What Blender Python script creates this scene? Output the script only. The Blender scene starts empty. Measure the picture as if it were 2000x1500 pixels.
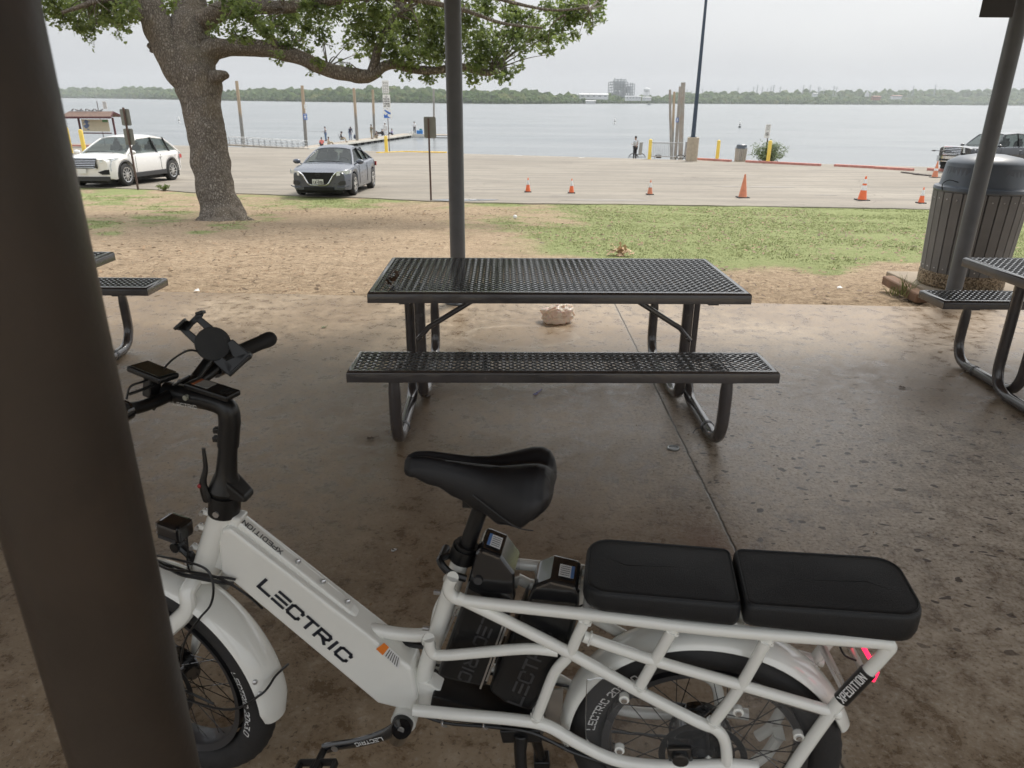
import bpy, math, random
from mathutils import Vector, Matrix, noise
SC = bpy.context.scene
rnd = random.Random(7)
# ------------------------------------------------------------------ camera
F = 1400.0; CH = 1.58
PITCH = math.atan(555/1400); ROLL = math.radians(.45)
cp, sp, cr, sr = math.cos(PITCH), math.sin(PITCH), math.cos(ROLL), math.sin(ROLL)
cam = bpy.data.cameras.new('camera'); camo = bpy.data.objects.new('camera', cam); SC.collection.objects.link(camo)
R_, U_, Fw = Vector((1,0,0)), Vector((0,sp,cp)), Vector((0,cp,-sp))
rt, up = R_*cr+U_*sr, U_*cr-R_*sr
m = Matrix((rt, up, -Fw)).transposed().to_4x4(); m.translation = Vector((0,0,CH)); camo.matrix_world = m
cam.sensor_width = 36; cam.lens = 36*F/2000; cam.clip_start = .05; cam.clip_end = 12000
cam.dof.use_dof = True; cam.dof.focus_distance = 3.2; cam.dof.aperture_fstop = 9
SC.camera = camo
# ------------------------------------------------------------------ light
SUN_EL, SUN_AZ = math.radians(52), math.radians(35)      # azimuth measured from +Y towards +X
EXPOSURE = .6; SUNP = 2.0; SKYP = .13; ZEN = 1.9
w = bpy.data.worlds.new('World'); SC.world = w; w.use_nodes = True
nt = w.node_tree; bg = nt.nodes['Background']
sky = nt.nodes.new('ShaderNodeTexSky'); sky.sky_type = 'NISHITA'; sky.sun_disc = False
sky.sun_elevation = SUN_EL; sky.sun_rotation = SUN_AZ; sky.dust_density = 6; sky.air_density = 1.4; sky.ozone_density = 1
hs = nt.nodes.new('ShaderNodeHueSaturation'); hs.inputs['Saturation'].default_value = .2
nt.links.new(sky.outputs[0], hs.inputs['Color'])
# thin high cloud evens out the blue sky
tc = nt.nodes.new('ShaderNodeTexCoord'); mp = nt.nodes.new('ShaderNodeMapping'); mp.inputs['Scale'].default_value = (1.2,1.2,5)
nz = nt.nodes.new('ShaderNodeTexNoise'); nz.inputs['Scale'].default_value = 1.6; nz.inputs['Detail'].default_value = 6
rp = nt.nodes.new('ShaderNodeValToRGB'); rp.color_ramp.elements[0].color = (3.55,3.68,3.86,1); rp.color_ramp.elements[1].color = (4.1,4.19,4.27,1)
rp.color_ramp.elements[0].position = .35; rp.color_ramp.elements[1].position = .7
mx = nt.nodes.new('ShaderNodeMix'); mx.data_type = 'RGBA'; mx.inputs[0].default_value = .8
nt.links.new(tc.outputs['Generated'], mp.inputs[0]); nt.links.new(mp.outputs[0], nz.inputs['Vector']); nt.links.new(nz.outputs[0], rp.inputs[0])
# an overcast sky is brighter overhead than at the horizon
sx = nt.nodes.new('ShaderNodeSeparateXYZ'); nt.links.new(tc.outputs['Generated'], sx.inputs[0])
mr = nt.nodes.new('ShaderNodeMapRange'); mr.inputs[1].default_value = .12; mr.inputs[2].default_value = .8; mr.inputs[3].default_value = 1; mr.inputs[4].default_value = ZEN
nt.links.new(sx.outputs[2], mr.inputs[0])
vm = nt.nodes.new('ShaderNodeVectorMath'); vm.operation = 'SCALE'; nt.links.new(mr.outputs[0], vm.inputs['Scale']); vm_in = vm.inputs[0]
nt.links.new(hs.outputs[0], mx.inputs[6]); nt.links.new(rp.outputs[0], mx.inputs[7]); nt.links.new(mx.outputs[2], vm_in)
nt.links.new(vm.outputs[0], bg.inputs['Color'])
bg.inputs['Strength'].default_value = SKYP
sl = bpy.data.lights.new('sun', 'SUN'); sl.energy = SUNP; sl.angle = math.radians(14); sl.color = (1,.93,.83)
so = bpy.data.objects.new('sun', sl); SC.collection.objects.link(so)
sd = Vector((math.sin(SUN_AZ)*math.cos(SUN_EL), math.cos(SUN_AZ)*math.cos(SUN_EL), math.sin(SUN_EL)))
so.rotation_euler = sd.to_track_quat('Z','Y').to_euler(); so.location = (0,0,30)
vs = SC.view_settings; vs.view_transform = 'Standard'; vs.look = 'None'; vs.gamma = 1; vs.exposure = EXPOSURE
try: SC.cycles.volume_max_steps = 64; SC.cycles.max_bounces = 8; SC.cycles.transparent_max_bounces = 12
except Exception: pass
# ------------------------------------------------------------------ geometry helpers
def V(*a): return Vector(a)
def ray(x, y):
    u, v = (x-1000)/F, (750-y)/F
    return Fw + rt*u + up*v                                # depth 1 along the view axis
def PT(x, y, t): return V(0,0,CH)+ray(x,y)*t
def PZ(x, y, z): d = ray(x,y); return V(0,0,CH)+d*((z-CH)/d.z)
def PY(x, y, Y): d = ray(x,y); return V(0,0,CH)+d*(Y/d.y)
def proj(p):
    q = Vector(p)-V(0,0,CH); t = q.dot(Fw)
    return 1000+F*q.dot(rt)/t, 750-F*q.dot(up)/t, t
def edgeY(X): return 55.5-.53*X if X > -40 else 76.7
WATER = -4.22
def smooth01(a): a = max(0,min(1,a)); return a*a*(3-2*a)
def gz(X, Y):
    if Y < 6: return -.03
    if Y < 20:
        s = (Y-6)/14; return -.03-1.12*(.75*s+.25*smooth01(s))
    return -1.15-.031*(Y-20)
def landz(X, Y):
    e = edgeY(max(-200,min(200,X)))
    if Y <= e+.1: return gz(X, min(Y,e))
    z0 = gz(X, e); return max(-7.5, z0-.55*(Y-e))
def G(x, y, lo=5.0, hi=120.0):                            # where a pixel's ray meets the land
    d = ray(x,y)
    f = lambda Y: (CH+d.z*Y/d.y)-gz(d.x*Y/d.y, Y)
    a, b = .5, hi
    for _ in range(50):
        m_ = (a+b)/2
        if f(m_) > 0: a = m_
        else: b = m_
    return V(d.x*a/d.y, a, gz(0,a))
FA, RA = V(-.816,1.36,0), V(.4175,1.166,0)                # where the bicycle's two wheels stand
BD = (RA-FA).normalized(); BN = V(BD.y,-BD.x,0)
def BK(x, y, off=0):
    d = ray(x,y); t = (off+FA.dot(BN))/d.dot(BN); return V(0,0,CH)+d*t
def BW(s, o, z): return V(FA.x+BD.x*s+BN.x*o, FA.y+BD.y*s+BN.y*o, z)
def fr(a, b):
    z = (b-a).normalized(); x = z.orthogonal().normalized(); return x, z.cross(x), z
def crv(pts, k=6, closed=False):
    P = [Vector(p) for p in pts]; n = len(P); out = []
    if n < 3: return P
    for i in range(n if closed else n-1):
        if closed: a,b,c,d = P[i-1],P[i],P[(i+1)%n],P[(i+2)%n]
        else: a,b,c,d = P[max(i-1,0)],P[i],P[i+1],P[min(i+2,n-1)]
        for j in range(k):
            t = j/k
            out.append(.5*((2*b)+(c-a)*t+(2*a-5*b+4*c-d)*t*t+(3*b-a-3*c+d)*t*t*t))
    if not closed: out.append(P[-1])
    return out
class MB:
    def __init__(s): s.v=[]; s.f=[]; s.m=[]; s.cm=0
    def add(s, vs, fs):
        o = len(s.v); s.v += [tuple(v) for v in vs]
        for f in fs: s.f.append(tuple(i+o for i in f)); s.m.append(s.cm)
        return s
    def box(s, c, d, R=None, tap=1.0):
        c = Vector(c); vs = []
        for z in (-1,1):
            for x, y in ((-1,-1),(1,-1),(1,1),(-1,1)):
                k = tap if z > 0 else 1
                p = V(x*d[0]/2*k, y*d[1]/2*k, z*d[2]/2)
                vs.append(c+(R@p if R else p))
        return s.add(vs, [(3,2,1,0),(4,5,6,7),(0,1,5,4),(1,2,6,5),(2,3,7,6),(3,0,4,7)])
    def beam(s, a, b, w_, h_, upv=(0,0,1)):
        a, b = Vector(a), Vector(b); z = (b-a).normalized(); x = z.cross(Vector(upv))
        if x.length < 1e-4: x = z.orthogonal()
        x.normalize(); y = x.cross(z).normalized(); vs = []
        for p in (a,b):
            for i, j in ((-1,-1),(1,-1),(1,1),(-1,1)): vs.append(p+x*(i*w_/2)+y*(j*h_/2))
        return s.add(vs, [(0,1,2,3),(7,6,5,4),(4,5,1,0),(5,6,2,1),(6,7,3,2),(7,4,0,3)])
    def rings(s, rs, closed=True, caps=True, loop=False):
        n = len(rs[0]); vs = [p for r in rs for p in r]; fs = []; k = len(rs)
        for i in range(k if loop else k-1):
            j2 = (i+1) % k
            for j in range(n if closed else n-1):
                a, b = i*n+j, i*n+(j+1)%n; fs.append((a, b, j2*n+(j+1)%n, j2*n+j))
        if caps and not loop: fs.append(tuple(range(n))[::-1]); fs.append(tuple(range((k-1)*n, k*n)))
        return s.add(vs, fs)
    def tube(s, pts, r, n=10, closed=False, caps=True, flat=1.0, ref=None):
        P = [Vector(p) for p in pts]; k = len(P)
        rr = r if isinstance(r,(list,tuple)) else [r]*k
        rs = []; x = None
        for i in range(k):
            if closed: t = P[(i+1)%k]-P[i-1]
            else: t = P[min(i+1,k-1)]-P[max(i-1,0)]
            t.normalize()
            if ref is not None: x = Vector(ref)-t*t.dot(Vector(ref)); 
            elif x is None: x = t.orthogonal()
            else: x = x-t*t.dot(x)
            if x.length < 1e-6: x = t.orthogonal()
            x.normalize(); y = t.cross(x)
            q = rr[min(i*len(rr)//k,len(rr)-1)] if len(rr) != k else rr[i]
            rs.append([P[i]+(x*math.cos(a)*flat+y*math.sin(a))*q for a in [2*math.pi*j/n for j in range(n)]])
        return s.rings(rs, True, caps and not closed, closed)
    def lathe(s, prof, c=(0,0,0), M=None, n=24, caps=True):
        rs = []; c = Vector(c)
        for r, z in prof:
            ring = []
            for j in range(n):
                a = 2*math.pi*j/n; p = V(r*math.cos(a), r*math.sin(a), z); ring.append(c+(M@p if M else p))
            rs.append(ring)
        return s.rings(rs, True, caps)
    def cyl(s, a, b, r, n=16, r2=None):
        a, b = Vector(a), Vector(b); x, y, z = fr(a,b); r2 = r if r2 is None else r2
        return s.rings([[p+(x*math.cos(t)+y*math.sin(t))*q for t in [2*math.pi*j/n for j in range(n)]] for p, q in ((a,r),(b,r2))])
    def prism(s, near, far):
        n = len(near); return s.add(list(near)+list(far), [tuple(range(n)), tuple(range(n,2*n))[::-1]]+[(j,(j+1)%n,n+(j+1)%n,n+j)[::-1] for j in range(n)])
    def ext(s, poly, vec): vec = Vector(vec); P = [Vector(p) for p in poly]; return s.prism(P, [p+vec for p in P])
    def sphere(s, c, r, nu=12, nv=8, R=None):
        if not isinstance(r,(list,tuple)): r = (r,r,r)
        rs = []; c = Vector(c)
        for i in range(nv+1):
            ph = math.pi*i/nv; sr_ = max(math.sin(ph),.02)
            ring = []
            for j in range(nu):
                a = 2*math.pi*j/nu; p = V(r[0]*sr_*math.cos(a), r[1]*sr_*math.sin(a), r[2]*math.cos(ph)); ring.append(c+(R@p if R else p))
            rs.append(ring)
        return s.rings(rs)
    def grid(s, fn, us, vs_):
        n = len(vs_); return s.add([fn(u,v) for u in us for v in vs_], [(i*n+j,(i+1)*n+j,(i+1)*n+j+1,i*n+j+1) for i in range(len(us)-1) for j in range(n-1)])
# ---- stroke lettering
GL = {
'A':[[(0,0),(.5,1),(1,0)],[(.2,.35),(.8,.35)]],'B':[[(0,0),(0,1),(.8,1),(.95,.85),(.95,.62),(.8,.5),(0,.5)],[(.8,.5),(1,.35),(1,.12),(.8,0),(0,0)]],
'C':[[(1,.75),(1,.85),(.85,1),(.15,1),(0,.85),(0,.15),(.15,0),(.85,0),(1,.15),(1,.25)]],'D':[[(0,0),(0,1),(.75,1),(1,.75),(1,.25),(.75,0),(0,0)]],
'E':[[(1,1),(0,1),(0,0),(1,0)],[(0,.5),(.85,.5)]],'e':[[(0,1),(1,1)],[(0,.5),(1,.5)],[(0,0),(1,0)]],'F':[[(1,1),(0,1),(0,0)],[(0,.5),(.8,.5)]],
'G':[[(1,.8),(.85,1),(.15,1),(0,.85),(0,.15),(.15,0),(.85,0),(1,.15),(1,.5),(.55,.5)]],'H':[[(0,0),(0,1)],[(1,0),(1,1)],[(0,.5),(1,.5)]],
'I':[[(.5,0),(.5,1)]],'J':[[(1,1),(1,.15),(.85,0),(.15,0),(0,.2)]],'K':[[(0,0),(0,1)],[(1,1),(0,.45)],[(.3,.6),(1,0)]],'L':[[(0,1),(0,0),(1,0)]],
'M':[[(0,0),(0,1),(.5,.4),(1,1),(1,0)]],'N':[[(0,0),(0,1),(1,0),(1,1)]],'O':[[(.15,0),(0,.15),(0,.85),(.15,1),(.85,1),(1,.85),(1,.15),(.85,0),(.15,0)]],
'P':[[(0,0),(0,1),(.85,1),(1,.88),(1,.6),(.85,.45),(0,.45)]],'R':[[(0,0),(0,1),(.85,1),(1,.88),(1,.6),(.85,.45),(0,.45)],[(.5,.45),(1,0)]],
'S':[[(1,.85),(.85,1),(.15,1),(0,.85),(0,.62),(.15,.5),(.85,.5),(1,.38),(1,.15),(.85,0),(.15,0),(0,.15)]],'T':[[(0,1),(1,1)],[(.5,1),(.5,0)]],
'U':[[(0,1),(0,.15),(.15,0),(.85,0),(1,.15),(1,1)]],'V':[[(0,1),(.5,0),(1,1)]],'W':[[(0,1),(.25,0),(.5,.6),(.75,0),(1,1)]],'X':[[(0,0),(1,1)],[(0,1),(1,0)]],
'Y':[[(0,1),(.5,.5),(1,1)],[(.5,.5),(.5,0)]],'Z':[[(0,1),(1,1),(0,0),(1,0)]],'0':[[(.15,0),(0,.15),(0,.85),(.15,1),(.85,1),(1,.85),(1,.15),(.85,0),(.15,0)]],
'2':[[(0,.85),(.15,1),(.85,1),(1,.85),(1,.6),(0,.1),(0,0),(1,0)]],'3':[[(0,1),(1,1),(.5,.55),(.85,.5),(1,.35),(1,.15),(.85,0),(.15,0),(0,.15)]],
'6':[[(.9,1),(.15,.9),(0,.6),(0,.15),(.15,0),(.85,0),(1,.15),(1,.4),(.85,.5),(0,.5)]],'9':[[(.1,0),(.85,.1),(1,.4),(1,.85),(.85,1),(.15,1),(0,.85),(0,.6),(.15,.5),(1,.5)]],
'7':[[(0,1),(1,1),(.4,0)]],'x':[[(.1,.1),(.9,.7)],[(.1,.7),(.9,.1)]],'.':[[(.4,0),(.4,.12)]],'-':[[(.15,.5),(.85,.5)]],'/':[[(0,0),(1,1)]],'>':[[(0,1),(1,.5),(0,0)]]}
def text(mb, s, fmap, h, wd=.62, th=.15, gap=.3, slant=0):
    x = 0
    for ch in s:
        if ch == ' ': x += h*(wd*.8); continue
        k = .35 if ch in 'I.' else 1
        for pl in GL.get(ch, []):
            n = len(pl)
            pts = [Vector((((p[0]-.5)*1+.5*k if ch in 'I.' else p[0])*wd*h*(1 if ch not in 'I.' else 1), p[1]*h, 0)) for p in pl]
            for i in range(n-1):
                a, b = pts[i], pts[i+1]; d = (b-a)
                if d.length < 1e-6: continue
                d.normalize(); q = V(-d.y,d.x,0)*(th*h/2); e = d*(th*h*.42)
                c4 = [a-e-q, b+e-q, b+e+q, a-e+q]
                c4 = [fmap(x+c.x+slant*c.y, c.y) for c in c4]
                mb.add(c4, [(0,1,2,3)])
        x += h*(wd*k+gap)
    return x
def plane_map(o, ux, uy, lift=None):
    o = Vector(o); ux = Vector(ux).normalized(); uy = Vector(uy).normalized(); nl = ux.cross(uy).normalized()*(.0015 if lift is None else lift)
    return lambda a, b: o+ux*a+uy*b+nl
# ------------------------------------------------------------------ objects
def org(p):
    o = p
    while o.parent: o = o.parent
    return o.location.copy()
def build(mb, name, mats, parent=None, smooth=30, bevel=0, seg=2, loc=None):
    if not isinstance(mats,(list,tuple)): mats = [mats]
    L = org(parent) if parent else Vector(loc) if loc is not None else V(0,0,0)
    me = bpy.data.meshes.new(name); me.from_pydata([(v[0]-L.x, v[1]-L.y, v[2]-L.z) for v in mb.v], [], mb.f)
    for q in mats: me.materials.append(q)
    if len(mats) > 1: me.polygons.foreach_set('material_index', mb.m)
    if smooth:
        me.shade_smooth(); me.set_sharp_from_angle(angle=math.radians(smooth))
    me.update()
    o = bpy.data.objects.new(name, me); SC.collection.objects.link(o)
    if parent: o.parent = parent
    else: o.location = L
    if bevel:
        b = o.modifiers.new('bevel','BEVEL'); b.width = bevel; b.segments = seg; b.limit_method = 'ANGLE'; b.angle_limit = math.radians(40); b.harden_normals = False
    return o
def tag(o, label=None, cat=None, group=None, kind=None):
    if label: o['label'] = label
    if cat: o['category'] = cat
    if group: o['group'] = group
    if kind: o['kind'] = kind
    return o
def thing(name, loc, label, cat, group=None):
    o = bpy.data.objects.new(name, None); SC.collection.objects.link(o); o.location = Vector(loc); o.empty_display_size = .1
    return tag(o, label, cat, group)
def copy_tree(o, parent=None):
    c = o.copy(); SC.collection.objects.link(c); c.parent = parent
    for ch in list(o.children): copy_tree(ch, c)
    return c
# ------------------------------------------------------------------ materials
def nd(t, typ, ins={}, **at):
    n = t.nodes.new('ShaderNode'+typ)
    for k, v in at.items(): setattr(n, k, v)
    for k, v in ins.items():
        s_ = n.inputs[k]
        if hasattr(v, 'is_output') or isinstance(v, bpy.types.NodeSocket): t.links.new(v, s_)
        else: s_.default_value = v
    return n
def rgb(c): return (c[0],c[1],c[2],1)
def ramp(t, fac, stops, interp='LINEAR'):
    n = t.nodes.new('ShaderNodeValToRGB'); t.links.new(fac, n.inputs[0]); e = n.color_ramp.elements; n.color_ramp.interpolation = interp
    while len(e) < len(stops): e.new(.5)
    for i, (p, c) in enumerate(stops):
        e[i].position = p; e[i].color = rgb(c) if not isinstance(c,(int,float)) else (c,c,c,1)
    return n.outputs[0]
def mixc(t, fac, a, b, mode='MIX'):
    n = t.nodes.new('ShaderNodeMix'); n.data_type = 'RGBA'; n.blend_type = mode
    for i, v in ((0,fac),(6,a),(7,b)):
        if isinstance(v, bpy.types.NodeSocket): t.links.new(v, n.inputs[i])
        else: n.inputs[i].default_value = v if i == 0 else rgb(v)
    return n.outputs[2]
def mth(t, op, a, b=0.0, c=None):
    n = t.nodes.new('ShaderNodeMath'); n.operation = op; n.use_clamp = False
    for i, v in ((0,a),(1,b)) + (((2,c),) if c is not None else ()):
        if isinstance(v, bpy.types.NodeSocket): t.links.new(v, n.inputs[i])
        else: n.inputs[i].default_value = v
    return n.outputs[0]
def tnoise(t, vec, scale, detail=4, rough=.55, dist=0):
    n = nd(t, 'TexNoise', {'Vector':vec,'Scale':scale,'Detail':detail,'Roughness':rough,'Distortion':dist}); return n.outputs[0]
def newmat(name):
    m_ = bpy.data.materials.new(name); m_.use_nodes = True; t = m_.node_tree; return m_, t, t.nodes['Principled BSDF']
def mat(name, col, rough=.5, metal=0, var=.12, vs_=6, bump=0, bs=60, coat=0, spec=.5, dirt=None, dsc=3):
    m_, t, p = newmat(name)
    tc_ = nd(t,'TexCoord').outputs['Object']
    n1 = tnoise(t, tc_, vs_, 5, .6)
    lo = [max(0,c*(1-var)) for c in col]; hi = [min(1,c*(1+var)) for c in col]
    c = ramp(t, n1, [(.3,lo),(.7,hi)])
    if dirt:
        n2 = tnoise(t, tc_, dsc, 7, .65, .6); c = mixc(t, ramp(t, n2, [(.5,0.0),(.72,.75)]), c, dirt)
    t.links.new(c, p.inputs['Base Color'])
    r_ = ramp(t, n1, [(.3,max(0,rough*.85)),(.7,min(1,rough*1.15))]); t.links.new(r_, p.inputs['Roughness'])
    p.inputs['Metallic'].default_value = metal; p.inputs['Specular IOR Level'].default_value = spec
    if coat: p.inputs['Coat Weight'].default_value = coat; p.inputs['Coat Roughness'].default_value = .08
    if bump:
        n3 = tnoise(t, tc_, bs, 4, .6); b = nd(t,'Bump',{'Height':n3,'Strength':bump,'Distance':.002}); t.links.new(b.outputs[0], p.inputs['Normal'])
    return m_
# ================================================================== SETTING
HAZE = .00014
def fbm(x, y, s=1.0, seed=0): return noise.fractal(V(x*s, y*s, seed*7.3), 1.0, 2.0, 4)
def grass_at(X, Y):
    """how green the ground is, 0..1, at a place on the land"""
    if Y < 5.9: return 0
    z = gz(X, Y); px, py, t = proj((X,Y,z))
    if t < .5: return .3
    n = fbm(X, Y, .55, 1); n2 = fbm(X, Y, 1.8, 2)
    g = 0
    # lawn on the right
    low = 500+ (px-950)*.06 + 14*math.sin(px*.011) + n*26 if px < 1640 else 520+n*18
    lim = 1.0/(1+math.exp((py-low)/5.0))
    xr = 1/(1+math.exp(-(px-(1150-(py-400)*2.1) - n*160)/60.0))
    g = max(g, lim*xr*(.95+.25*n2))
    # thin strip beside the parking
    top = 366+ (px-160)*.062 if px < 700 else 398
    g = max(g, math.exp(-((py-top)/13.0)**2)*(.5+.8*n))
    # patches round the tree
    for cx, cy, sx_, sy_, a in ((210,385,90,22,1),(200,440,70,16,.75),(330,410,70,28,.6),(450,440,45,9,.95),(400,455,30,6,.8),(570,400,120,12,.6),(300,430,70,14,.6),(215,455,30,8,.7),(520,425,60,12,.45),(1050,440,200,26,.55)):
        g = max(g, a*math.exp(-((px-cx)/sx_)**2-((py-cy)/sy_)**2)*(.9+1.1*n2))
    return max(0, min(1, g))
def cuts(*segs):
    out = []
    for a, b, st in segs:
        x = a
        while x < b-1e-6: out.append(x); x += st
    out.append(segs[-1][1]); return out
xs = cuts((-6000,-1500,900),(-1500,-200,260),(-200,-40,20),(-40,-17,1.2),(-17,21,.16),(21,60,1.5),(60,200,20),(200,1500,260),(1500,6000,900))
ys = cuts((-60,-8,8),(-8,5.7,1.4),(5.7,24,.16),(24,80,.9),(80,140,10),(140,1000,215),(1000,7000,1500))
gm = MB(); cols = []
for x in xs:
    for y in ys:
        z = landz(x,y)
        if 6.2 < y < 21: z += .02*fbm(x,y,.7,5)+.006*fbm(x,y,4,6)
        elif y < 5.7 and -20 < x < 16: z = -.2
        gm.v.append((x,y,z)); cols.append(grass_at(x,y) if -17 < x < 21 and 5.7 < y < 26 else .4 if y < 30 else 0)
n = len(ys)
gm.f = [(i*n+j,(i+1)*n+j,(i+1)*n+j+1,i*n+j+1) for i in range(len(xs)-1) for j in range(n-1)]; gm.m = [0]*len(gm.f)
M_ground, t, p = newmat('ground_dirt_grass')
oc = nd(t,'TexCoord').outputs['Object']; at = nd(t,'Attribute',attribute_name='green').outputs['Fac']
nA = tnoise(t,oc,.45,6,.62); nB = tnoise(t,oc,9,7,.75); nC = tnoise(t,oc,38,5,.75); nD = tnoise(t,oc,2.2,5,.6,.5)
dirt = ramp(t,nB,[(.3,(.23,.165,.105)),(.5,(.37,.28,.19)),(.7,(.54,.43,.31))])
dirt = mixc(t, ramp(t,nA,[(.35,0.0),(.7,.7)]), dirt, (.43,.33,.225))
dirt = mixc(t, ramp(t,nC,[(.38,.9),(.45,0.0)]), dirt, (.11,.078,.05)); nE = tnoise(t,oc,15,6,.8); dirt = mixc(t, ramp(t,nE,[(.38,.75),(.48,0.0)]), dirt, (.14,.10,.065)); dirt = mixc(t, ramp(t,nE,[(.58,0.0),(.68,.6)]), dirt, (.52,.42,.30))
dirt = mixc(t, ramp(t,nC,[(.64,0.0),(.72,.8)]), dirt, (.62,.5,.36))
dirt = mixc(t, ramp(t,nD,[(.5,0.0),(.66,.45)]), dirt, (.22,.165,.11))
gr = ramp(t,nB,[(.25,(.17,.20,.085)),(.5,(.235,.265,.115)),(.8,(.33,.335,.17))])
gr = mixc(t, ramp(t,nC,[(.3,.5),(.42,0.0)]), gr, (.12,.14,.06))
msk = mth(t,'ADD',at,mth(t,'MULTIPLY',mth(t,'SUBTRACT',nC,.5),1.5)); msk = mth(t,'ADD',msk,mth(t,'MULTIPLY',mth(t,'SUBTRACT',nD,.5),.6))
gc = mixc(t, ramp(t,msk,[(.3,0.0),(.62,1.0)]), dirt, gr); t.links.new(gc, p.inputs['Base Color']); p.inputs['Roughness'].default_value = .95; p.inputs['Specular IOR Level'].default_value = .15
b = nd(t,'Bump',{'Height':mth(t,'ADD',mth(t,'MULTIPLY',nC,1.0),mth(t,'MULTIPLY',nB,1.5)),'Strength':.7,'Distance':.03}); t.links.new(b.outputs[0],p.inputs['Normal'])
g_ob = build(gm,'ground',M_ground,smooth=60); tag(g_ob,kind='structure')
ca = g_ob.data.attributes.new('green','FLOAT','POINT'); ca.data.foreach_set('value', cols)

# ---- concrete slab under the pavilion
eL, eR = PZ(400,571,0), PZ(1700,597,0); es = (eR.y-eL.y)/(eR.x-eL.x)
eY = lambda x: eL.y+es*(x-eL.x)
M_slab, t, p = newmat('brown_concrete')
geo = nd(t,'TexCoord').outputs['Object']; sep = nd(t,'SeparateXYZ',{'Vector':geo}); X, Y = sep.outputs[0], sep.outputs[1]
n1 = tnoise(t,geo,1.1,8,.65,.4); n2 = tnoise(t,geo,9,8,.72,.3); n3 = tnoise(t,geo,60,5,.7); n4 = tnoise(t,geo,.55,4,.5,.6); n5 = tnoise(t,geo,260,2,.6)
col = ramp(t,n1,[(.3,(.25,.185,.118)),(.5,(.35,.268,.18)),(.72,(.46,.362,.255))])
col = mixc(t, ramp(t,n2,[(.40,.72),(.50,0.0)]), col, (.17,.115,.068))
col = mixc(t, ramp(t,n2,[(.53,0.0),(.66,.5)]), col, (.56,.46,.34))
col = mixc(t, ramp(t,n3,[(.36,.8),(.43,0.0)]), col, (.10,.07,.045))
col = mixc(t, ramp(t,n3,[(.56,0.0),(.66,.5)]), col, (.5,.44,.37))
# worn, pitted area right of the joint; sky sheen painted in as paler colour
def gauss(cx, cy, sx_, sy_):
    a = mth(t,'POWER',mth(t,'ABSOLUTE',mth(t,'DIVIDE',mth(t,'SUBTRACT',X,cx),sx_)),2.0); b_ = mth(t,'POWER',mth(t,'ABSOLUTE',mth(t,'DIVIDE',mth(t,'SUBTRACT',Y,cy),sy_)),2.0)
    return mth(t,'EXPONENT',mth(t,'MULTIPLY',mth(t,'ADD',a,b_),-1.0))
worn = gauss(1.7,3.05,1.15,1.25); worn_sheen = mth(t,'MULTIPLY',worn,ramp(t,n3,[(.40,.15),(.58,1.0)])); worn_sheen = mth(t,'MULTIPLY',worn_sheen,ramp(t,n2,[(.38,.25),(.58,1.0)]))
col = mixc(t, mth(t,'MULTIPLY',worn_sheen,.95), col, (.80,.74,.66))
mpv = nd(t,'Mapping',{'Vector':geo,'Scale':(1.0,1.35,1)}).outputs[0]
wob = nd(t,'TexNoise',{'Vector':mpv,'Scale':7.0,'Detail':3.0}).outputs['Color']
vv = nd(t,'VectorMath',{0:mpv,1:nd(t,'VectorMath',{0:wob,'Scale':.15},operation='SCALE').outputs[0]},operation='ADD').outputs[0]
vo = nd(t,'TexVoronoi',{'Vector':vv,'Scale':19.0,'Randomness':1.0}); vd = vo.outputs['Distance']; vc = nd(t,'SeparateColor',{'Color':vo.outputs['Color']}).outputs[0]
spot = mth(t,'LESS_THAN',vd,mth(t,'MULTIPLY',mth(t,'SUBTRACT',vc,.40),.62))
pm = gauss(1.9,2.9,1.3,1.25); pm = ramp(t,mth(t,'ADD',pm,mth(t,'MULTIPLY',mth(t,'SUBTRACT',n1,.5),.9)),[(.25,0.0),(.5,1.0)])
spot = mth(t,'MULTIPLY',spot,pm); col = mixc(t, mth(t,'MULTIPLY',spot,.92), col, (.05,.03,.018))
# dried ring of a puddle under the table, rusty patches
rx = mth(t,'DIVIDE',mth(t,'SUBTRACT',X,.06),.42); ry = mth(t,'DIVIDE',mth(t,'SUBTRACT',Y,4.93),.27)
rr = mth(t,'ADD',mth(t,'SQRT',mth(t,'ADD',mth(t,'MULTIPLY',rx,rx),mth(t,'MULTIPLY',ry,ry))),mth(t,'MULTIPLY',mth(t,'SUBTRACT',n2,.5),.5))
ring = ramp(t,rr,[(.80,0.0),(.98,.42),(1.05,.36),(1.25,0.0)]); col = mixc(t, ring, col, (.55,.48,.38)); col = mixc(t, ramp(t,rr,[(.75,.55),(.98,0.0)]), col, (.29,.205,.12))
col = mixc(t, mth(t,'MULTIPLY',gauss(.75,2.3,.12,.2),.6), col, (.16,.06,.025))
col = mixc(t, ramp(t,n4,[(.48,0.0),(.60,.55)]), col, (.20,.135,.08))
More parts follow.
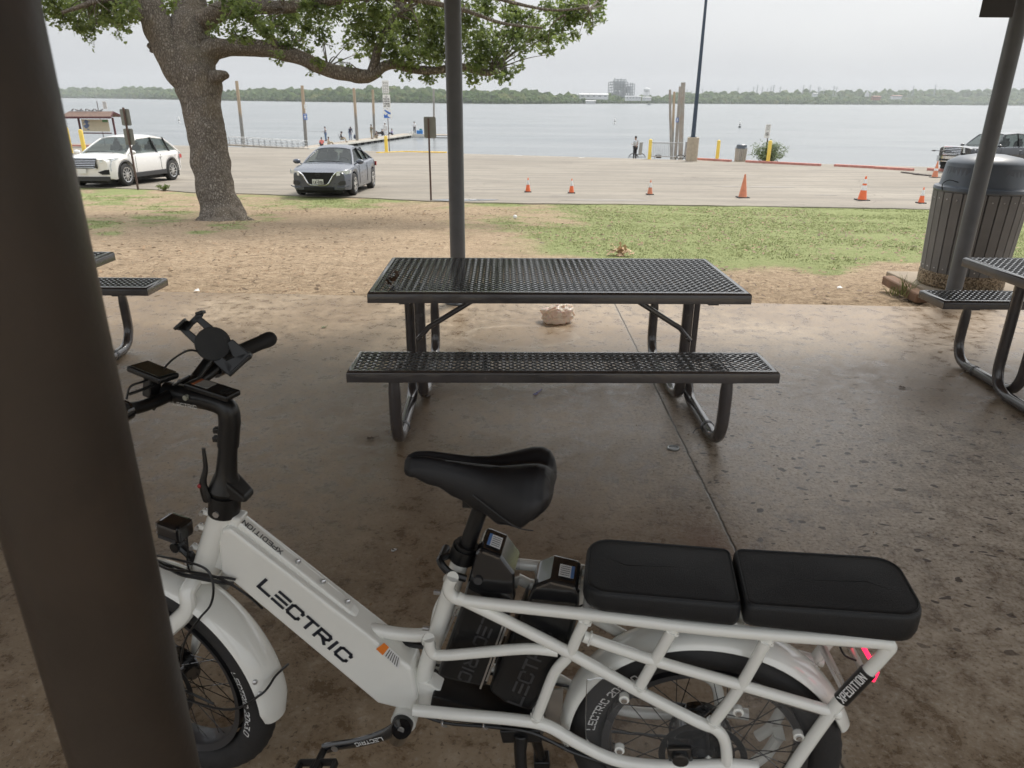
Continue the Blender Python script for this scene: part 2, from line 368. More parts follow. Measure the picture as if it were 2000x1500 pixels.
# the joint / crack that runs away from the viewer
jx = mth(t,'ADD',X,mth(t,'MULTIPLY',mth(t,'SUBTRACT',n2,.5),.018)); jd = mth(t,'ABSOLUTE',mth(t,'SUBTRACT',jx,.853))
jl = ramp(t,jd,[(.0025,1.0),(.005,0.0)]); col = mixc(t, ramp(t,jd,[(.005,.5),(.03,0.0)]), col, (.32,.28,.23)); col = mixc(t, jl, col, (.025,.02,.015))
j2 = mth(t,'ABSOLUTE',mth(t,'SUBTRACT',mth(t,'ADD',Y,mth(t,'MULTIPLY',n2,.02)),3.0)); 
t.links.new(col,p.inputs['Base Color'])
ro = ramp(t,n2,[(.38,.22),(.6,.55)]); ro = mixc(t, worn_sheen, ro, (.36,.36,.36)); t.links.new(ro,p.inputs['Roughness']); p.inputs['Specular IOR Level'].default_value = .5
hgt = mth(t,'SUBTRACT',mth(t,'ADD',mth(t,'MULTIPLY',n2,.5),mth(t,'ADD',mth(t,'MULTIPLY',n3,.5),mth(t,'MULTIPLY',n5,.22))),mth(t,'ADD',mth(t,'MULTIPLY',spot,.4),mth(t,'MULTIPLY',jl,1.5)))
b = nd(t,'Bump',{'Height':hgt,'Strength':.45,'Distance':.006}); t.links.new(b.outputs[0],p.inputs['Normal'])
sm = MB(); X0, X1, Y0 = -16.0, 13.0, -7.0
edge = [V(x, eY(x)+.015*fbm(x,0,1.3,9), 0) for x in [X0+(X1-X0)*i/120 for i in range(121)]]
sm.prism([V(X0,Y0,0),V(X1,Y0,0)]+edge[::-1], [p_+V(0,0,-.16) for p_ in [V(X0,Y0,0),V(X1,Y0,0)]+edge[::-1]])
tag(build(sm,'concrete_slab',M_slab,smooth=0),kind='structure')

# ---- parking lot sheet
nearpx = [(-1400,345),(-300,352),(160,366),(300,371),(390,378),(470,379),(600,384),(700,387),(840,394),(930,397),(1000,398),(1200,400),(1400,403),(1600,406),(2000,413),(3400,425)]
near = [G(x,y) for x,y in nearpx]
def nearY(X):
    for a, b_ in zip(near,near[1:]):
        if a.x <= X <= b_.x: return a.y+(b_.y-a.y)*(X-a.x)/(b_.x-a.x)
    return near[0].y if X < near[0].x else near[-1].y
lm = MB(); us = cuts((-160,-30,10),(-30,30,.5),(30,120,10)); NV = 60
def lotp(X, k):
    a = nearY(X)+.1*fbm(X,0,1.2,3)+.05*fbm(X,0,5,3); b_ = edgeY(X)-.02; Y_ = a+(b_-a)*max(0,k); return V(X,Y_,gz(X,Y_)+(.03 if k > 0 else -.05 if k < 0 else .025))
lm.grid(lambda u,v: lotp(u,v), us, [-.1]+[i/NV for i in range(NV+1)])
skirt = MB()
M_lot, t, p = newmat('lot_concrete'); geo = nd(t,'TexCoord').outputs['Object']
st = nd(t,'Mapping',{'Vector':geo,'Rotation':(0,0,.35),'Scale':(.25,1.6,1)}).outputs[0]
n1 = tnoise(t,geo,.12,6,.6,.8); n2 = tnoise(t,geo,2.5,7,.7); n3 = tnoise(t,geo,30,4,.7); n4 = tnoise(t,st,.8,5,.6)
col = ramp(t,n1,[(.3,(.235,.21,.175)),(.7,(.315,.285,.24))]); col = mixc(t, ramp(t,n2,[(.35,.4),(.5,0.0)]), col, (.185,.165,.14)); col = mixc(t, ramp(t,n4,[(.45,0.0),(.62,.6)]), col, (.175,.16,.14))
col = mixc(t, ramp(t,n3,[(.3,.35),(.45,0.0)]), col, (.17,.155,.135)); n5 = tnoise(t,geo,.5,3,.5,1.5); col = mixc(t, ramp(t,n5,[(.66,0.0),(.73,.45)]), col, (.16,.145,.13))
vo = nd(t,'TexVoronoi',{'Vector':nd(t,'VectorMath',{0:geo,1:nd(t,'TexNoise',{'Vector':geo,'Scale':.8,'Detail':4.0}).outputs['Color']},operation='ADD').outputs[0],'Scale':.16},feature='DISTANCE_TO_EDGE'); col = mixc(t, ramp(t,vo.outputs[0],[(.0015,.55),(.004,0.0)]), col, (.12,.105,.09))
t.links.new(col,p.inputs['Base Color']); p.inputs['Roughness'].default_value = .85; p.inputs['Specular IOR Level'].default_value = .25
b = nd(t,'Bump',{'Height':n3,'Strength':.3,'Distance':.01}); t.links.new(b.outputs[0],p.inputs['Normal'])
tag(build(lm,'parking_lot',M_lot,smooth=60),kind='structure')
# concrete lip and bank stones at the water's edge
lp = MB()
for i in range(len(us)-1):
    a, c = lotp(us[i],1), lotp(us[i+1],1); lp.beam(a+V(0,.1,-.22), c+V(0,.1,-.22), .26, .42)
tag(build(lp,'lot_edge_kerb',mat('kerb_concrete',(.36,.32,.26),.9,var=.2,vs_=1.5,bump=.4),smooth=0),kind='structure')
# faint painted marks
M_white = mat('white_paint',(.72,.72,.70),.6,var=.1); M_yel = mat('yellow_paint',(.78,.52,.06),.55,var=.1,dirt=(.45,.33,.12)); M_red = mat('red_paint_worn',(.50,.20,.165),.75,var=.22,vs_=3,dirt=(.5,.33,.27))
def strip(a, b_, wd, up_=.036):
    mb = MB(); n_ = 10; pts = [a.lerp(b_,i/n_) for i in range(n_+1)]; d = (b_-a).normalized(); q = V(-d.y,d.x,0)*wd/2
    mb.grid(lambda i,j: pts[i]+q*j+V(0,0,gz(0,pts[i].y)-pts[i].z+up_), range(n_+1), (-1,1)); return mb
mk = MB()
for a, b_ in (((930,392),(900,391)),((1005,304.5),(1020,304.5)),((1130,309),(1142,308))):
    q = strip(G(*a),G(*b_),.10); mk.add(q.v,q.f)
tag(build(mk,'painted_parking_lines',M_white,smooth=0),kind='structure')
pu = MB(); c0 = G(895,393)
def puddle(mb, c, rx_, ry_, sd_, n_=40):
    ring = [V(c.x+rx_*math.cos(a)*(1+.3*noise.noise(V(math.cos(a)*1.5,math.sin(a)*1.5,sd_))), c.y+ry_*math.sin(a)*(1+.3*noise.noise(V(math.cos(a)*1.5,math.sin(a)*1.5,sd_+5))), 0) for a in [2*math.pi*i/n_ for i in range(n_)]]
    mb.add([V(q.x,q.y,gz(0,q.y)+.036) for q in ring],[tuple(range(n_))])
puddle(pu,c0,.75,.28,1); puddle(pu,c0+V(.7,.15,0),.45,.2,2)
M_pud = mat('wet_puddle',(.10,.10,.10),.06,var=.1,spec=.7); tag(build(pu,'puddle',M_pud,smooth=0),kind='structure')
oi = MB()
for x, y, a, b_ in ((1505,367,.9,.25),(1420,366,.6,.16),(1102,384,.35,.13),(985,372,1.1,.12),(1183,393,1.4,.25),(1615,383,.4,.12)): puddle(oi,G(x,y),a,b_,x)
tag(build(oi,'oil_stains',mat('oil_stain',(.235,.215,.19),.75,var=.25,vs_=2),smooth=0),kind='structure')

# ---- water
wm = MB(); wx = [-7000,-1500,-300,-60,60,300,1500,7000]; wy = [40,80,150,300,700,1500,3500,8000]
wm.grid(lambda x,y: V(x,y,WATER), wx, wy)
M_wat, t, p = newmat('lake_water'); geo = nd(t,'TexCoord').outputs['Object']
s1 = nd(t,'Mapping',{'Vector':geo,'Scale':(.55,1.3,1)}).outputs[0]; s2 = nd(t,'Mapping',{'Vector':geo,'Scale':(.05,.16,1)}).outputs[0]
w1 = tnoise(t,s1,1.5,5,.6,.3); w2 = tnoise(t,s2,.5,4,.6,.4); w3 = tnoise(t,s1,.28,4,.55)
sy = nd(t,'SeparateXYZ',{'Vector':geo}).outputs[1]
# sheltered calm water behind the dock, ripples further out
calm = nd(t,'MapRange',{0:sy,1:85.0,2:140.0,3:.12,4:1.0}).outputs[0]
hh = mth(t,'ADD',mth(t,'MULTIPLY',w1,.35),mth(t,'MULTIPLY',w3,.9))
b = nd(t,'Bump',{'Height':mth(t,'MULTIPLY',hh,calm),'Strength':.75,'Distance':.5}); t.links.new(b.outputs[0],p.inputs['Normal'])
col = ramp(t,w2,[(.35,(.145,.165,.175)),(.65,(.205,.22,.226))]); t.links.new(col,p.inputs['Base Color']); p.inputs['Roughness'].default_value = .22; p.inputs['IOR'].default_value = 1.33
tag(build(wm,'lake_water',M_wat,smooth=60),kind='structure')

# ---- far shore: land ribbon and woods
sil = [(-900,172),(-300,174),(130,174),(300,176),(450,178.5),(560,176.5),(640,174.5),(700,175),(778,170.5),(830,178),(900,182.5),(960,178.5),(1020,179),(1062,184),(1120,185),(1180,186),(1290,185),(1350,183),(1420,184),(1500,184.5),(1600,181),(1700,180.5),(1800,179.5),(1900,178.5),(2000,177),(2400,174),(3000,172)]
wl = [(-900,184),(-300,187),(120,190.5),(440,196.5),(620,199),(1000,203.2),(1220,202),(1640,204.3),(2000,205.2),(2400,206.5),(3000,209)]
def itp(T, x):
    for a, b_ in zip(T,T[1:]):
        if a[0] <= x <= b_[0]: return a[1]+(b_[1]-a[1])*(x-a[0])/(b_[0]-a[0])
    return T[0][1] if x < T[0][0] else T[-1][1]
def shoreD(x):
    d = ray(x, itp(wl,x)); Y_ = (WATER-CH)*d.y/d.z if d.z < 0 else 9e9
    return min(Y_, 2700)
shx = [(-900+10*i) for i in range(391)]; shD = [shoreD(x) for x in shx]
for _ in range(30): shD = [shD[0]]+[(a+b_+c)/3 for a,b_,c in zip(shD,shD[1:],shD[2:])]+[shD[-1]]
def SD(x): i = (x+900)/10; i = max(0,min(389.99,i)); k = int(i); return shD[k]+(shD[k+1]-shD[k])*(i-k)
def shoreP(x, k):                                          # k metres back from the waterline
    D = SD(x)+k; d = ray(x,195); X_ = d.x/d.y*D; d2 = ray(x, itp(sil,x)); top = CH+d2.z/d2.y*(SD(x)+260)-11
    h = WATER+.2+ (max(2,top)-WATER)*smooth01(k/260.0) if k > 0 else WATER-2
    return V(X_, D, h)
fl = MB(); fl.grid(lambda x,k: shoreP(x,k), shx, [-30,0,6,30,70,120,180,260,400,900])
M_far = mat('far_shore_ground',(.16,.17,.09),.95,var=.3,vs_=.02); M_sand = mat('sand',(.5,.42,.3),.95)
tag(build(fl,'far_shore_land',M_far,smooth=60),kind='structure')
ICO_V = []; ICO_F = []
import bmesh
_b = bmesh.new(); bmesh.ops.create_icosphere(_b, subdivisions=2, radius=1); ICO_V = [v.co.copy() for v in _b.verts]; ICO_F = [tuple(v.index for v in f.verts) for f in _b.faces]; _b.free()
wd = MB()
for k, dens in ((4,3.4),(25,3.6),(60,3.6),(110,4),(170,4),(240,4)):
    x = -900.0
    while x < 3000:
        x += dens*(.5+rnd.random())*(1.0 if -50 < x < 2050 else 5)
        kk = k+rnd.uniform(-12,14); P = shoreP(x, max(3,kk)); R = rnd.uniform(3.2,8.5)*(1.0 if k > 10 else .62)*(1.25 if SD(x) > 1900 else 1)
        if 1055 < x < 1300 and k > 100: continue
        hh_ = R*rnd.uniform(.9,1.3); sd_ = rnd.random()*50
        vs2 = []
        for v in ICO_V:
            q = 1+.42*noise.noise(v*1.7+V(sd_,0,0))+.2*noise.noise(v*4+V(0,sd_,0)); vs2.append(P+V(v.x*R*1.25*q, v.y*R*q, hh_*.75+v.z*hh_*q))
        wd.add(vs2, ICO_F)
M_wood, t, p = newmat('far_foliage'); geo = nd(t,'TexCoord').outputs['Object']
n1 = tnoise(t,geo,.035,3,.6); n2 = tnoise(t,geo,.35,4,.7)
col = ramp(t,n1,[(.35,(.055,.095,.03)),(.55,(.10,.145,.045)),(.7,(.18,.19,.075))]); col = mixc(t, ramp(t,n2,[(.4,.6),(.55,0.0)]), col, (.03,.05,.018)); t.links.new(col,p.inputs['Base Color']); p.inputs['Roughness'].default_value = 1; p.inputs['Specular IOR Level'].default_value = .05
b = nd(t,'Bump',{'Height':tnoise(t,geo,.5,4,.7),'Strength':1.0,'Distance':2.0}); t.links.new(b.outputs[0],p.inputs['Normal'])
tag(build(wd,'far_woods',M_wood,smooth=0),'hazy green woods along the far side of the lake','woods',kind='stuff')
bs = MB()
for a, b_ in ((130,250),(250,400),(820,860),(1290,1440),(1880,1960)):
    bs.grid(lambda x,k: shoreP(x,0)+V(0,-4+k,.25+k*.05), [a+(b_-a)*i/8 for i in range(9)], (0,6))
tag(build(bs,'far_beach',M_sand,smooth=0),kind='structure')
# far buildings
M_fwhite = mat('far_white_wall',(.55,.56,.56),.7,var=.05,vs_=.02); M_fgrey = mat('far_grey_steel',(.30,.32,.34),.7,var=.2,vs_=.05); M_froof = mat('far_roof',(.30,.17,.13),.8,vs_=.02); M_fdark = mat('far_dark',(.10,.12,.14),.6)
def farP(x, y, D): d = ray(x,y); return V(0,0,CH)+d*(D/d.y)
def far_house(x0, x1, ytop, ybot, D, label, wallm, roofm):
    a, b_ = farP(x0,ybot,D), farP(x1,ybot,D); top = farP(x0,ytop,D); h = top.z-a.z; c = (a+b_)/2; L = (b_-a).length; dp = max(12,L*.4)
    base = V(c.x,c.y,c.z); r = thing('far_building', base, label, 'building', 'buildings on the far shore')
    build(MB().box(base+V(0,dp/2,h*.35-2), (L,dp,h*.7+4)),'wall',wallm,r,smooth=0)
    q = MB(); q.prism([base+V(-L/2-1,-1,h*.7),base+V(L/2+1,-1,h*.7),base+V(L/2+1,dp/2,h),base+V(-L/2-1,dp/2,h)],[base+V(-L/2-1,dp+1,h*.7),base+V(L/2+1,dp+1,h*.7),base+V(L/2+1,dp/2+.1,h+.1),base+V(-L/2-1,dp/2+.1,h+.1)]); build(q,'roof',roofm,r,smooth=0)
    for i in range(5): wq = MB(); wq.box(base+V(-L/2+L*(i+.5)/5,-.1,h*.3),(L*.09,.3,h*.25)); build(wq,'window',M_fdark,r,smooth=0)
far_house(1132,1188,182.5,190,1500,'long white hall with a pale roof left of the power plant','w' and M_fwhite,M_fwhite)
far_house(1145,1163,196,200.5,1290,'low white shed at the water below the long white hall',M_fwhite,M_fwhite)
far_house(1222,1252,187,193,1650,'pale block between the power plant and the water tower',M_fwhite,M_fgrey)
far_house(1256,1272,189,193,1680,'small white shed at the foot of the water tower',M_fwhite,M_fwhite)
far_house(1590,1597,181.5,185,1700,'small white box building on the wooded ridge',M_fwhite,M_fwhite)
far_house(1706,1720,187,192,1750,'tan roofed house among the trees right of the white spire',M_froof,M_froof)
far_house(1744,1762,186,190,1750,'wide red roofed house among the far trees near the right edge',M_fwhite,M_froof)
# power plant
D = 1750; pb = farP(1215,196,D); pxm = D*1.0/F/1.0*1.075
r = thing('power_plant', pb, 'grey steel framed power plant standing above the far shore', 'power plant')
def pl(x, y): return farP(x,y,D)
fr1 = MB(); 
def frame_block(mb, x0, x1, y0, y1, nx, nz_, dep, th):
    a, b_ = pl(x0,y1), pl(x1,y1); z1 = pl(x0,y0).z
    for dy in (0,dep):
        for i in range(nx+1): X_ = a.x+(b_.x-a.x)*i/nx; mb.box((X_,D+dy,(a.z+z1)/2),(th,th,z1-a.z))
        for k in range(nz_+1): Z_ = a.z+(z1-a.z)*k/nz_; mb.box(((a.x+b_.x)/2,D+dy,Z_),(b_.x-a.x,th*.8,th*.8))
    for i in range(nx+1):
        for k in range(nz_+1): X_ = a.x+(b_.x-a.x)*i/nx; Z_ = a.z+(z1-a.z)*k/nz_; mb.box((X_,D+dep/2,Z_),(th*.7,dep,th*.7))
frame_block(fr1,1190,1224,160,197,5,7,30,1.5); frame_block(fr1,1200,1222,155,170,4,3,22,1.2); frame_block(fr1,1224,1238,164,196,3,6,26,1.3)
build(fr1,'steel_frame',M_fgrey,r,smooth=0)
bl = MB()
for x0,x1,y0,y1 in ((1200,1221,158,176),(1199,1210,178,196),(1213,1223,176,190),(1225,1234,168,182),(1191,1197,182,196),(1226,1238,186,196)):
    a, b_ = pl(x0,y1), pl(x1,y1); z1 = pl(x0,y0).z; bl.box(((a.x+b_.x)/2,D+14,(a.z+z1)/2),(b_.x-a.x,14,z1-a.z))
build(bl,'boiler',mat('plant_panel',(.42,.44,.46),.6,var=.35,vs_=.12),r,smooth=0)
stk = MB()
for x, y in ((1202,152),(1208,154),(1214,153),(1221,155),(1233,161),(1237,161)): stk.cyl(pl(x,190)+V(0,10,0),pl(x,y)+V(0,10,0),1.6,10)
build(stk,'stack',M_fwhite,r)
# water tower
wb = farP(1262,192,1700); r = thing('water_tower', wb, 'pale water tower on thin legs right of the power plant', 'water tower')
tz = farP(1262,172,1700).z
q = MB(); q.lathe([(.5,tz-9),(5,tz-7),(7,tz-4),(7,tz-2),(5,tz),(.5,tz+1)],(wb.x,wb.y,0),n=20); build(q,'tank',M_fwhite,r)
q = MB()
for i in range(6): a = i*math.pi/3; q.cyl(wb+V(7.5*math.cos(a),7.5*math.sin(a),-3),V(wb.x+5.5*math.cos(a),wb.y+5.5*math.sin(a),tz-5),.45,6)
q.cyl(wb,V(wb.x,wb.y,tz-7),.8,8); build(q,'leg',M_fwhite,r)
# white spire
sb = farP(1693,187,1800); q = MB(); q.box(sb+V(0,0,2),(7,7,8)); q.cyl(sb+V(0,0,6),sb+V(0,0,14),3.0,8,.1); tag(build(q,'church_spire',M_fwhite,smooth=0,loc=sb),'tiny white spire above the far trees on the right','church')
# transmission pylons
PYN = ['leftmost','second','third','fourth','fifth','sixth','seventh','eighth','ninth','tenth','eleventh','twelfth','thirteenth','fourteenth','fifteenth','sixteenth','seventeenth','eighteenth','nineteenth','third last','second last','rightmost']; pyn = [0]
def pylon(x, ytop, ybot, D_):
    b0 = farP(x,ybot,D_); H_ = farP(x,ytop,D_).z-b0.z
    r_ = thing('transmission_pylon', b0, PYN[pyn[0]]+' thin grey power pylon from the left on the far ridge', 'pylon', 'power pylons along the far ridge')
    pyn[0] += 1; q = MB(); w_ = H_*.06
    for sx_ in (-1,1):
        for sy_ in (-1,1): q.cyl(b0+V(sx_*w_,sy_*w_,-4),b0+V(0,0,H_),.42,5)
    for k in range(1,6):
        z_ = H_*k/6; ww = w_*(1-k/6); q.beam(b0+V(-ww,-ww,z_),b0+V(ww,-ww,z_+H_*.1),.35,.35)
    build(q,'mast',M_fgrey,r_,smooth=0)
    q = MB()
    for k, l in ((.78,.2),(.9,.16)): q.beam(b0+V(-H_*l,0,H_*k),b0+V(H_*l,0,H_*k),.5,.5)
    build(q,'cross_arm',M_fgrey,r_,smooth=0)
for x, y in ((1341,174),(1350,177),(1371,173),(1395,176),(1440,170),(1470,168.5),(1477,165),(1487,169),(1497,172),(1504,168),(1509,165),(1522,168),(1567,165),(1580,165),(1597,168),(1600,170),(1608,173),(1627,167),(1632,169),(1700,175),(1782,167),(1824,164)):
    pylon(x, y, itp(sil,x)+5, 2300)


# ---- hazy air over the lake
hb_ = MB(); hb_.box((0,1600,38),(5400,3400,96)); hz = build(hb_,'haze',None or bpy.data.materials.new('hazy_air'),smooth=0)
hm = hz.data.materials[0]; hm.use_nodes = True; ht_ = hm.node_tree; ht_.nodes.remove(ht_.nodes['Principled BSDF'])
pv = nd(ht_,'VolumePrincipled',{'Color':(.90,.94,.98,1),'Density':HAZE,'Anisotropy':0.2}); ht_.links.new(pv.outputs[0], ht_.nodes['Material Output'].inputs['Volume']); tag(hz,kind='stuff')
# ================================================================== PAVILION
M_post = mat('brown_post_paint',(.040,.030,.023),.42,var=.18,vs_=5,bump=.25,bs=90,spec=.3,dirt=(.055,.038,.027),dsc=5)
M_roofw = mat('roof_boards',(.22,.16,.11),.8,var=.2,vs_=4)
pr = .062
P1, P2, P3 = V(-.4245,.60,0), PZ(896,590,0), PZ(1857,590,0)
pav = thing('picnic_pavilion', (P2.x,P2.y,0), 'open picnic pavilion with dark brown round steel posts over the concrete slab', 'pavilion')
M_post_flare = mat('flare_tinted_post_paint',(.14,.155,.175),.42,var=.15,vs_=5,bump=.25,bs=90)  # far posts: lens flare and backlit haze put into the paint colour
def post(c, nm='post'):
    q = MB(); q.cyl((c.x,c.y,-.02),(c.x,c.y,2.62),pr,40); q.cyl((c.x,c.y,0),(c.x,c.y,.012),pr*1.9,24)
    return build(q, nm, M_post_flare if c.y > 3 else M_post, pav)
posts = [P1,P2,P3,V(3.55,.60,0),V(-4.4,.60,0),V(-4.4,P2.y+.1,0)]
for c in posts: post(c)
rf = MB(); rx0, rx1 = -13.4, 7.6; ya, ym, yb = -.55, 3.0, 6.5
for (y0,z0,y1,z1) in ((ya,2.60,ym,3.9),(ym,3.9,yb,2.66)):
    rf.prism([V(rx0,y0,z0),V(rx1,y0,z0),V(rx1,y1,z1),V(rx0,y1,z1)],[V(rx0,y0,z0+.12),V(rx1,y0,z0+.12),V(rx1,y1,z1+.12),V(rx0,y1,z1+.12)])
build(rf,'roof',M_roofw,pav,smooth=0)
bm_ = MB()
for y in (.60,5.75): bm_.box(((rx0+rx1)/2,y,2.70),(rx1-rx0,.12,.18))
for c in (-8.4,-4.4,-.42,3.56): bm_.box((c,3.17,2.70),(.10,5.1,.16)); 
build(bm_,'beam',M_post,pav,smooth=0)
# dark sign fixed high on the right-hand post
s0 = PT(1912,36,(P3-V(0,0,CH)).dot(Fw)+.8*0+.0) ; tt = PZ(1857,590,0)
yp = P3.y-.075
a = PY(1912,34,yp); b_ = PY(1966,34,yp)
q = MB(); q.box(((a.x+b_.x)/2+.02, yp, a.z+.2),(b_.x-a.x+.04,.012,.4))
sg = build(q,'sign_panel',mat('dark_sign_back',(.045,.045,.05),.5),None,bevel=.004,loc=(a.x,yp,a.z)); tag(sg,'dark rectangular plate mounted high on the right hand pavilion post','sign')

# ================================================================== PICNIC TABLES
M_tab = mat('brown_thermoplastic',(.068,.060,.059),.24,var=.15,vs_=8,bump=.06,bs=120,coat=.7,spec=.55,dirt=(.11,.09,.075),dsc=7)
M_mesh = mat('expanded_metal',(.15,.155,.16),.22,var=.1,coat=1,spec=.6)
M_tie = mat('grey_wire',(.35,.35,.36),.4,metal=.7)
def lattice(x0, x1, y0, y1, z, px_=.0345, py_=.040, w_=.0042, h_=.0065):
    mb = MB(); nx = int(round((x1-x0)/px_*2)); ny = int(round((y1-y0)/py_)); dx = (x1-x0)/nx; dy = (y1-y0)/ny
    for j in range(ny):
        for sgn in (0,1):
            base = y0+dy*j; pts = []
            for i in range(nx+1):
                k = (i+sgn) % 2; pts.append(V(x0+dx*i, base+dy*(.5+(.44 if k else 0))*1.0 if sgn==0 else base+dy*(.5-(.44 if not k else 0)), z))
            vs2 = []; fs = []
            for i, q_ in enumerate(pts):
                vs2 += [q_+V(0,-w_/2,h_/2), q_+V(0,w_/2,h_/2), q_+V(0,w_/2,-h_/2), q_+V(0,-w_/2,-h_/2)]
            for i in range(nx):
                o = i*4
                for k in range(4): fs.append((o+k,o+(k+1)%4,o+4+(k+1)%4,o+4+k))
            mb.add(vs2,fs)
            for i, q_ in enumerate(pts):
                if (i+sgn) % 2 == (1 if sgn == 0 else 0) and 0 < i < nx: mb.box(q_+V(0,0,h_/2),(.011,.0085,.0026),Matrix.Rotation(.10,3,'X'))
    return mb
def rim(mb, x0, x1, y0, y1, z, h_, lip, r_=.012):
    # angle-iron rim with rounded top edge
    prof = [(0,0),(0,h_-r_),(r_*.3,h_-r_*.3),(r_,h_),(lip,h_),(lip,h_-.005),(r_,h_-.005),(.006,h_-r_),(.006,0)]
    cs = [(x0,y0,1,1),(x1,y0,-1,1),(x1,y1,-1,-1),(x0,y1,1,-1)]; rs = []
    for cx, cy, sx_, sy_ in cs: rs.append([V(cx+sx_*a, cy+sy_*a, z-h_+b_) for a, b_ in prof])
    mb.rings(rs, True, False, True)
TL, TW, TZ, SZ = 1.83, .82, .73, .46
TA = PZ(716,571,TZ); TB = PZ(1470,574,TZ)
def make_table(gap):
    r = thing('picnic_table', (0,0,0), 'brown metal mesh picnic table in the middle of the slab behind the bicycle', 'picnic table', 'metal mesh picnic tables under the pavilion')
    hx = TL/2
    q = MB(); rim(q,-hx,hx,0,TW,TZ,.052,.028); q.beam((-.3,.02,TZ-.03),(-.3,TW-.02,TZ-.03),.03,.03); q.beam((.3,.02,TZ-.03),(.3,TW-.02,TZ-.03),.03,.03); top = build(q,'tabletop_frame',M_tab,r,smooth=50)
    build(lattice(-hx+.024,hx-.024,.024,TW-.024,TZ-.004),'tabletop_mesh',M_mesh,r,smooth=0)
    bx = .965
    for (y0) in (-.345, TW+gap):
        q = MB(); rim(q,-bx,bx,y0,y0+.285,SZ,.052,.026); q.beam((-.35,y0+.02,SZ-.035),(-.35,y0+.265,SZ-.035),.028,.028); q.beam((.35,y0+.02,SZ-.035),(.35,y0+.265,SZ-.035),.028,.028); b1 = build(q,'bench_frame',M_tab,r,smooth=50)
        build(lattice(-bx+.022,bx-.022,y0+.022,y0+.263,SZ-.004),'bench_mesh',M_mesh,b1,smooth=0)
    cy = TW/2; tr = .030
    for sx_ in (-1,1):
        X_ = sx_*.745
        for sy_, ox in ((-1,-.032*sx_*-1),(1,.034*sx_*-1)):
            ye = cy+(-(TW/2+.20) if sy_ < 0 else TW/2+gap+.142); yi = cy+sy_*-.06; xx = X_+ox
            flat_t = [V(xx,ye+sy_*.01,SZ-.055),V(xx,ye+sy_*.012,SZ-.12),V(xx,ye+sy_*.015,.20)]
            bend = [V(xx,ye+sy_*.008,.13),V(xx,ye-sy_*.03,.062),V(xx,ye-sy_*.10,tr+.002),V(xx,ye-sy_*.17,tr)]
            bend2 = [V(xx,yi+sy_*.22,tr),V(xx,yi+sy_*.12,tr+.003),V(xx,yi+sy_*.045,.062),V(xx,yi+sy_*.008,.13)]
            upp = [V(xx,yi,.22),V(xx,yi,.5),V(xx,yi,TZ-.055)]
            pts = crv(flat_t+bend+bend2+upp,4); k = len(pts); rr = []
            for i, p_ in enumerate(pts):
                e_ = 1.0
                if i < 6: e_ = .62+.38*min(1,i/5)
                rr.append(tr*e_)
            q = MB(); q.tube(pts,rr,16,ref=(1,0,0)); lg = build(q,'leg',M_tab,r,smooth=60)
            q = MB()
            for dz in (0,.012): q.tube([V(xx+.033*math.cos(a_),ye-sy_*(.2+dz),tr+.033*math.sin(a_)) for a_ in [2*math.pi*i/14 for i in range(14)]],.002,5,closed=True)
            q.tube(crv([V(xx-.03,ye-sy_*.2,.03),V(xx-.06,ye-sy_*.2,.02),V(xx-.075,ye-sy_*.19,.002)],4),.0025,5); build(q,'wire_tie',M_tie,lg)
        q = MB(); q.tube([V(sx_*.30,cy-.12,TZ-.05),V(sx_*.34,cy-.12,TZ-.06),V(sx_*.66,cy-.12,.47),V(sx_*.72,cy-.12,.40)],.014,10); q.cyl((sx_*.70,cy-.15,.42),(sx_*.70,cy-.09,.42),.008,8); build(q,'brace',M_tab,r)
    for sx_ in (-.745,.745):
        q = MB(); q.beam((sx_,.03,TZ-.06),(sx_,TW-.03,TZ-.06),.05,.012); q.beam((sx_,-.32,SZ-.058),(sx_,-.07,SZ-.058),.05,.01); q.beam((sx_,TW+gap+.02,SZ-.058),(sx_,TW+gap+.26,SZ-.058),.05,.01); build(q,'bracket',M_tab,r,smooth=0)
    return r
tab = make_table(.20); tab.location = ((TA.x+TB.x)/2, (TA.y+TB.y)/2, 0); tab.rotation_euler = (0,0,math.atan2(TB.y-TA.y,TB.x-TA.x))
t2 = make_table(.0); cRt = PZ(1881,502,TZ); t2.location = (cRt.x+TL/2, cRt.y-TW, 0); tag(t2,'brown metal mesh picnic table at the right edge beside the big litter bin')
t3 = copy_tree(tab); t3.rotation_euler = (0,0,0); cL = PZ(236,491,TZ); t3.location = (cL.x-TL/2-.04, cL.y-TW, 0); tag(t3,'brown metal mesh picnic table at the left, mostly hidden behind the near post')

# ================================================================== OAK TREE
M_bark, t, p = newmat('oak_bark'); geo = nd(t,'TexCoord').outputs['Object']; sc_ = nd(t,'Mapping',{'Vector':geo,'Scale':(1,1,.42)}).outputs[0]
dn = nd(t,'TexNoise',{'Vector':sc_,'Scale':6.0,'Detail':3.0}).outputs['Color']; vv = nd(t,'VectorMath',{0:sc_,1:nd(t,'VectorMath',{0:dn,'Scale':.16},operation='SCALE').outputs[0]},operation='ADD').outputs[0]
vo = nd(t,'TexVoronoi',{'Vector':vv,'Scale':25.0},feature='DISTANCE_TO_EDGE').outputs[0]; n2 = tnoise(t,sc_,30,6,.7); n1 = tnoise(t,geo,1.6,4,.6)
col = ramp(t,vo,[(.0,(.085,.07,.057)),(.12,(.19,.165,.14)),(.4,(.31,.28,.24))]); col = mixc(t, ramp(t,n2,[(.35,.7),(.55,0.0)]), col, (.11,.09,.075)); col = mixc(t, ramp(t,n1,[(.5,0.0),(.7,.35)]), col, (.26,.21,.15))
t.links.new(col,p.inputs['Base Color']); p.inputs['Roughness'].default_value = .95; p.inputs['Specular IOR Level'].default_value = .15
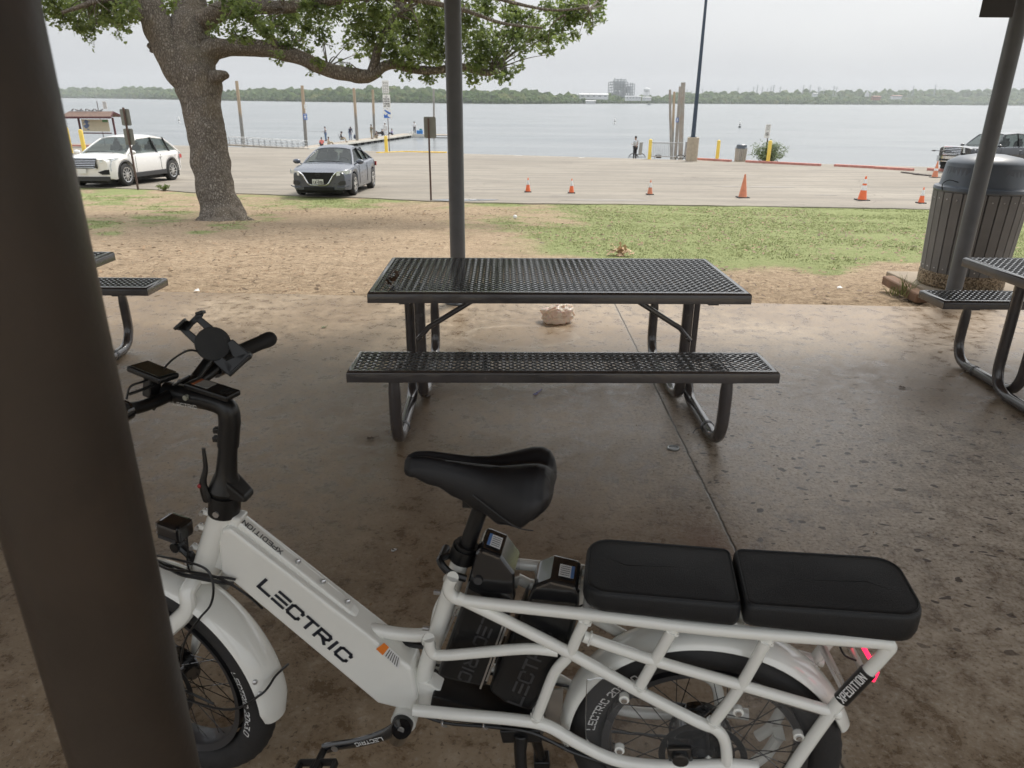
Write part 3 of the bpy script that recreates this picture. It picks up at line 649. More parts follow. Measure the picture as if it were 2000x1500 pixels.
b = nd(t,'Bump',{'Height':mth(t,'ADD',mth(t,'MINIMUM',vo,.25),mth(t,'MULTIPLY',n2,.22)),'Strength':.9,'Distance':.06}); t.links.new(b.outputs[0],p.inputs['Normal'])
tb = G(436,428); TT = (tb-V(0,0,CH)).dot(Fw)
oak = thing('oak_tree', tb, 'big oak with thick rough trunk and long leafy limbs near the parking lot', 'tree')
def tp(x, y, dt=0): return PT(x,y,TT+dt)
trunk = MB()
def limb(pts, k=8, n=22, lump=.1, seed=0):
    """pts: (px, py, halfwidth px, depth offset)"""
    P = [tp(x,y,dt) for x,y,hw,dt in pts]; W_ = [hw/F*(TT+dt) for x,y,hw,dt in pts]
    C = crv(P,k); Wc = [v.x for v in crv([V(w__,0,0) for w__ in W_],k)]
    rs = []; x = None
    for i, c in enumerate(C):
        t_ = (C[min(i+1,len(C)-1)]-C[max(i-1,0)]).normalized()
        x = t_.orthogonal() if x is None else x-t_*t_.dot(x); x.normalize(); y = t_.cross(x)
        ring = []
        for j in range(n):
            a = 2*math.pi*j/n; d = x*math.cos(a)+y*math.sin(a)
            q = 1+lump*noise.noise(V(math.cos(a)*1.3,math.sin(a)*1.3,i*.22+seed))+lump*.35*noise.noise(V(math.cos(a)*4,math.sin(a)*4,i*.5+seed))
            ring.append(c+d*Wc[i]*q)
        rs.append(ring)
    trunk.rings(rs); return C
# butt flare
base_pts = [(440,500,84,.0),(438,450,62,.0),(436,430,46,0),(427,395,37,0),(417,350,35,0),(409,300,35,0),(400,250,35.5,0),(394,210,36,0),(388,170,42,0),(380,135,42,0),(371,100,37,.05),(371,60,36,.1),(371,20,31,.2),(371,-40,28,.35),(380,-140,28,.6),(390,-260,22,.9),(395,-380,14,1.2)]
limb(base_pts,6,30,.16,1)
limb([(380,180,22,-.12),(354,140,33,-.1),(333,100,31,-.1),(313,60,29,-.15),(295,20,27,-.25),(274,-20,25,-.4),(235,-90,24,-.7),(190,-180,18,-1.1),(150,-260,12,-1.5)],6,22,.12,3)
C_r = limb([(385,130,28,.05),(410,100,23,0),(440,93,16,-.05),(480,92,16,-.15),(520,96,15,-.25),(560,104,14.5,-.35),(600,119,13.5,-.45),(640,136,13.5,-.5),(680,145,13.5,-.5),(712,149,13,-.5),(732,144,10,-.5),(750,130,9,-.5),(775,125,10,-.55),(805,135,8,-.6),(850,138,7,-.7),(900,130,7,-.8),(950,142,6,-.9),(990,135,4,-1.)],6,18,.16,5)
limb([(395,40,20,0),(440,18,17,-.3),(500,12,15,-.7),(560,14,11,-1.0),(640,2,9,-1.3),(720,-6,7,-1.6),(800,-2,5.5,-1.8),(900,18,4,-2.0),(980,45,3,-2.1),(1060,55,2,-2.1)],5,14,.15,7)
limb([(470,14,9,-.5),(500,45,9,-.5),(530,75,8,-.5),(545,98,6,-.4)],5,12,.1,9)
limb([(722,150,9,-.5),(733,120,9,-.55),(742,85,8,-.6),(760,50,6,-.7),(775,15,5,-.8),(790,-30,4,-.9)],5,12,.1,11)
limb([(780,-60,7,-1.8),(860,-40,5,-2),(950,-10,4,-2.2),(1030,12,3,-2.3),(1090,20,2.5,-2.3),(1150,14,2,-2.3)],5,10,.1,13)
limb([(300,40,10,-.3),(250,10,8,-.6),(200,0,6,-.9),(150,15,4,-1.1),(120,25,3,-1.2)],5,10,.1,15)
# roots, snags and burls
for x, y, hw in ((392,436,13),(474,434,14),(425,444,12),(498,438,8),(452,446,10)):
    limb([(437,400,14,-.1),(x*.5+437*.5,420,hw,-.25),(x,y,hw*.9,-.35),(x+(x-437)*.35,y+10,hw*.4,-.45)],4,10,.15,x)
limb([(418,152,14,-.2),(430,148,11,-.3),(440,147,8,-.35),(441,149,5,-.38)],3,10,.2,17); limb([(300,95,10,-.1),(294,92,9,-.15),(291,94,5,-.15)],3,8,.2,18)
trunk_o = build(trunk,'trunk',M_bark,oak,smooth=70)
# crown: clusters traced as volumes, each with its own depth, twigs and leaves
blobs = []
def B(x, y, r, n=1.0, d=None): blobs.append((x,y,r,n,d if d is not None else rnd.uniform(-1.6,.8)))
for q_ in [(105,10,22),(130,28,22),(115,45,12),(150,45,18),(160,62,12),(172,75,9),(183,87,6),(178,50,16),(150,15,24),(190,20,28),(190,48,12),(205,35,18),(222,48,12),(228,65,9),(236,78,5),(225,20,24),(245,10,24),(240,42,14),(262,30,14),(270,12,14),(275,38,8),(215,5,25),(170,0,25),(250,55,8),(355,5,20),(335,22,8),(330,5,14)]: B(*q_)
for q_ in [(430,15,24),(455,10,25),(425,40,10),(440,45,12),(418,55,12),(480,20,26),(460,55,14),(475,70,16),(455,72,10),(490,85,14),(500,50,14),(520,60,20),(540,40,24),(560,60,22),(560,90,18),(590,80,20),(600,50,20),(570,20,25),(610,15,25),(545,110,12),(600,105,16),(620,120,12),(545,122,6),(610,140,8),(622,147,5),(630,70,18),(640,40,16),(655,20,22),(650,90,8),(640,128,9),(665,122,8),(680,128,9),(690,60,20),(700,30,28),(680,85,12),(715,75,22),(700,105,9),(735,50,28),(745,20,30),(725,100,16),(760,80,26),(770,45,30),(790,20,30),(775,110,20),(745,110,10),(800,75,28),(820,45,28),(840,20,30),(795,115,20),(820,105,22),(800,148,8),(788,140,9),(845,80,26),(860,55,26),(850,115,18),(870,100,20),(835,148,14),(845,155,8),(870,135,14),(880,20,24),(880,60,22),(745,148,5),(862,140,8)]: B(*q_)
for q_ in [(905,60,20),(915,90,24),(920,25,22),(950,10,22),(935,60,20),(945,85,24),(970,65,18),(960,105,22),(930,120,20),(920,145,16),(930,158,8),(950,140,14),(970,145,12),(990,145,13),(1005,135,10),(1015,128,8),(980,120,12),(1000,20,20),(1010,45,22),(985,25,14),(1000,75,24),(990,95,16),(1020,95,12),(1015,108,7),(1035,70,22),(1050,50,20),(1040,30,16),(1060,75,18),(1070,95,12),(1075,106,6),(1080,60,20),(1095,75,14),(1070,10,18),(1090,25,20),(1110,40,18),(1120,65,12),(1128,75,6),(1110,10,22),(1130,20,22),(1150,30,18),(1155,50,10),(1150,62,5),(1170,20,12),(1175,40,9),(1140,0,20),(1170,0,14),(890,0,20)]: B(*q_)
for _ in range(170):                                       # the part of the crown above the picture
    x = rnd.gauss(560,330); y = rnd.uniform(-620,-15); 
    if abs(x-560) > 640*math.sqrt(max(.05,1-((y+160)/520)**2)): continue
    B(x,y,rnd.uniform(30,60),.42,rnd.uniform(-3.2,3.4))
leaf = [(0,0),(.10,.20),(.34,.30),(.16,.46),(.40,.72),(.14,.80),(0,1.0),(-.14,.80),(-.40,.72),(-.16,.46),(-.34,.30),(-.10,.20)]
lv = []; lf = []; tw = MB()
limbpts = [tp(x,y,dt) for x,y,dt in ((310,20,-.2),(250,8,-.6),(190,0,-.9),(372,10,.2),(440,18,-.3),(500,12,-.7),(560,18,-1),(640,4,-1.3),(720,2,-1.6),(800,12,-1.8),(900,32,-2),(980,60,-2.1),(480,92,-.15),(560,105,-.35),(640,130,-.5),(710,146,-.5),(750,130,-.5),(805,133,-.6),(880,132,-.75),(960,140,-.9),(742,85,-.6),(770,30,-.75),(950,-10,-2.2),(1040,22,-2.3),(1100,30,-2.3),(520,65,-.5),(380,-140,.6),(390,-300,.9),(200,-150,-1),(1150,20,-2.3))]
for (x,y,r,dn_,dt) in blobs:
    c = tp(x,y,dt); R = r/F*(TT+dt); lp_ = min(limbpts,key=lambda q: (q-c).length)
    if y > -60 or rnd.random() < .5:
        mid = (lp_+c)/2+V(rnd.uniform(-.15,.15),rnd.uniform(-.15,.15),rnd.uniform(0,.2)); tw.tube(crv([lp_,mid,c],4),[.022,.018,.014,.011,.009,.007,.006,.005,.004],5)
    nl = int(dn_*max(12, 118*(r/14.0)**2*(1 if y > -60 else .55)))
    twigs = [c+V(rnd.gauss(0,.5),rnd.gauss(0,.6),rnd.gauss(0,.5))*R for _ in range(max(2,nl//9))]
    if y > -60:
        for q_ in twigs[:5]: tw.tube([c,q_],.004,3)
    for _ in range(nl):
        q_ = rnd.choice(twigs); c2 = q_+V(rnd.gauss(0,.07),rnd.gauss(0,.07),rnd.gauss(0,.06))
        if (c2-c).length > R*1.25: continue
        s_ = rnd.uniform(.055,.125); yaw = rnd.uniform(0,6.283); pit = rnd.gauss(-.35,.55); rol = rnd.gauss(0,.6)
        M_ = Matrix.Rotation(yaw,3,'Z')@Matrix.Rotation(pit,3,'X')@Matrix.Rotation(rol,3,'Y'); o = len(lv)
        cv_ = rnd.uniform(.05,.3)
        for lx, ly in leaf: lv.append(c2+M_@V(lx*s_, ly*s_, -cv_*(abs(lx)+.4*ly*ly)*s_))
        lf.append(tuple(range(o,o+12)))
M_leaf, t, p = newmat('oak_leaf'); geo = nd(t,'TexCoord').outputs['Object']
n1 = tnoise(t,geo,9,2,.5); n2 = tnoise(t,geo,.9,3,.5)
col = ramp(t,n1,[(.3,(.055,.085,.03)),(.5,(.10,.14,.05)),(.66,(.165,.20,.075)),(.76,(.22,.19,.09))]); col = mixc(t, ramp(t,n2,[(.45,0.0),(.65,.45)]), col, (.14,.18,.04)); t.links.new(col,p.inputs['Base Color']); p.inputs['Roughness'].default_value = .45; p.inputs['Specular IOR Level'].default_value = .45
tl = nd(t,'BsdfTranslucent',{'Color':mixc(t,.5,col,(.36,.45,.13))}); ms = nd(t,'MixShader',{0:.5}); t.links.new(p.outputs[0],ms.inputs[1]); t.links.new(tl.outputs[0],ms.inputs[2]); t.links.new(ms.outputs[0],t.nodes['Material Output'].inputs[0])
q = MB(); q.v = lv; q.f = lf; q.m = [0]*len(lf); print('leaves',len(lf)); crown = build(q,'crown',M_leaf,oak,smooth=0)
build(tw,'twigs',M_bark,oak,smooth=0)

# ================================================================== BINS
M_slat = mat('grey_recycled_slat',(.19,.19,.19),.7,var=.15,vs_=3,bump=.4,bs=140); M_lid = mat('blue_grey_plastic',(.10,.12,.145),.38,var=.08,spec=.5,bump=.08,bs=60); M_agg, t, p = newmat('exposed_aggregate'); geo = nd(t,'TexCoord').outputs['Object']
vo = nd(t,'TexVoronoi',{'Vector':geo,'Scale':85.0}); t.links.new(ramp(t,nd(t,'SeparateColor',{'Color':vo.outputs['Color']}).outputs[0],[(.1,(.10,.075,.05)),(.5,(.25,.19,.12)),(.9,(.4,.33,.24))]),p.inputs['Base Color']); p.inputs['Roughness'].default_value = .9
b = nd(t,'Bump',{'Height':vo.outputs['Distance'],'Strength':.8,'Distance':.004}); t.links.new(b.outputs[0],p.inputs['Normal'])
M_screw = mat('zinc_screw',(.6,.6,.6),.3,metal=1); M_dark = mat('dark_gap',(.015,.015,.015),.9)
bp = PZ(1885,568,0); bc = V(bp.x+.145, bp.y+.34, -.02)
bn = thing('litter_bin', bc, 'large round litter bin of grey slats with domed blue grey lid behind the right post', 'litter bin')
q = MB(); q.lathe([(.345,0),(.36,.02),(.36,.125),(.35,.14)],bc,n=48); build(q,'base',M_agg,bn)
q = MB(); q.lathe([(.305,.13),(.33,.86)],bc,n=40); build(q,'liner',M_dark,bn)
NS = 26
for i in range(NS):
    a = 2*math.pi*(i+.3)/NS; q = MB(); r0, r1 = .352, .372; w0 = 2*math.pi*r0/NS*.92; w1 = 2*math.pi*r1/NS*.92
    er = V(math.cos(a),math.sin(a),0); et = V(-math.sin(a),math.cos(a),0)
    A_ = [bc+er*r0-et*w0/2+V(0,0,.14),bc+er*r0+et*w0/2+V(0,0,.14),bc+er*(r1+.012)+et*w1/2+V(0,0,.86),bc+er*(r1+.012)-et*w1/2+V(0,0,.86)]
    q.prism(A_,[p_-er*.028 for p_ in A_]); s_ = build(q,'slat',M_slat,bn,smooth=0,bevel=.004)
    q = MB()
    for z_, rr_ in ((.18,r0+.002),(.80,r1+.010)): q.sphere(bc+er*rr_+V(0,0,z_),(.007,.007,.007),8,5)
    build(q,'screw',M_screw,s_)
q = MB(); q.lathe([(.385,.862),(.392,.875),(.385,.90),(.352,.912),(.345,.925),(.325,1.10),(.318,1.115),(.25,1.155),(.12,1.18),(.01,1.185)],bc,n=48); 
lid = build(q,'lid',M_lid,bn,smooth=40)
M_flap = mat('lid_flap',(.085,.10,.125),.45)
for a in (-1.25,-2.9,.4):
    ring = []
    for k in range(9): b_ = a-.42+.84*k/8; ring.append(bc+V(.3425*math.cos(b_),.3425*math.sin(b_),.93))
    top = [bc+V(.3285*math.cos(a-.42+.84*k/8),.3285*math.sin(a-.42+.84*k/8),1.075) for k in range(9)]
    q = MB(); q.add(ring+top,[(k,k+1,9+k+1,9+k) for k in range(8)]); build(q,'lid_flap',M_flap,lid,smooth=0)
q = MB(); q.tube(crv([bc+V(-.385,-.05,.87),bc+V(-.40,-.06,.93),bc+V(-.37,-.10,.965),bc+V(-.31,-.14,.95)],5),.0035,6); build(q,'wire',M_dark,bn)
# concrete wheel stop / broken kerb block by the bin
ka, kb = PZ(1737,556,0), PZ(1800,590,0); q = MB(); q.beam(ka+V(0,.05,.035),kb+V(.02,.03,.02),.11,.085); 
M_rust = mat('rusty_concrete',(.24,.15,.10),.9,var=.3,vs_=7,bump=.6,bs=50); tag(build(q,'kerb_block',M_rust,loc=ka,bevel=.015),'broken brown concrete block lying beside the large litter bin','concrete block')
# concrete pad under the bin
q = MB(); q.box(bc+V(.25,.05,-.035),(1.35,1.0,.07)); tag(build(q,'bin_pad',mat('pad_concrete',(.30,.25,.19),.9,var=.2,bump=.4),bevel=.01),kind='structure')
# grass tuft by the block
def blades(mb, c, n, rad, h, lean=.35, wd_=.004):
    for _ in range(n):
        a = rnd.uniform(0,6.283); r_ = rad*math.sqrt(rnd.random()); b0 = V(c[0]+r_*math.cos(a),c[1]+r_*math.sin(a),c[2]); hh_ = h*rnd.uniform(.5,1.1); d = V(rnd.gauss(0,lean),rnd.gauss(0,lean),1)*hh_; s_ = V(math.cos(a+1),math.sin(a+1),0)*wd_
        mb.add([b0-s_,b0+s_,b0+d*.55+s_*.7,b0+d+V(d.x,d.y,0)*.5,b0+d*.55-s_*.7],[(0,1,2,3,4)])
M_blade, t, p = newmat('grass_blade'); geo = nd(t,'TexCoord').outputs['Object']; n1 = tnoise(t,geo,3.5,3,.6); n2 = tnoise(t,geo,40,1,.5)
col = ramp(t,n1,[(.3,(.18,.215,.09)),(.5,(.245,.275,.12)),(.7,(.34,.345,.175))]); col = mixc(t, ramp(t,n2,[(.55,0.0),(.7,.7)]), col, (.42,.38,.18)); t.links.new(col,p.inputs['Base Color']); p.inputs['Roughness'].default_value = .7; p.inputs['Specular IOR Level'].default_value = .25
q = MB(); tc0 = PZ(1782,585,0)+V(0,.12,0); blades(q,tc0,34,.07,.2); blades(q,tc0+V(-.08,.05,0),22,.06,.10); tag(build(q,'weed_tuft',M_blade,smooth=0,loc=tc0),'thin green weeds sprouting beside the broken concrete block','weed')
# grass over the lawn
gb = MB(); cnt = 0
while cnt < 78000:
    X_ = rnd.uniform(-14,17); Y_ = 5.9+16.5*rnd.random()**1.25; g = grass_at(X_,Y_)+.10*fbm(X_,Y_,3,8)
    if Y_ > nearY(X_)+.08: continue
    if g < rnd.uniform(.35,.85): continue
    px_, py_, _t = proj((X_,Y_,0))
    if px_ < 100 or px_ > 2060: continue
    blades(gb,(X_,Y_,gz(X_,Y_)),3,.04,.024+.010*fbm(X_,Y_,1,4),.45,.0022+.00010*Y_); cnt += 3
tag(build(gb,'grass',M_blade,smooth=0),kind='stuff')
# dead leaves, twigs and bark on the dirt
M_litter = mat('dry_leaf',(.22,.15,.09),.8,var=.85,vs_=9); lt = MB()
for _ in range(19000):
    X_ = rnd.uniform(-9,8); Y_ = 5.85+14*rnd.random()**1.3
    if Y_ > nearY(X_): continue
    if fbm(X_,Y_,.5,11)+rnd.uniform(-.5,.5) < -.05: continue
    c = V(X_,Y_,gz(X_,Y_)+.028); s_ = rnd.uniform(.012,.035)*(1+.02*Y_); a = rnd.uniform(0,6.28); u_ = V(math.cos(a),math.sin(a),rnd.uniform(-.3,.3))*s_; v_ = V(-math.sin(a),math.cos(a),rnd.uniform(-.4,.4))*s_*rnd.choice((.12,.35,.5))
    lt.add([c-u_,c-u_*.3+v_,c+u_*.5+v_*.8,c+u_,c+u_*.2-v_],[(0,1,2,3,4)])
for _ in range(420):
    X_ = rnd.uniform(-3,4.5); Y_ = rnd.uniform(1.2,5.7); c = V(X_,Y_,.004); s_ = rnd.uniform(.004,.010); a = rnd.uniform(0,6.28); u_ = V(math.cos(a),math.sin(a),.2)*s_; v_ = V(-math.sin(a),math.cos(a),.2)*s_*.5
    lt.add([c-u_,c+v_,c+u_,c-v_],[(0,1,2,3)])
tag(build(lt,'leaf_litter',M_litter,smooth=0),kind='stuff')
# ================================================================== CARGO BICYCLE
def loc3(p): p = Vector(p); q_ = p-FA; return (q_.dot(BD), q_.dot(BN), p.z)
M_fw = mat('white_bicycle_paint',(.84,.84,.79),.10,var=.04,vs_=5,coat=.7,spec=.5,bump=.03,bs=40)
M_bk = mat('black_anodised',(.009,.009,.0095),.33,var=.2,vs_=20,bump=.1,bs=200,spec=.5); M_gloss = mat('gloss_black',(.012,.012,.013),.14,coat=.8,var=.05)
M_rub = mat('tyre_rubber',(.022,.021,.021),.72,var=.2,vs_=25,bump=.35,bs=150); M_silver = mat('silver_alloy',(.58,.58,.58),.28,metal=.95,var=.08)
M_vinyl = mat('black_vinyl',(.011,.012,.014),.5,var=.25,vs_=7,bump=.5,bs=420,spec=.42); M_lycra = mat('saddle_cover',(.008,.008,.010),.42,var=.2,vs_=10,bump=.4,bs=600,spec=.5)
M_let = mat('navy_lettering',(.02,.024,.035),.3,var=.02); M_gryl = mat('grey_lettering',(.05,.05,.052),.45,var=.02); M_whl = mat('white_lettering',(.75,.75,.74),.5,var=.03)
M_scr = mat('lcd_glass',(.03,.04,.035),.08,var=.3,spec=.7); M_blue = mat('blue_label',(.06,.17,.42),.4,var=.03); M_orange = mat('orange_label',(.80,.22,.03),.45,var=.03); M_zip = mat('rim_grey',(.09,.09,.095),.3,metal=.6)
bike = thing('cargo_bicycle', BW(.62,0,0), 'white electric cargo bicycle with black two part rear seat pad standing nearest the viewer', 'bicycle')
up_ = V(0,0,1)
def S(x, y, o=0): return BK(x,y,o)
# --- down tube
npoly = [S(432,1036,.034),S(444,1030,.034),S(804,1308,.034),S(815,1368,.034),S(806,1392,.034),S(737,1375,.034),S(430,1118,.034),S(425,1060,.034)]
q = MB(); q.prism(npoly,[p_-BN*.068 for p_ in npoly]); rp_ = [S(436,1034,.017),S(456,1012,.017),S(684,1196,.017),S(704,1222,.017),S(790,1292,.017),S(780,1320,.017)]; q.prism(rp_,[p_-BN*.034 for p_ in rp_]); dtube = build(q,'down_tube',M_fw,bike,smooth=0,bevel=.008,seg=3)
ux = (S(663,1284,.034)-S(503,1144,.034)).normalized(); uy = BN.cross(ux); o_ = S(505,1145,.034)
q = MB(); text(q,'LeCTRIC',plane_map(o_,ux,uy),.0285,wd=1.06,th=.27,gap=.37,slant=.0); build(q,'lettering',M_let,dtube,smooth=0)
T_ = uy; o_ = S(524,1070,.034)-BN*.040; q = MB(); text(q,'XPEDITION',plane_map(o_+T_*.0008+uy*0,-ux,T_.cross(-ux)),.0095,wd=.85,th=.2,gap=.3); 
tl0 = S(456,1012,.017); tl1 = S(684,1196,.017); tdir = (tl1-tl0).normalized(); tn = BN.cross(tdir)
q = MB(); text(q,'XPEDITION',plane_map(tl0+tdir*.125-BN*.014+tn*.0005,-tdir,tn.cross(-tdir)),.0115,wd=.85,th=.2,gap=.32); build(q,'lettering',M_let,dtube,smooth=0)
for k in (.165,.235,.305): q = MB(); c = tl0+tdir*k-BN*.017; q.cyl(c,c+tn*.006,.006,10); q.sphere(c+tn*.006,.005,8,5); build(q,'bolt',M_silver,dtube)
stk_ = [S(735,1266,.034),S(751,1254,.034),S(783,1283,.034),S(779,1307,.034)]; q = MB(); q.add([p_+BN*.0018 for p_ in stk_],[(0,1,2,3)]); stc = build(q,'warning_sticker',M_whl,dtube,smooth=0)
q = MB(); q.add([p_+BN*.0026 for p_ in (stk_[0],stk_[1],stk_[1].lerp(stk_[2],.3),stk_[0].lerp(stk_[3],.3))],[(0,1,2,3)]); build(q,'orange_band',M_orange,stc,smooth=0)
q = MB()
for k in range(6):
    f0 = .38+.1*k; a_, b2_, c2_, d2_ = [stk_[i].lerp(stk_[j],f) for i,j,f in ((0,3,f0),(1,2,f0),(1,2,f0+.035),(0,3,f0+.035))]; q.add([a_.lerp(b2_,.12)+BN*.0026,a_.lerp(b2_,.88)+BN*.0026,d2_.lerp(c2_,.88)+BN*.0026,d2_.lerp(c2_,.12)+BN*.0026],[(0,1,2,3)])
build(q,'print_lines',M_gryl,stc,smooth=0)
# --- head tube, lugs
h0, h1 = BW(.134,0,.592), BW(.204,0,.757); q = MB(); q.cyl(h0,h1,.031,28); q.cyl(h0-(h1-h0).normalized()*.006,h0+V(0,0,.004),.036,28); hx_ = (h1-h0).normalized()
for k in (.12,.35,.68,.92):
    c = h0.lerp(h1,k); q.cyl(c,c-BD*.046+V(0,0,.004),.0065,10)
ht = build(q,'head_tube',M_fw,bike)
for k in (.12,.35,.68,.92): c = h0.lerp(h1,k)-BD*.046+V(0,0,.004); q = MB(); q.cyl(c-BN*.01,c+BN*.01,.005,10); build(q,'bolt',M_silver,ht)
q = MB(); g1 = [S(412,1030,.02),S(440,1010,.02),S(470,1015,.02),S(440,1120,.02),S(408,1108,.02)]; q.prism(g1,[p_-BN*.04 for p_ in g1]); build(q,'head_gusset',M_fw,bike,smooth=0,bevel=.008,seg=3)
# --- curved top tube and seat tube
q = MB(); q.tube(crv([S(668,1205,0),S(700,1222,0),S(752,1234,0),S(800,1240,0),S(842,1240,0)],6),.015,16); build(q,'top_tube',M_fw,bike)
sA, sB = S(901,1088,0), S(806,1386,0); q = MB(); q.cyl(sB,sA,.0195,24); stt = build(q,'seat_tube',M_fw,bike)
for k in (.55,.78): c = sB.lerp(sA,k)-BD*.02; q = MB(); q.cyl(c,c-BD*.014,.0055,10); build(q,'bottle_boss',M_silver,stt)
bbc = S(800,1378,0); q = MB(); q.cyl(bbc-BN*.05,bbc+BN*.05,.029,24); build(q,'bottom_bracket',M_fw,bike)
g2 = [S(817,1331,.02),S(843,1338,.02),S(905,1383,.02),S(903,1389,.02),S(815,1391,.02)]; q = MB(); q.prism(g2,[p_-BN*.04 for p_ in g2]); build(q,'gusset_plate',M_fw,bike,smooth=0,bevel=.003)
# --- cargo frame: near and far side
def rail(px, off, r_, sm_=6):
    P = [S(x,y,off) for x,y in px]
    return crv(P,sm_) if sm_ else P
def side(off, sg):
    sh = BN*(off-.07)
    def R(px, r_=.0132, sm_=6):
        q = MB(); P = [p_+sh for p_ in rail(px,.07,r_,sm_)]; q.tube(P,r_,14); return q
    c = build(R([(884,1128),(876,1148),(886,1166),(915,1174),(990,1183),(1100,1195),(1200,1206),(1350,1225),(1500,1239),(1640,1249),(1722,1255),(1738,1262),(1730,1274),(1695,1312),(1640,1368),(1560,1480),(1530,1525),(1500,1545)],.0125),'cargo_rail',M_fw,bike)
    build(R([(893,1166),(1000,1218),(1103,1270),(1248,1350),(1360,1408),(1398,1424),(1416,1450),(1420,1500),(1420,1540)],.0122),'cargo_rail',M_fw,bike)
    build(R([(838,1248),(842,1272),(862,1280),(940,1274),(1030,1267),(1090,1272)],.0115),'cargo_rail',M_fw,bike)
    for pl_ in ([(1147,1203),(1128,1242),(1111,1280),(1084,1312),(1062,1365),(1046,1408)],[(1318,1223),(1274,1298),(1245,1348)],[(1502,1242),(1446,1340),(1388,1418)],[(1140,1243),(1268,1287),(1437,1335),(1640,1394)]):
        q = R(pl_,.0115)
        for e0_, e1_ in ((pl_[0],pl_[1]),(pl_[-1],pl_[-2])):
            a_ = S(*e0_,.07)+sh; d_ = (S(*e1_,.07)+sh-a_).normalized(); c_ = a_+d_*.0125; x_, y_, z_ = fr(c_,c_+d_)
            q.tube([c_+(x_*math.cos(t_)+y_*math.sin(t_))*(.0125+.0012*math.sin(7*t_)) for t_ in [2*math.pi*k/28 for k in range(28)]],.0024,6,closed=True)
        build(q,'cargo_strut',M_fw,bike)
    build(R([(808,1387),(900,1396),(1010,1406),(1070,1418),(1130,1452),(1195,1482),(1260,1494),(1340,1496),(1430,1494),(1480,1500)],.0130),'chain_stay',M_fw,bike)
    q = MB()                                               # curved arms that tie the side to the seat tube
    for pA, pB in (((884,1128),sA.lerp(sB,.16)),((838,1248),sA.lerp(sB,.55))):
        a = S(*pA,.07)+sh; q.tube(crv([a,a.lerp(pB,.35)-BD*.008,pB],6),.0125,14)
    build(q,'cargo_bridge',M_fw,bike)
side(.07,1); side(-.07,-1)
for x, y in ((1147,1203),(1500,1240),(1046,1408)): a = S(x,y,.07); q = MB(); q.tube([a,a-BN*.14],.011,12); build(q,'cross_bar',M_fw,bike)
for x, y in ((869,1408),(950,1412),(1110,1456)):
    a = S(x,y,.06); q = MB(); q.tube(crv([a+BD*-.006,a+V(0,0,-.014)-BD*.007,a+V(0,0,-.016)+BD*.004],4),.0025,6); build(q,'cable_hook',M_silver,bike)
# --- sleeve with lettering on the rear stay
a, b_ = S(1696,1311,.07), S(1643,1366,.07); q = MB(); q.cyl(a,b_,.0152,20); slv = build(q,'rubber_sleeve',M_bk,bike)
d_ = (a-b_).normalized(); nn = (V(0,0,CH)-a); nn = (nn-d_*nn.dot(d_)).normalized(); uu = nn.cross(d_)
def cylmap(o, d, r_, x0, h_):
    return lambda u_, v_: o+d*(x0+u_)+(nn*math.cos((v_-h_/2)/r_)+uu*math.sin((v_-h_/2)/r_))*(r_+.0022)
q = MB(); text(q,'XPEDITION',cylmap(b_,d_,.0152,.006,.0125),.0125,wd=.5,th=.17,gap=.22); build(q,'lettering',M_whl,slv,smooth=0)
# --- steering assembly, turned to the far side
TH = math.radians(11); hS = -BD*math.cos(TH)-BN*math.sin(TH); lS = V(0,0,1).cross(hS); rS = -lS
if lS.dot(BN) < 0: lS = -lS; rS = -lS
c0_, c1_ = BW(.202,0,.752), BW(.250,0,.985); cd = (c1_-c0_).normalized()
q = MB(); q.cyl(c0_,c0_+cd*.045,.033,28); q.cyl(c0_+cd*.045,c0_+cd*.05,.034,28); cb = build(q,'headset',M_bk,bike)
q = MB(); q.cyl(c0_+cd*.015+BN*.030,c0_+cd*.015+BN*.036,.007,10); build(q,'clamp_bolt',M_silver,cb)
q = MB(); prof = [(.030,.05),(.034,.062),(.028,.082),(.022,.10),(.0195,.14),(.0185,.18),(.0185,.22)]
x_, y_, z_ = fr(c0_,c1_); Mx = Matrix((x_,y_,z_)).transposed(); q.lathe(prof,c0_,Mx,28); sc1 = build(q,'steering_column',M_bk,bike)
q = MB(); jp = c0_+cd*.062; q.prism([jp+BD*.012-BN*.026+cd*.03,jp+BD*.055-BN*.02-cd*.008,jp+BD*.058-BN*.02-cd*.022,jp+BD*.01-BN*.026-cd*.014],[jp+BD*.012+BN*.026+cd*.03,jp+BD*.055+BN*.02-cd*.008,jp+BD*.058+BN*.02-cd*.022,jp+BD*.01+BN*.026-cd*.014]); build(q,'folding_hinge',M_bk,bike,smooth=0,bevel=.006)
lv_ = jp-BD*.026+BN*.018; q = MB(); q.tube(crv([lv_-cd*.02+BN*.004,lv_-BD*.012+cd*.02+BN*.006,lv_-BD*.008+cd*.06+BN*.006,lv_-BD*.016+cd*.105+BN*.004],5),[.014,.0145,.014,.013,.012,.0105,.009,.008,.0075,.007,.0065,.006,.0058,.0055,.005,.0045],10,flat=.7); lev = build(q,'folding_lever',M_bk,bike)
q = MB(); q.sphere(lv_-BD*.016+cd*.018+BN*.012,.005,8,6); build(q,'safety_catch',mat('red_catch',(.35,.03,.03),.4),lev)
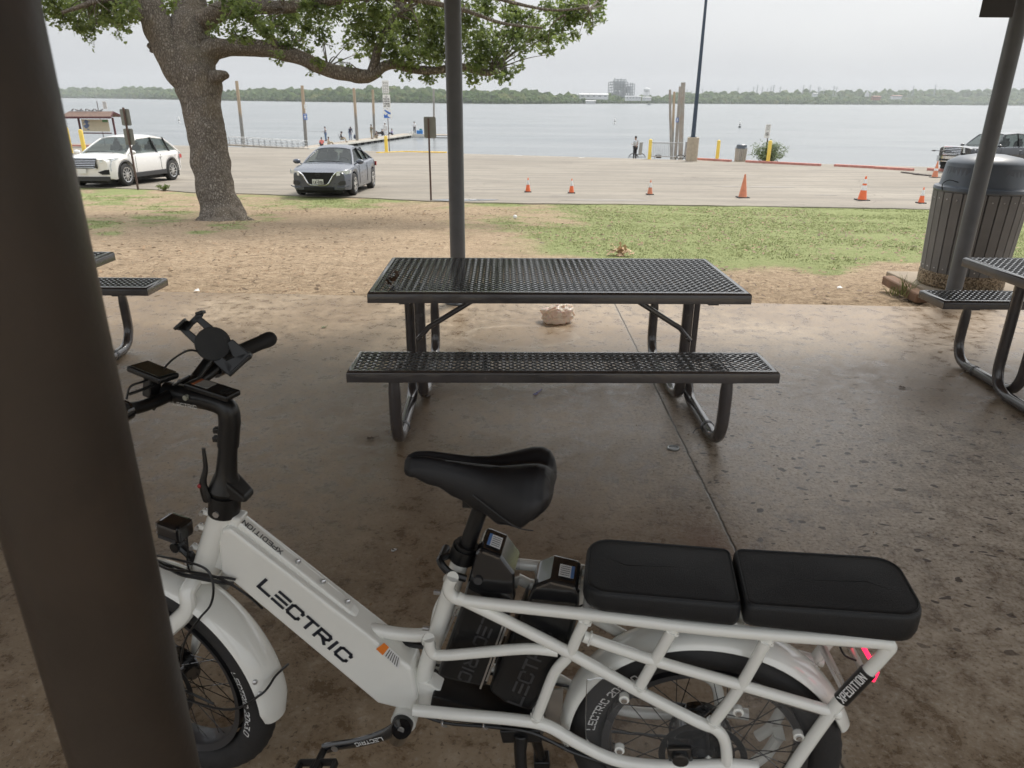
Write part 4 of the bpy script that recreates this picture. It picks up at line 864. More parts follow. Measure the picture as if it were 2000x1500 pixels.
# upper sleeve + stem
q = MB(); q.tube(crv([c0_+cd*.165,c0_+cd*.20,c0_+cd*.225,c1_+cd*.0+hS*.006+V(0,0,.014),c1_+hS*.04+V(0,0,.024),c1_+hS*.10+V(0,0,.026),c1_+hS*.155+V(0,0,.028)],6),[.0215]*37,16); stem = build(q,'stem',M_bk,bike)
q = MB(); so_ = c1_+hS*.028+V(0,0,.028)+lS*.026; text(q,'LeCTRIC',plane_map(c1_+hS*.118+V(0,0,.0135)+lS*.0238,-hS,V(0,0,1),.001),.0065,wd=1.1,th=.2,gap=.35); build(q,'lettering',M_whl,stem,smooth=0)
q = MB(); q.cyl(c1_+hS*.085+V(0,0,.033)+lS*.016,c1_+hS*.085+V(0,0,.033)+lS*.0255,.0055,16); build(q,'button',mat('pale_button',(.35,.36,.30),.4),stem)
for k in (.105,.125):
    q = MB(); c = c0_+cd*(.075+k)-BD*.026; q.box(c,(.014,.014,.012)); build(q,'cable_guide',M_bk,stem,smooth=0,bevel=.002)
pad = MB(); pc = c1_+hS*.035+V(0,0,.050); Mr = Matrix((hS,lS,V(0,0,1))).transposed(); Mt = Mr@Matrix.Rotation(math.radians(-8),3,'Y')
pad.box(pc,(.105,.042,.012),Mt); pd = build(pad,'charge_cover',M_bk,bike,smooth=0,bevel=.003)
q = MB(); q.box(pc+Mt@V(.018,0,.0068),(.034,.028,.001),Mt); stk2 = build(q,'caution_sticker',mat('faded_sticker',(.30,.30,.28),.5),pd,smooth=0); q = MB(); q.box(pc+Mt@V(.035,0,.0068),(.007,.028,.0014),Mt); build(q,'orange_band',mat('dull_orange',(.42,.12,.04),.5),stk2,smooth=0)
for k in range(3): q = MB(); q.box(pc+Mt@V(-.028-.008*k,0,.0062),(.003,.022,.002),Mt); build(q,'vent_slot',M_dark,pd,smooth=0)
Bc = c1_+hS*.135+V(0,0,.028)
# handlebar
def hb(sd_): return [Bc+sd_*0, Bc+sd_*.05, Bc+sd_*.10+V(0,0,.006), Bc+sd_*.14+V(0,0,.022)-hS*.008, Bc+sd_*.19+V(0,0,.034)-hS*.022, Bc+sd_*.255+V(0,0,.044)-hS*.045]
L_ = crv([p_ for p_ in hb(lS)][::-1],5); Rr = crv(hb(rS),5); q = MB(); q.tube(L_[:-1]+Rr,.0125,14); bar = build(q,'handlebar',M_bk,bike)
for sd_ in (rS,lS):
    P = crv(hb(sd_),5); P = P[15:]; q = MB(); n_ = len(P); q.tube(P,[.0165+(.0025 if i in (2,4) else 0)+(.0015 if i > n_-3 else 0) for i in range(n_)],16); q.sphere(P[-1],.0175,14,8); g_ = build(q,'grip',M_rub,bar)
    q = MB(); c = Bc+sd_*.13+V(0,0,.010); q.cyl(c-sd_*.012,c+sd_*.012,.02,14); q.tube(crv([c+hS*.02,c+hS*.045+sd_*.02-V(0,0,.012),c+hS*.058+sd_*.07-V(0,0,.02)-hS*.01,c+hS*.04+sd_*.13-V(0,0,.02)],5),[.009,.009,.008,.008,.0075,.007,.007,.0068,.0065,.0062,.006,.006,.006,.006,.0065,.007],10,flat=.6); build(q,'brake_lever',M_gloss,bike)
# display
dc = S(298,724,0)-BN*.0; dcz = Bc+hS*.02+V(0,0,.06)+lS*.018; 
Md = Mr@Matrix.Rotation(math.radians(-12),3,'Y')@Matrix.Rotation(math.radians(6),3,'X'); dcn = S(299,727,-.01)
q = MB(); q.box(dcn,(.084,.054,.013),Md); q.box(dcn+Md@V(-.0,0,-.03),(.022,.03,.045),Md); dp_ = build(q,'display',M_bk,bike,smooth=0,bevel=.004)
q = MB(); q.box(dcn+Md@V(0,0,.0076),(.072,.045,.0012),Md); scn = build(q,'screen',M_scr,dp_,smooth=0)
# phone holder: plate, two rails, jaws and disc
tH = (Bc+rS*.05-V(0,0,CH)).dot(Fw); 
def C1(x, y, dt=0): return PT(220+x/3.41, 580+y/3.41, tH+dt)
vd_ = (C1(650,320)-V(0,0,CH)).normalized()
ph = MB()
for pl_ in ([(410,215),(480,150),(505,158),(540,185),(500,235)],[(500,170),(560,110),(590,88),(612,98),(600,130),(570,160),(535,190)],[(430,205),(475,190),(800,455),(775,525),(740,500)],[(535,140),(575,120),(760,270),(740,300),(700,300)],[(735,430),(815,395),(870,375),(915,362),(935,380),(925,410),(775,525)],[(760,300),(800,280),(905,370),(860,420),(800,400)]):
    P = [C1(x,y,-.004) for x,y in pl_]; ph.prism(P,[p_+vd_*.010 for p_ in P])
holder = build(ph,'phone_holder',M_bk,bike,smooth=0,bevel=.002)
c = C1(668,312,-.012); x_, y_, z_ = fr(c,c+vd_); q = MB(); q.cyl(c,c+vd_*.02,.036,36); build(q,'holder_disc',mat('rubber_pad',(.024,.025,.026),.7,bump=.2,bs=300),holder,bevel=.002)
for jx_, jy_, jx2, jy2 in ((415,212,485,150),(560,112,610,98),(780,520,925,385)):
    q = MB(); a, b_ = C1(jx_,jy_,-.018), C1(jx2,jy2,-.018); q.beam(a,b_,.007,.020,vd_); build(q,'jaw',M_bk,holder,smooth=0,bevel=.002)
q = MB(); q.tube([c+vd_*.02,c+vd_*.05+V(0,0,-.02),Bc+rS*.04],.011,12); q.sphere(c+vd_*.035+V(0,0,-.012),.016,12,8); q.cyl(Bc+rS*.025,Bc+rS*.055,.021,16); q.cyl(Bc+rS*.04-hS*.02+V(0,0,.0),Bc+rS*.04-hS*.04+V(0,0,.0),.009,10); build(q,'ball_mount',M_bk,holder)
# --- wheels
def wheel(c, ax, hd, nm, lab, rear=False):
    ax = ax.normalized(); hd = hd.normalized(); R_t, r_t = .249, .037
    P = lambda a, r_, w_: c+hd*(r_*math.cos(a))+V(0,0,1)*(r_*math.sin(a))+ax*w_
    q = MB(); rs = []
    for i in range(72):
        a = 2*math.pi*i/72; rs.append([P(a, .2045+.0*j+rr_, w_) for j, (rr_, w_) in enumerate([(0,-.028),(0,.028),(.010,.032),(.002,.029),(-.006,.027),(-.010,.018),(-.010,-.018),(-.006,-.027),(.002,-.029),(.010,-.032)])])
    q.rings(rs,True,False,True); wh = build(q,'wheel',M_zip,bike,smooth=40)
    q = MB(); rs = []; NB = 96
    for i in range(NB):
        a = 2*math.pi*i/NB; ring = []
        for j in range(20):
            b2 = 2*math.pi*j/20; rr_ = R_t+r_t*math.cos(b2)*1.0; w_ = r_t*math.sin(b2)*1.02
            if math.cos(b2) > .45 and (j+i) % 2 == 0: rr_ += .0016
            ring.append(P(a,rr_,w_))
        rs.append(ring)
    q.rings(rs,True,False,True); ty = build(q,'tyre',M_rub,wh,smooth=60)
    q = MB()
    for i in range(36):
        a = 2*math.pi*i/36; sd_ = 1 if i % 2 else -1; b2 = a+(.85 if (i//2) % 2 else -.85)
        q.tube([P(b2,.036 if not rear else .062,sd_*.028),P(a,.2,sd_*.004)],.0011,4)
    build(q,'spokes',M_gloss,wh)
    q = MB(); hr = .05 if not rear else .068
    for a_, b2, r_ in ((-.052,.052,.012),(-.034,.034,hr*.45),(-.030,-.026,hr),(.026,.030,hr),(.036,.042,.026)): q.cyl(c+ax*a_,c+ax*b2,r_,28)
    if rear: q.cyl(c-ax*.03,c+ax*.03,.064,28)
    hb_ = build(q,'hub',M_gloss,wh)
    q = MB()
    rs = [[P(2*math.pi*i/48,r_,.040+w_) for r_, w_ in ((.078,0),(.092,0),(.092,.002),(.078,.002))] for i in range(48)]; q.rings(rs,True,False,True)
    for i in range(6): a = 2*math.pi*i/6; q.beam(P(a,.02,.041),P(a+.5,.08,.041),.006,.0018,ax)
    build(q,'brake_disc',M_bk,wh,smooth=0)
    # raised sidewall lettering
    def arc(a0, sgn=1): return lambda u_, v_: P(a0-sgn*(u_/.245), .232+v_*sgn if sgn > 0 else .246-v_*-1*-1, .0385+.0*u_)
    def amap(a0):
        def f(u_, v_):
            r_ = .233+v_; tt_ = max(-1,min(1,(r_-R_t)/r_t)); return P(a0-u_/.243, r_, r_t*1.02*math.sqrt(1-tt_*tt_)+.0008)
        return f
    q = MB()
    for a0 in ((.42,.42+math.pi) if not rear else (3.02,6.16)):
        q2 = MB()
        if not rear: text(q2,'LECTRIC 20x3.0',amap(a0 if a0 < 1 else a0),.0155,wd=.72,th=.17,gap=.26)
        else: text(q2,'LECTRIC 20x3.0',amap(a0),.0155,wd=.72,th=.17,gap=.26)
        build(q2,'lettering',M_whl,ty,smooth=0)
    return P, wh
Fc = BW(.003,0,.285); Rc = BW(1.2487,0,.285)
PF, wf = wheel(Fc,lS,-hS,'front','front wheel')
PR, wr = wheel(Rc,BN,BD,'rear','rear wheel',True)

# --- fenders
def fender(P, a0, a1, nm='fender', wide=.047, R0=.306):
    q = MB(); rs = []
    N_ = 40
    for i in range(N_+1):
        a = a0+(a1-a0)*i/N_; k = min(1, min(i,N_-i)/2.0); ww = wide*(.72+.28*k)
        outer = [P(a, R0-.020+.022*math.cos(b2)*1.0, ww*math.sin(b2)) for b2 in [-1.5+3.0*j/10 for j in range(11)]]
        inner = [P(a, R0-.0225+.022*math.cos(b2)*1.0, (ww-.002)*math.sin(b2)) for b2 in [1.5-3.0*j/10 for j in range(11)]]
        rs.append(outer+inner)
    q.rings(rs); return build(q,nm,M_fw,bike,smooth=50)
ff = fender(PF, math.radians(-6), math.radians(140)); rfd = fender(PR, math.radians(22), math.radians(188))
# fender stays and reflective bolts
q = MB(); a = PF(math.radians(14),.309,.03); q.tube(crv([Fc+lS*.06,PF(math.radians(2),.2,.06),a+lS*.018,PF(math.radians(16),.318,0),PF(math.radians(14),.309,-.05)],6),.0028,8); build(q,'fender_stay',M_bk,bike)
for k in (13,19): q = MB(); q.sphere(PF(math.radians(k),.298,.040),.006,8,6); build(q,'bolt',M_silver,ff)
# --- fork
cw0 = BW(.128,0,.600)
q = MB(); q.cyl(cw0-V(0,0,.008)-(h1-h0).normalized()*.01,cw0+(h1-h0).normalized()*.004,.034,24); q.tube(crv([Fc+lS*.066+V(0,0,.005),Fc.lerp(cw0,.5)+lS*.067+hS*.012,cw0+lS*.064-V(0,0,.07),cw0+lS*.050-V(0,0,.025),cw0-V(0,0,.004)],6),[.012,.013,.014,.015,.016,.017,.018,.019,.020,.0205,.021,.021,.021,.021,.021,.021,.021,.021,.022,.022,.022,.022,.023,.023,.023],14,flat=.8)
q.tube(crv([Fc-lS*.066+V(0,0,.005),Fc.lerp(cw0,.5)-lS*.067+hS*.012,cw0-lS*.064-V(0,0,.07),cw0-lS*.050-V(0,0,.025),cw0-V(0,0,.004)],6),[.012,.013,.014,.015,.016,.017,.018,.019,.020,.0205,.021,.021,.021,.021,.021,.021,.021,.021,.022,.022,.022,.022,.023,.023,.023],14,flat=.8); build(q,'fork',M_fw,bike)
q = MB(); cc = Fc+lS*.075+(-hS)*.05+V(0,0,.045); q.box(cc,(.03,.05,.045),Mr); q.cyl(cc-lS*.01,cc+lS*.022,.018,14); q.cyl(Fc+lS*.045,Fc+lS*.08,.011,12); build(q,'brake_caliper',M_gloss,bike,smooth=0,bevel=.004)
q = MB(); q.tube([PF(.15,.05,.045),PF(.05,.12,.05),PF(.0,.16,.05)],.003,6); build(q,'brake_hose',M_bk,bike)
# --- headlight
hl = S(342,1031,.0)+hS*.0; Mh = Matrix((-BD,BN*-1,V(0,0,1))).transposed(); Mh = Matrix((hS,lS,V(0,0,1))).transposed()@Matrix.Rotation(math.radians(-6),3,'Y')
q = MB(); q.box(hl,(.062,.052,.044),Mh); hlo = build(q,'headlight',M_gloss,bike,smooth=0,bevel=.010,seg=3)
q = MB(); q.box(hl+Mh@V(.0325,0,0),(.004,.040,.030),Mh); build(q,'lens',M_silver,hlo,smooth=0); q = MB(); q.box(hl+Mh@V(0,.0262,-.013),(.046,.002,.008),Mh); text(q,'LECTRIC',plane_map(hl+Mh@V(.019,.0276,-.0155),-(Mh@V(1,0,0)),Mh@V(0,0,1),.0008),.005,wd=.8,th=.2,gap=.3); build(q,'name_strip',M_gryl,hlo,smooth=0)
q = MB(); q.tube(crv([hl-V(0,0,.02),hl-V(0,0,.045)-hS*.005,hl-V(0,0,.065)-hS*.03,h0+V(0,0,.02)-BD*.03],5),.010,10); q.cyl(hl-V(0,0,.045)-lS*.014,hl-V(0,0,.045)+lS*.014,.012,12); build(q,'bracket',M_bk,hlo)
# --- cables
def cable(pts, r_=.0028): q = MB(); q.tube(crv([S(x,y,o) for x,y,o in pts],6),r_,6); build(q,'cable',M_bk,bike)
cable([(305,1085,.03),(350,1094,.05),(400,1110,.06),(416,1140,.07),(412,1180,.08),(388,1210,.09),(362,1250,.08),(352,1300,.07)],.0026)
cable([(300,1092,.0),(345,1108,.04),(395,1125,.05),(440,1128,.045),(460,1132,.038)])
cable([(305,1100,.03),(330,1112,.05),(380,1118,.055),(430,1130,.045),(480,1160,.03),(512,1188,.0)],.003)
cable([(312,1098,.02),(350,1120,.05),(385,1128,.05),(425,1136,.04),(455,1140,.02)],.0045); cable([(365,1050,.02),(367,1075,.02),(366,1100,.02),(372,1118,.03)],.0022)
cable([(300,800,-.02),(330,760,-.02),(370,735,-.02)],.003); cable([(320,720,.0),(340,700,-.02),(370,684,-.06),(395,690,-.1)],.0022); cable([(252,770,.05),(275,762,.03),(300,752,.0)],.003); cable([(247,780,.06),(255,755,.05),(280,745,.02),(300,735,0)],.0022)
cable([(815,1392,.05),(870,1412,.055),(960,1420,.055),(1040,1432,.06),(1120,1470,.065),(1200,1496,.06)],.0035); cable([(820,1396,.03),(880,1405,.03),(1000,1422,.03),(1150,1478,.04)],.004)
cable([(1640,1262,.0),(1650,1280,.0),(1672,1290,.0)],.0022); cable([(1145,1180,.0),(1120,1190,.02),(1100,1215,.03)],.0022)
# --- crank, pedal
q = MB(); q.cyl(bbc+BN*.05,bbc+BN*.068,.024,24); q.cyl(bbc+BN*.068,bbc+BN*.092,.019,20); ck = build(q,'crank_spindle',M_bk,bike)
ca = bbc+BN*.105; cpnts = [S(786,1418,.105),S(748,1436,.105),S(704,1449,.105),S(660,1456,.105),S(634,1462,.105)]
q = MB(); q.tube(crv(cpnts,5),[.0195,.018,.0165,.0155,.0145,.014,.0135,.013,.013,.0125,.0125,.0122,.012,.012,.012,.012,.0125,.013,.0135,.0135,.013],14,flat=.62,ref=tuple(BN)); q.cyl(bbc+BN*.088,cpnts[0]+BN*.008,.021,18); crk = build(q,'crank_arm',M_gloss,bike)
cu = (cpnts[1]-cpnts[3]).normalized(); q = MB(); text(q,'LeCTRIC',plane_map(cpnts[1]+BN*.0098+V(0,0,.0055),-cu,BN.cross(-cu),.001),.0088,wd=.95,th=.2,gap=.3); build(q,'lettering',M_whl,crk,smooth=0)
q = MB(); q.cyl(cpnts[0]+BN*.009,cpnts[0]+BN*.013,.007,12); q.cyl(cpnts[3]+BN*.0085-cu*.005,cpnts[3]+BN*.0095-cu*.005,.008,16); build(q,'axle_cap',M_silver,crk)
pa = cpnts[4]; q = MB(); q.cyl(pa,pa+BN*.10,.008,10)
pc_ = pa+BN*.075-V(0,0,.002); Mp = Matrix((BD,BN,V(0,0,1))).transposed()@Matrix.Rotation(math.radians(-12),3,'Y')
for k in (-1,1): q.box(pc_+Mp@V(k*.042,0,0),(.010,.085,.016),Mp); q.box(pc_+Mp@V(0,k*.040,0),(.09,.010,.016),Mp)
q.box(pc_,(.022,.085,.018),Mp); pdl = build(q,'pedal',M_bk,bike,smooth=0,bevel=.003)
# far crank and chainring
q = MB(); rs = [[bbc-BN*.055+BD*(r_*math.cos(a))+V(0,0,r_*math.sin(a))+BN*w_ for r_, w_ in ((.07,0),(.082,0),(.082,.003),(.07,.003))] for a in [2*math.pi*i/44 for i in range(44)]]; q.rings(rs,True,False,True)
for i in range(5): a = 2*math.pi*i/5; q.beam(bbc-BN*.054,bbc-BN*.054+BD*.072*math.cos(a)+V(0,0,.072*math.sin(a)),.014,.003,BN)
build(q,'chainring',M_gloss,bike,smooth=0)
q = MB(); fc_ = bbc-BN*.09; q.beam(fc_,fc_+BD*.155+V(0,0,.06),.022,.012,BN); q.box(fc_+BD*.155+V(0,0,.06)-BN*.05,(.09,.08,.018),Mp); build(q,'crank_arm',M_gloss,bike,smooth=0,bevel=.003)
q = MB(); q.tube([bbc-BN*.054+V(0,0,.08),Rc-BN*.05+V(0,0,.045)],.0032,6); q.tube([bbc-BN*.054-V(0,0,.08),Rc-BN*.05-V(0,0,.05)],.0032,6); build(q,'chain',M_bk,bike)
# --- motor case and derailleur
q = MB(); q.cyl(Rc-BN*.040,Rc-BN*.052,.060,24); q.cyl(Rc-BN*.052,Rc-BN*.058,.045,24); q.tube([Rc-BN*.06-V(0,0,.03),Rc-BN*.06-V(0,0,.12)+BD*.02,Rc-BN*.055-V(0,0,.19)],.012,8); build(q,'derailleur',M_gloss,bike)
q = MB(); cc = Rc+BN*.055-BD*.05+V(0,0,.02); q.box(cc,(.05,.03,.05),Mp); q.cyl(cc,cc+BN*.025,.018,14); q.cyl(cc+BD*.02-V(0,0,.04),cc+BD*.02-V(0,0,.04)+BN*.025,.008,10); build(q,'brake_caliper',M_gloss,bike,smooth=0,bevel=.004)
q = MB(); dpp = [S(1312,1478,.062),S(1330,1478,.062),S(1345,1488,.062),S(1372,1488,.062),S(1384,1478,.062),S(1396,1488,.062),S(1396,1505,.062),S(1320,1505,.062)]; q.prism(dpp,[p_-BN*.006 for p_ in dpp]); drp = build(q,'dropout',M_fw,bike,smooth=0,bevel=.002)
for x in (1320,1372): q = MB(); a = S(x,1488,.064); q.cyl(a,a+BN*.006,.007,10); build(q,'bolt',M_bk,drp)
# --- kickstand
q = MB(); k0 = BW(.86,.0,.31)
for k in (-1,1):
    q.tube([k0+BN*(k*.05)-V(0,0,.02),k0+BN*(k*.06)-V(0,0,.06),k0+BN*(k*.13)+BD*.03-V(0,0,.30)],[.017,.014,.012],12); q.box(k0+BN*(k*.13)+BD*.03-V(0,0,.298),(.04,.04,.024))
q.box(k0-V(0,0,.025),(.09,.11,.035),Mp); build(q,'kickstand',M_bk,bike,smooth=40,bevel=.003)
# --- batteries
def battery(cap, body, off, nm, lett, hh_=.024):
    q = MB(); A_ = [S(x,y,off) for x,y in body]; q.prism(A_,[p_-BN*(2*off) for p_ in A_]); bt = build(q,'battery',M_bk,bike,smooth=0,bevel=.012,seg=3)
    q = MB(); A_ = [S(x,y,off) for x,y in cap]; q.prism(A_,[p_-BN*(2*off) for p_ in A_]); cp_ = build(q,'battery_cap',M_gloss,bt,smooth=0,bevel=.008,seg=3)
    (x0,y0),(x1,y1),s_ = lett; u_ = (S(x1,y1,off)-S(x0,y0,off)).normalized(); q = MB(); text(q,s_,plane_map(S(x0,y0,off),u_,BN.cross(u_),.001),hh_,wd=.95,th=.2,gap=.3); build(q,'lettering',M_gryl,bt,smooth=0)
    return bt, cp_
b1, c1b = battery([(928,1082),(938,1072),(978,1088),(1004,1122),(1004,1180),(902,1176)],[(905,1172),(1000,1192),(948,1346),(915,1340),(872,1330),(851,1322)],.042,'b',((948,1200),(896,1322),'LeCTRIC'))
b2, c2b = battery([(1028,1176),(1042,1146),(1074,1134),(1126,1146),(1132,1160),(1130,1196),(1026,1192)],[(1020,1188),(1128,1205),(1108,1290),(1038,1394),(985,1376),(953,1352)],.046,'b',((1016,1378),(1098,1196),'LeCTRIC'),.027)
def lab(cap_o, pts_, off, f0_, f1_, w0_, w1_):
    E1, E2 = S(*pts_[0],off), S(*pts_[1],off); A_ = [E1.lerp(E2,f0_)-BN*w0_,E1.lerp(E2,f1_)-BN*w0_,E1.lerp(E2,f1_)-BN*w1_,E1.lerp(E2,f0_)-BN*w1_]; nn_ = (A_[1]-A_[0]).cross(A_[3]-A_[0]).normalized(); nn_ = nn_ if nn_.dot(V(0,0,CH)-A_[0]) > 0 else -nn_
    A_ = [p_+nn_*.003 for p_ in A_]; q = MB(); q.add(A_,[(0,1,2,3)]); l_ = build(q,'label_sticker',M_whl,cap_o,smooth=0); q = MB()
    q.add([A_[0]+nn_*.0006,A_[0].lerp(A_[1],.22)+nn_*.0006,A_[3].lerp(A_[2],.22)+nn_*.0006,A_[3]+nn_*.0006],[(0,1,2,3)]); build(q,'blue_band',M_blue,l_,smooth=0)
    q = MB()
    for k in range(5):
        f0 = .12+.17*k; a, b_ = A_[0].lerp(A_[3],f0), A_[1].lerp(A_[2],f0); a2, b2_ = A_[0].lerp(A_[3],f0+.05), A_[1].lerp(A_[2],f0+.05)
        q.add([a.lerp(b_,.3)+nn_*.0006,a.lerp(b_,.93)+nn_*.0006,a2.lerp(b2_,.93)+nn_*.0006,a2.lerp(b2_,.3)+nn_*.0006],[(0,1,2,3)])
    build(q,'print_lines',M_gryl,l_,smooth=0)
lab(c1b,[(938,1072),(978,1088)],.042,.2,.85,.018,.058); lab(c2b,[(1126,1146),(1074,1134)],.046,.15,.72,.018,.058)
for x, y, o in ((934,1133,.045),): q = MB(); a = S(x,y,o-.002); q.cyl(a,a+BN*.004,.009,16); build(q,'key_lock',M_gryl,c1b)
q = MB()
for a_, b2_ in (((893,1190),(860,1265)),((997,1200),(950,1330)),((985,1215),(938,1345))): q.beam(S(*a_,.044),S(*b2_,.044),.004,.002,BN)
build(q,'mounting_strip',M_silver,bike,smooth=0)
q = MB(); q.beam(S(850,1345,.0),S(1060,1402,.0),.075,.035); build(q,'battery_tray',M_bk,bike,smooth=0,bevel=.004)
q = MB(); A_ = [S(1052,1352,.0),S(1100,1345,.0),S(1096,1440,.0),S(1044,1420,.0)]; q.prism(A_,[p_-BN*.004 for p_ in A_]); build(q,'mud_plate',M_silver,bike,smooth=0)
q = MB(); q.tube(crv([S(750,1248,-.02),S(790,1255,-.02),S(830,1262,-.02)],5),.008,8); q.tube([S(762,1255,-.03),S(800,1300,-.03),S(815,1340,-.03)],.008,8); build(q,'chain_guard',M_bk,bike)
# --- seat post, clamp and saddle
q = MB(); q.cyl(S(905,1085,0),S(946,972,0),.0165,20); build(q,'seat_post',M_bk,bike)
sd0 = S(905,1082,0); sdir = (S(946,972,0)-S(905,1085,0)).normalized(); q = MB(); q.cyl(sd0-sdir*.012,sd0+sdir*.02,.028,24); q.cyl(sd0+sdir*.02,sd0+sdir*.028,.024,24)
q.tube(crv([sd0-BD*.03+BN*.01,sd0-BD*.042+BN*.03-V(0,0,.0),sd0-BD*.02+BN*.04-V(0,0,.02),sd0+BD*.012+BN*.034-V(0,0,.035)],5),.008,8); q.cyl(sd0-BD*.04-BN*.015,sd0-BD*.04+BN*.02,.009,12); build(q,'seat_clamp',M_bk,bike)
zs0 = .925
st = [
 (.612,.008,-.014,.010),(.617,.020,-.004,.026),(.630,.029,.003,.038),(.66,.034,.006,.046),(.70,.038,.003,.056),(.74,.045,-.001,.072),(.78,.058,.000,.088),(.81,.074,.005,.100),(.838,.089,.012,.106),(.862,.098,.018,.102),(.882,.098,.020,.088),(.897,.088,.015,.070),(.907,.070,.004,.050),(.912,.042,-.012,.030)]
stt2 = []
for i in range(len(st)-1):
    for k in range(3): f0 = k/3; stt2.append(tuple(st[i][j]+(st[i+1][j]-st[i][j])*f0 for j in range(4)))
stt2.append(st[-1])
q = MB(); rs = []
for s_, w_, dz, dr in stt2:
    zt = zs0+dz; k = min(1,w_/.1); grv = .010*k+.003
    ring = [(0,-grv),(.10,-grv*.9),(.22,-.001),(.36,.003),(.52,.0),(.70,-.012*k-.004),(.86,-.032*k-.006),(.97,-dr*.55),(1.0,-dr*.75),(.97,-dr*.93),(.88,-dr),(.55,-dr*.92),(.0,-dr*.8)]
    half = [(a_*w_, zt+b2_) for a_, b2_ in ring]; full = half+[(-a_,b2_) for a_, b2_ in half[-2:0:-1]]
    wv = .0035*math.sin(s_*130)
    rs.append([BW(s_, a_, b2_+(wv if b2_ < zt-dr*.85 else 0)) for a_, b2_ in full])
q.rings(rs); sad = build(q,'saddle',M_lycra,bike,smooth=75)
mod = sad.modifiers.new('s','SUBSURF'); mod.levels = 1; mod.render_levels = 1
q = MB(); q.tube(crv([BW(.76,.052,zs0-.045),BW(.80,.070,zs0-.062),BW(.85,.10,zs0-.075),BW(.885,.115,zs0-.07)],6),.0012,5); q.tube(crv([BW(.70,.02,zs0+.007),BW(.80,.024,zs0+.006),BW(.86,.034,zs0+.013),BW(.895,.045,zs0+.012),BW(.908,.06,zs0+.0)],6),.0011,5); build(q,'seam',M_gryl,sad)
q = MB(); q.tube(crv([BW(.66,.0,zs0-.05),BW(.74,.022,zs0-.07),BW(.84,.03,zs0-.085)],5),.004,8); q.tube(crv([BW(.66,.0,zs0-.05),BW(.74,-.022,zs0-.07),BW(.84,-.03,zs0-.085)],5),.004,8); q.box(BW(.755,0,zs0-.075),(.05,.05,.03)); q.sphere(BW(.84,.0,zs0-.092),(.05,.05,.026),14,8); build(q,'saddle_rail',M_bk,sad,smooth=40)
# --- seat pads on the rack
def rrect(s0, s1, o0, o1, r_, z, corners, k=6):
    P = []
    for cs_, co, a0, on in ((s1,o1,0,corners[0]),(s0,o1,90,corners[1]),(s0,o0,180,corners[2]),(s1,o0,270,corners[3])):
        rr_ = r_*on; sx_ = 1 if cs_ == s1 else -1; sy_ = 1 if co == o1 else -1
        for j in range(k+1): a = math.radians(a0+90*j/k); P.append((cs_-sx_*rr_+rr_*math.cos(a), co-sy_*rr_+rr_*math.sin(a)))
    return P
def cushion(s0, s1, corners, zt0, zt1, zb):
    q = MB(); rs = []
    for k, (ins, fz) in enumerate(((.010,0),(.003,.10),(0,.3),(0,.80),(.0015,.92),(.005,.985),(.010,1.0),(.014,1.0),(.04,1.025),(.08,1.035))):
        P = rrect(s0+ins,s1-ins,-.092+ins,.092-ins,max(.006,.045-ins*.4),0,corners)
        rs.append([BW(s_,o_,zb+((zt0+(zt1-zt0)*(s_-s0)/(s1-s0))-zb)*fz) for s_,o_ in P])
    q.rings(rs); sp_ = build(q,'seat_pad',M_vinyl,bike,smooth=50); q = MB(); q.tube(rs[5],.0022,6,closed=True); build(q,'piping',M_vinyl,sp_)
for nm_, pts_ in (('cTL',(1150,1062)),('cM',(1428,1075)),('cMn',(1450,1187)),('cRn',(1780,1212)),('cRf',(1700,1100))): l = loc3(PZ(pts_[0],pts_[1],.72)); print(nm_,[round(a,3) for a in l])
cushion(.978,1.272,(.35,1,1,.35),.716,.722,.668); cushion(1.276,1.590,(1.0,.35,.35,1.0),.724,.738,.672)
# --- tail light, reflector
M_red_l, t, p = newmat('tail_light_lens'); p.inputs['Base Color'].default_value = (.6,.01,.03,1); p.inputs['Emission Color'].default_value = (1,.02,.08,1); p.inputs['Emission Strength'].default_value = 1.6; p.inputs['Roughness'].default_value = .2
q = MB(); a, b_ = S(1683,1262,.0), S(1697,1284,.0); q.beam(a,b_,.010,.055,BN.cross(up_)); q.v = []; q.f = []; q.m = []
q.beam(S(1684,1260,.02),S(1698,1284,.02),.008,.012,BN); q.beam(S(1712,1308,.03),S(1702,1328,.03),.010,.012,BN); tlo = build(q,'tail_light',M_red_l,bike,smooth=0,bevel=.002)
q = MB(); q.tube(crv([S(1602,1255,-.0),S(1625,1300,-.0),S(1650,1350,0)],5),.008,10); q.tube(crv([S(1660,1262,-.02),S(1680,1300,-.02),S(1692,1325,-.02)],5),.007,10); build(q,'light_bracket',M_silver,bike)
# --- clear wheel guards with screws
M_clear, t, p = newmat('clear_plastic'); p.inputs['Base Color'].default_value = (.9,.9,.9,1); p.inputs['Roughness'].default_value = .05; tr_ = nd(t,'BsdfTransparent',{'Color':(.93,.93,.93,1)}); ms = nd(t,'MixShader',{0:.025}); t.links.new(tr_.outputs[0],ms.inputs[1]); t.links.new(p.outputs[0],ms.inputs[2]); t.links.new(ms.outputs[0],t.nodes['Material Output'].inputs[0])
for poly in ([(1146,1335),(1152,1328),(1200,1332),(1385,1425),(1410,1470),(1412,1500),(1290,1500),(1190,1478),(1152,1450),(1144,1430)],[(1440,1348),(1460,1356),(1605,1398),(1608,1410),(1570,1470),(1545,1500),(1430,1500),(1425,1450),(1400,1418)]):
    A_ = crv([S(x,y,.060) for x,y in poly],3,True); q = MB(); q.prism(A_,[p_-BN*.002 for p_ in A_]); gd = build(q,'wheel_guard',M_clear,bike,smooth=0)
    q = MB(); q.tube(A_,.0009,4,closed=True); build(q,'guard_edge',M_silver,gd)
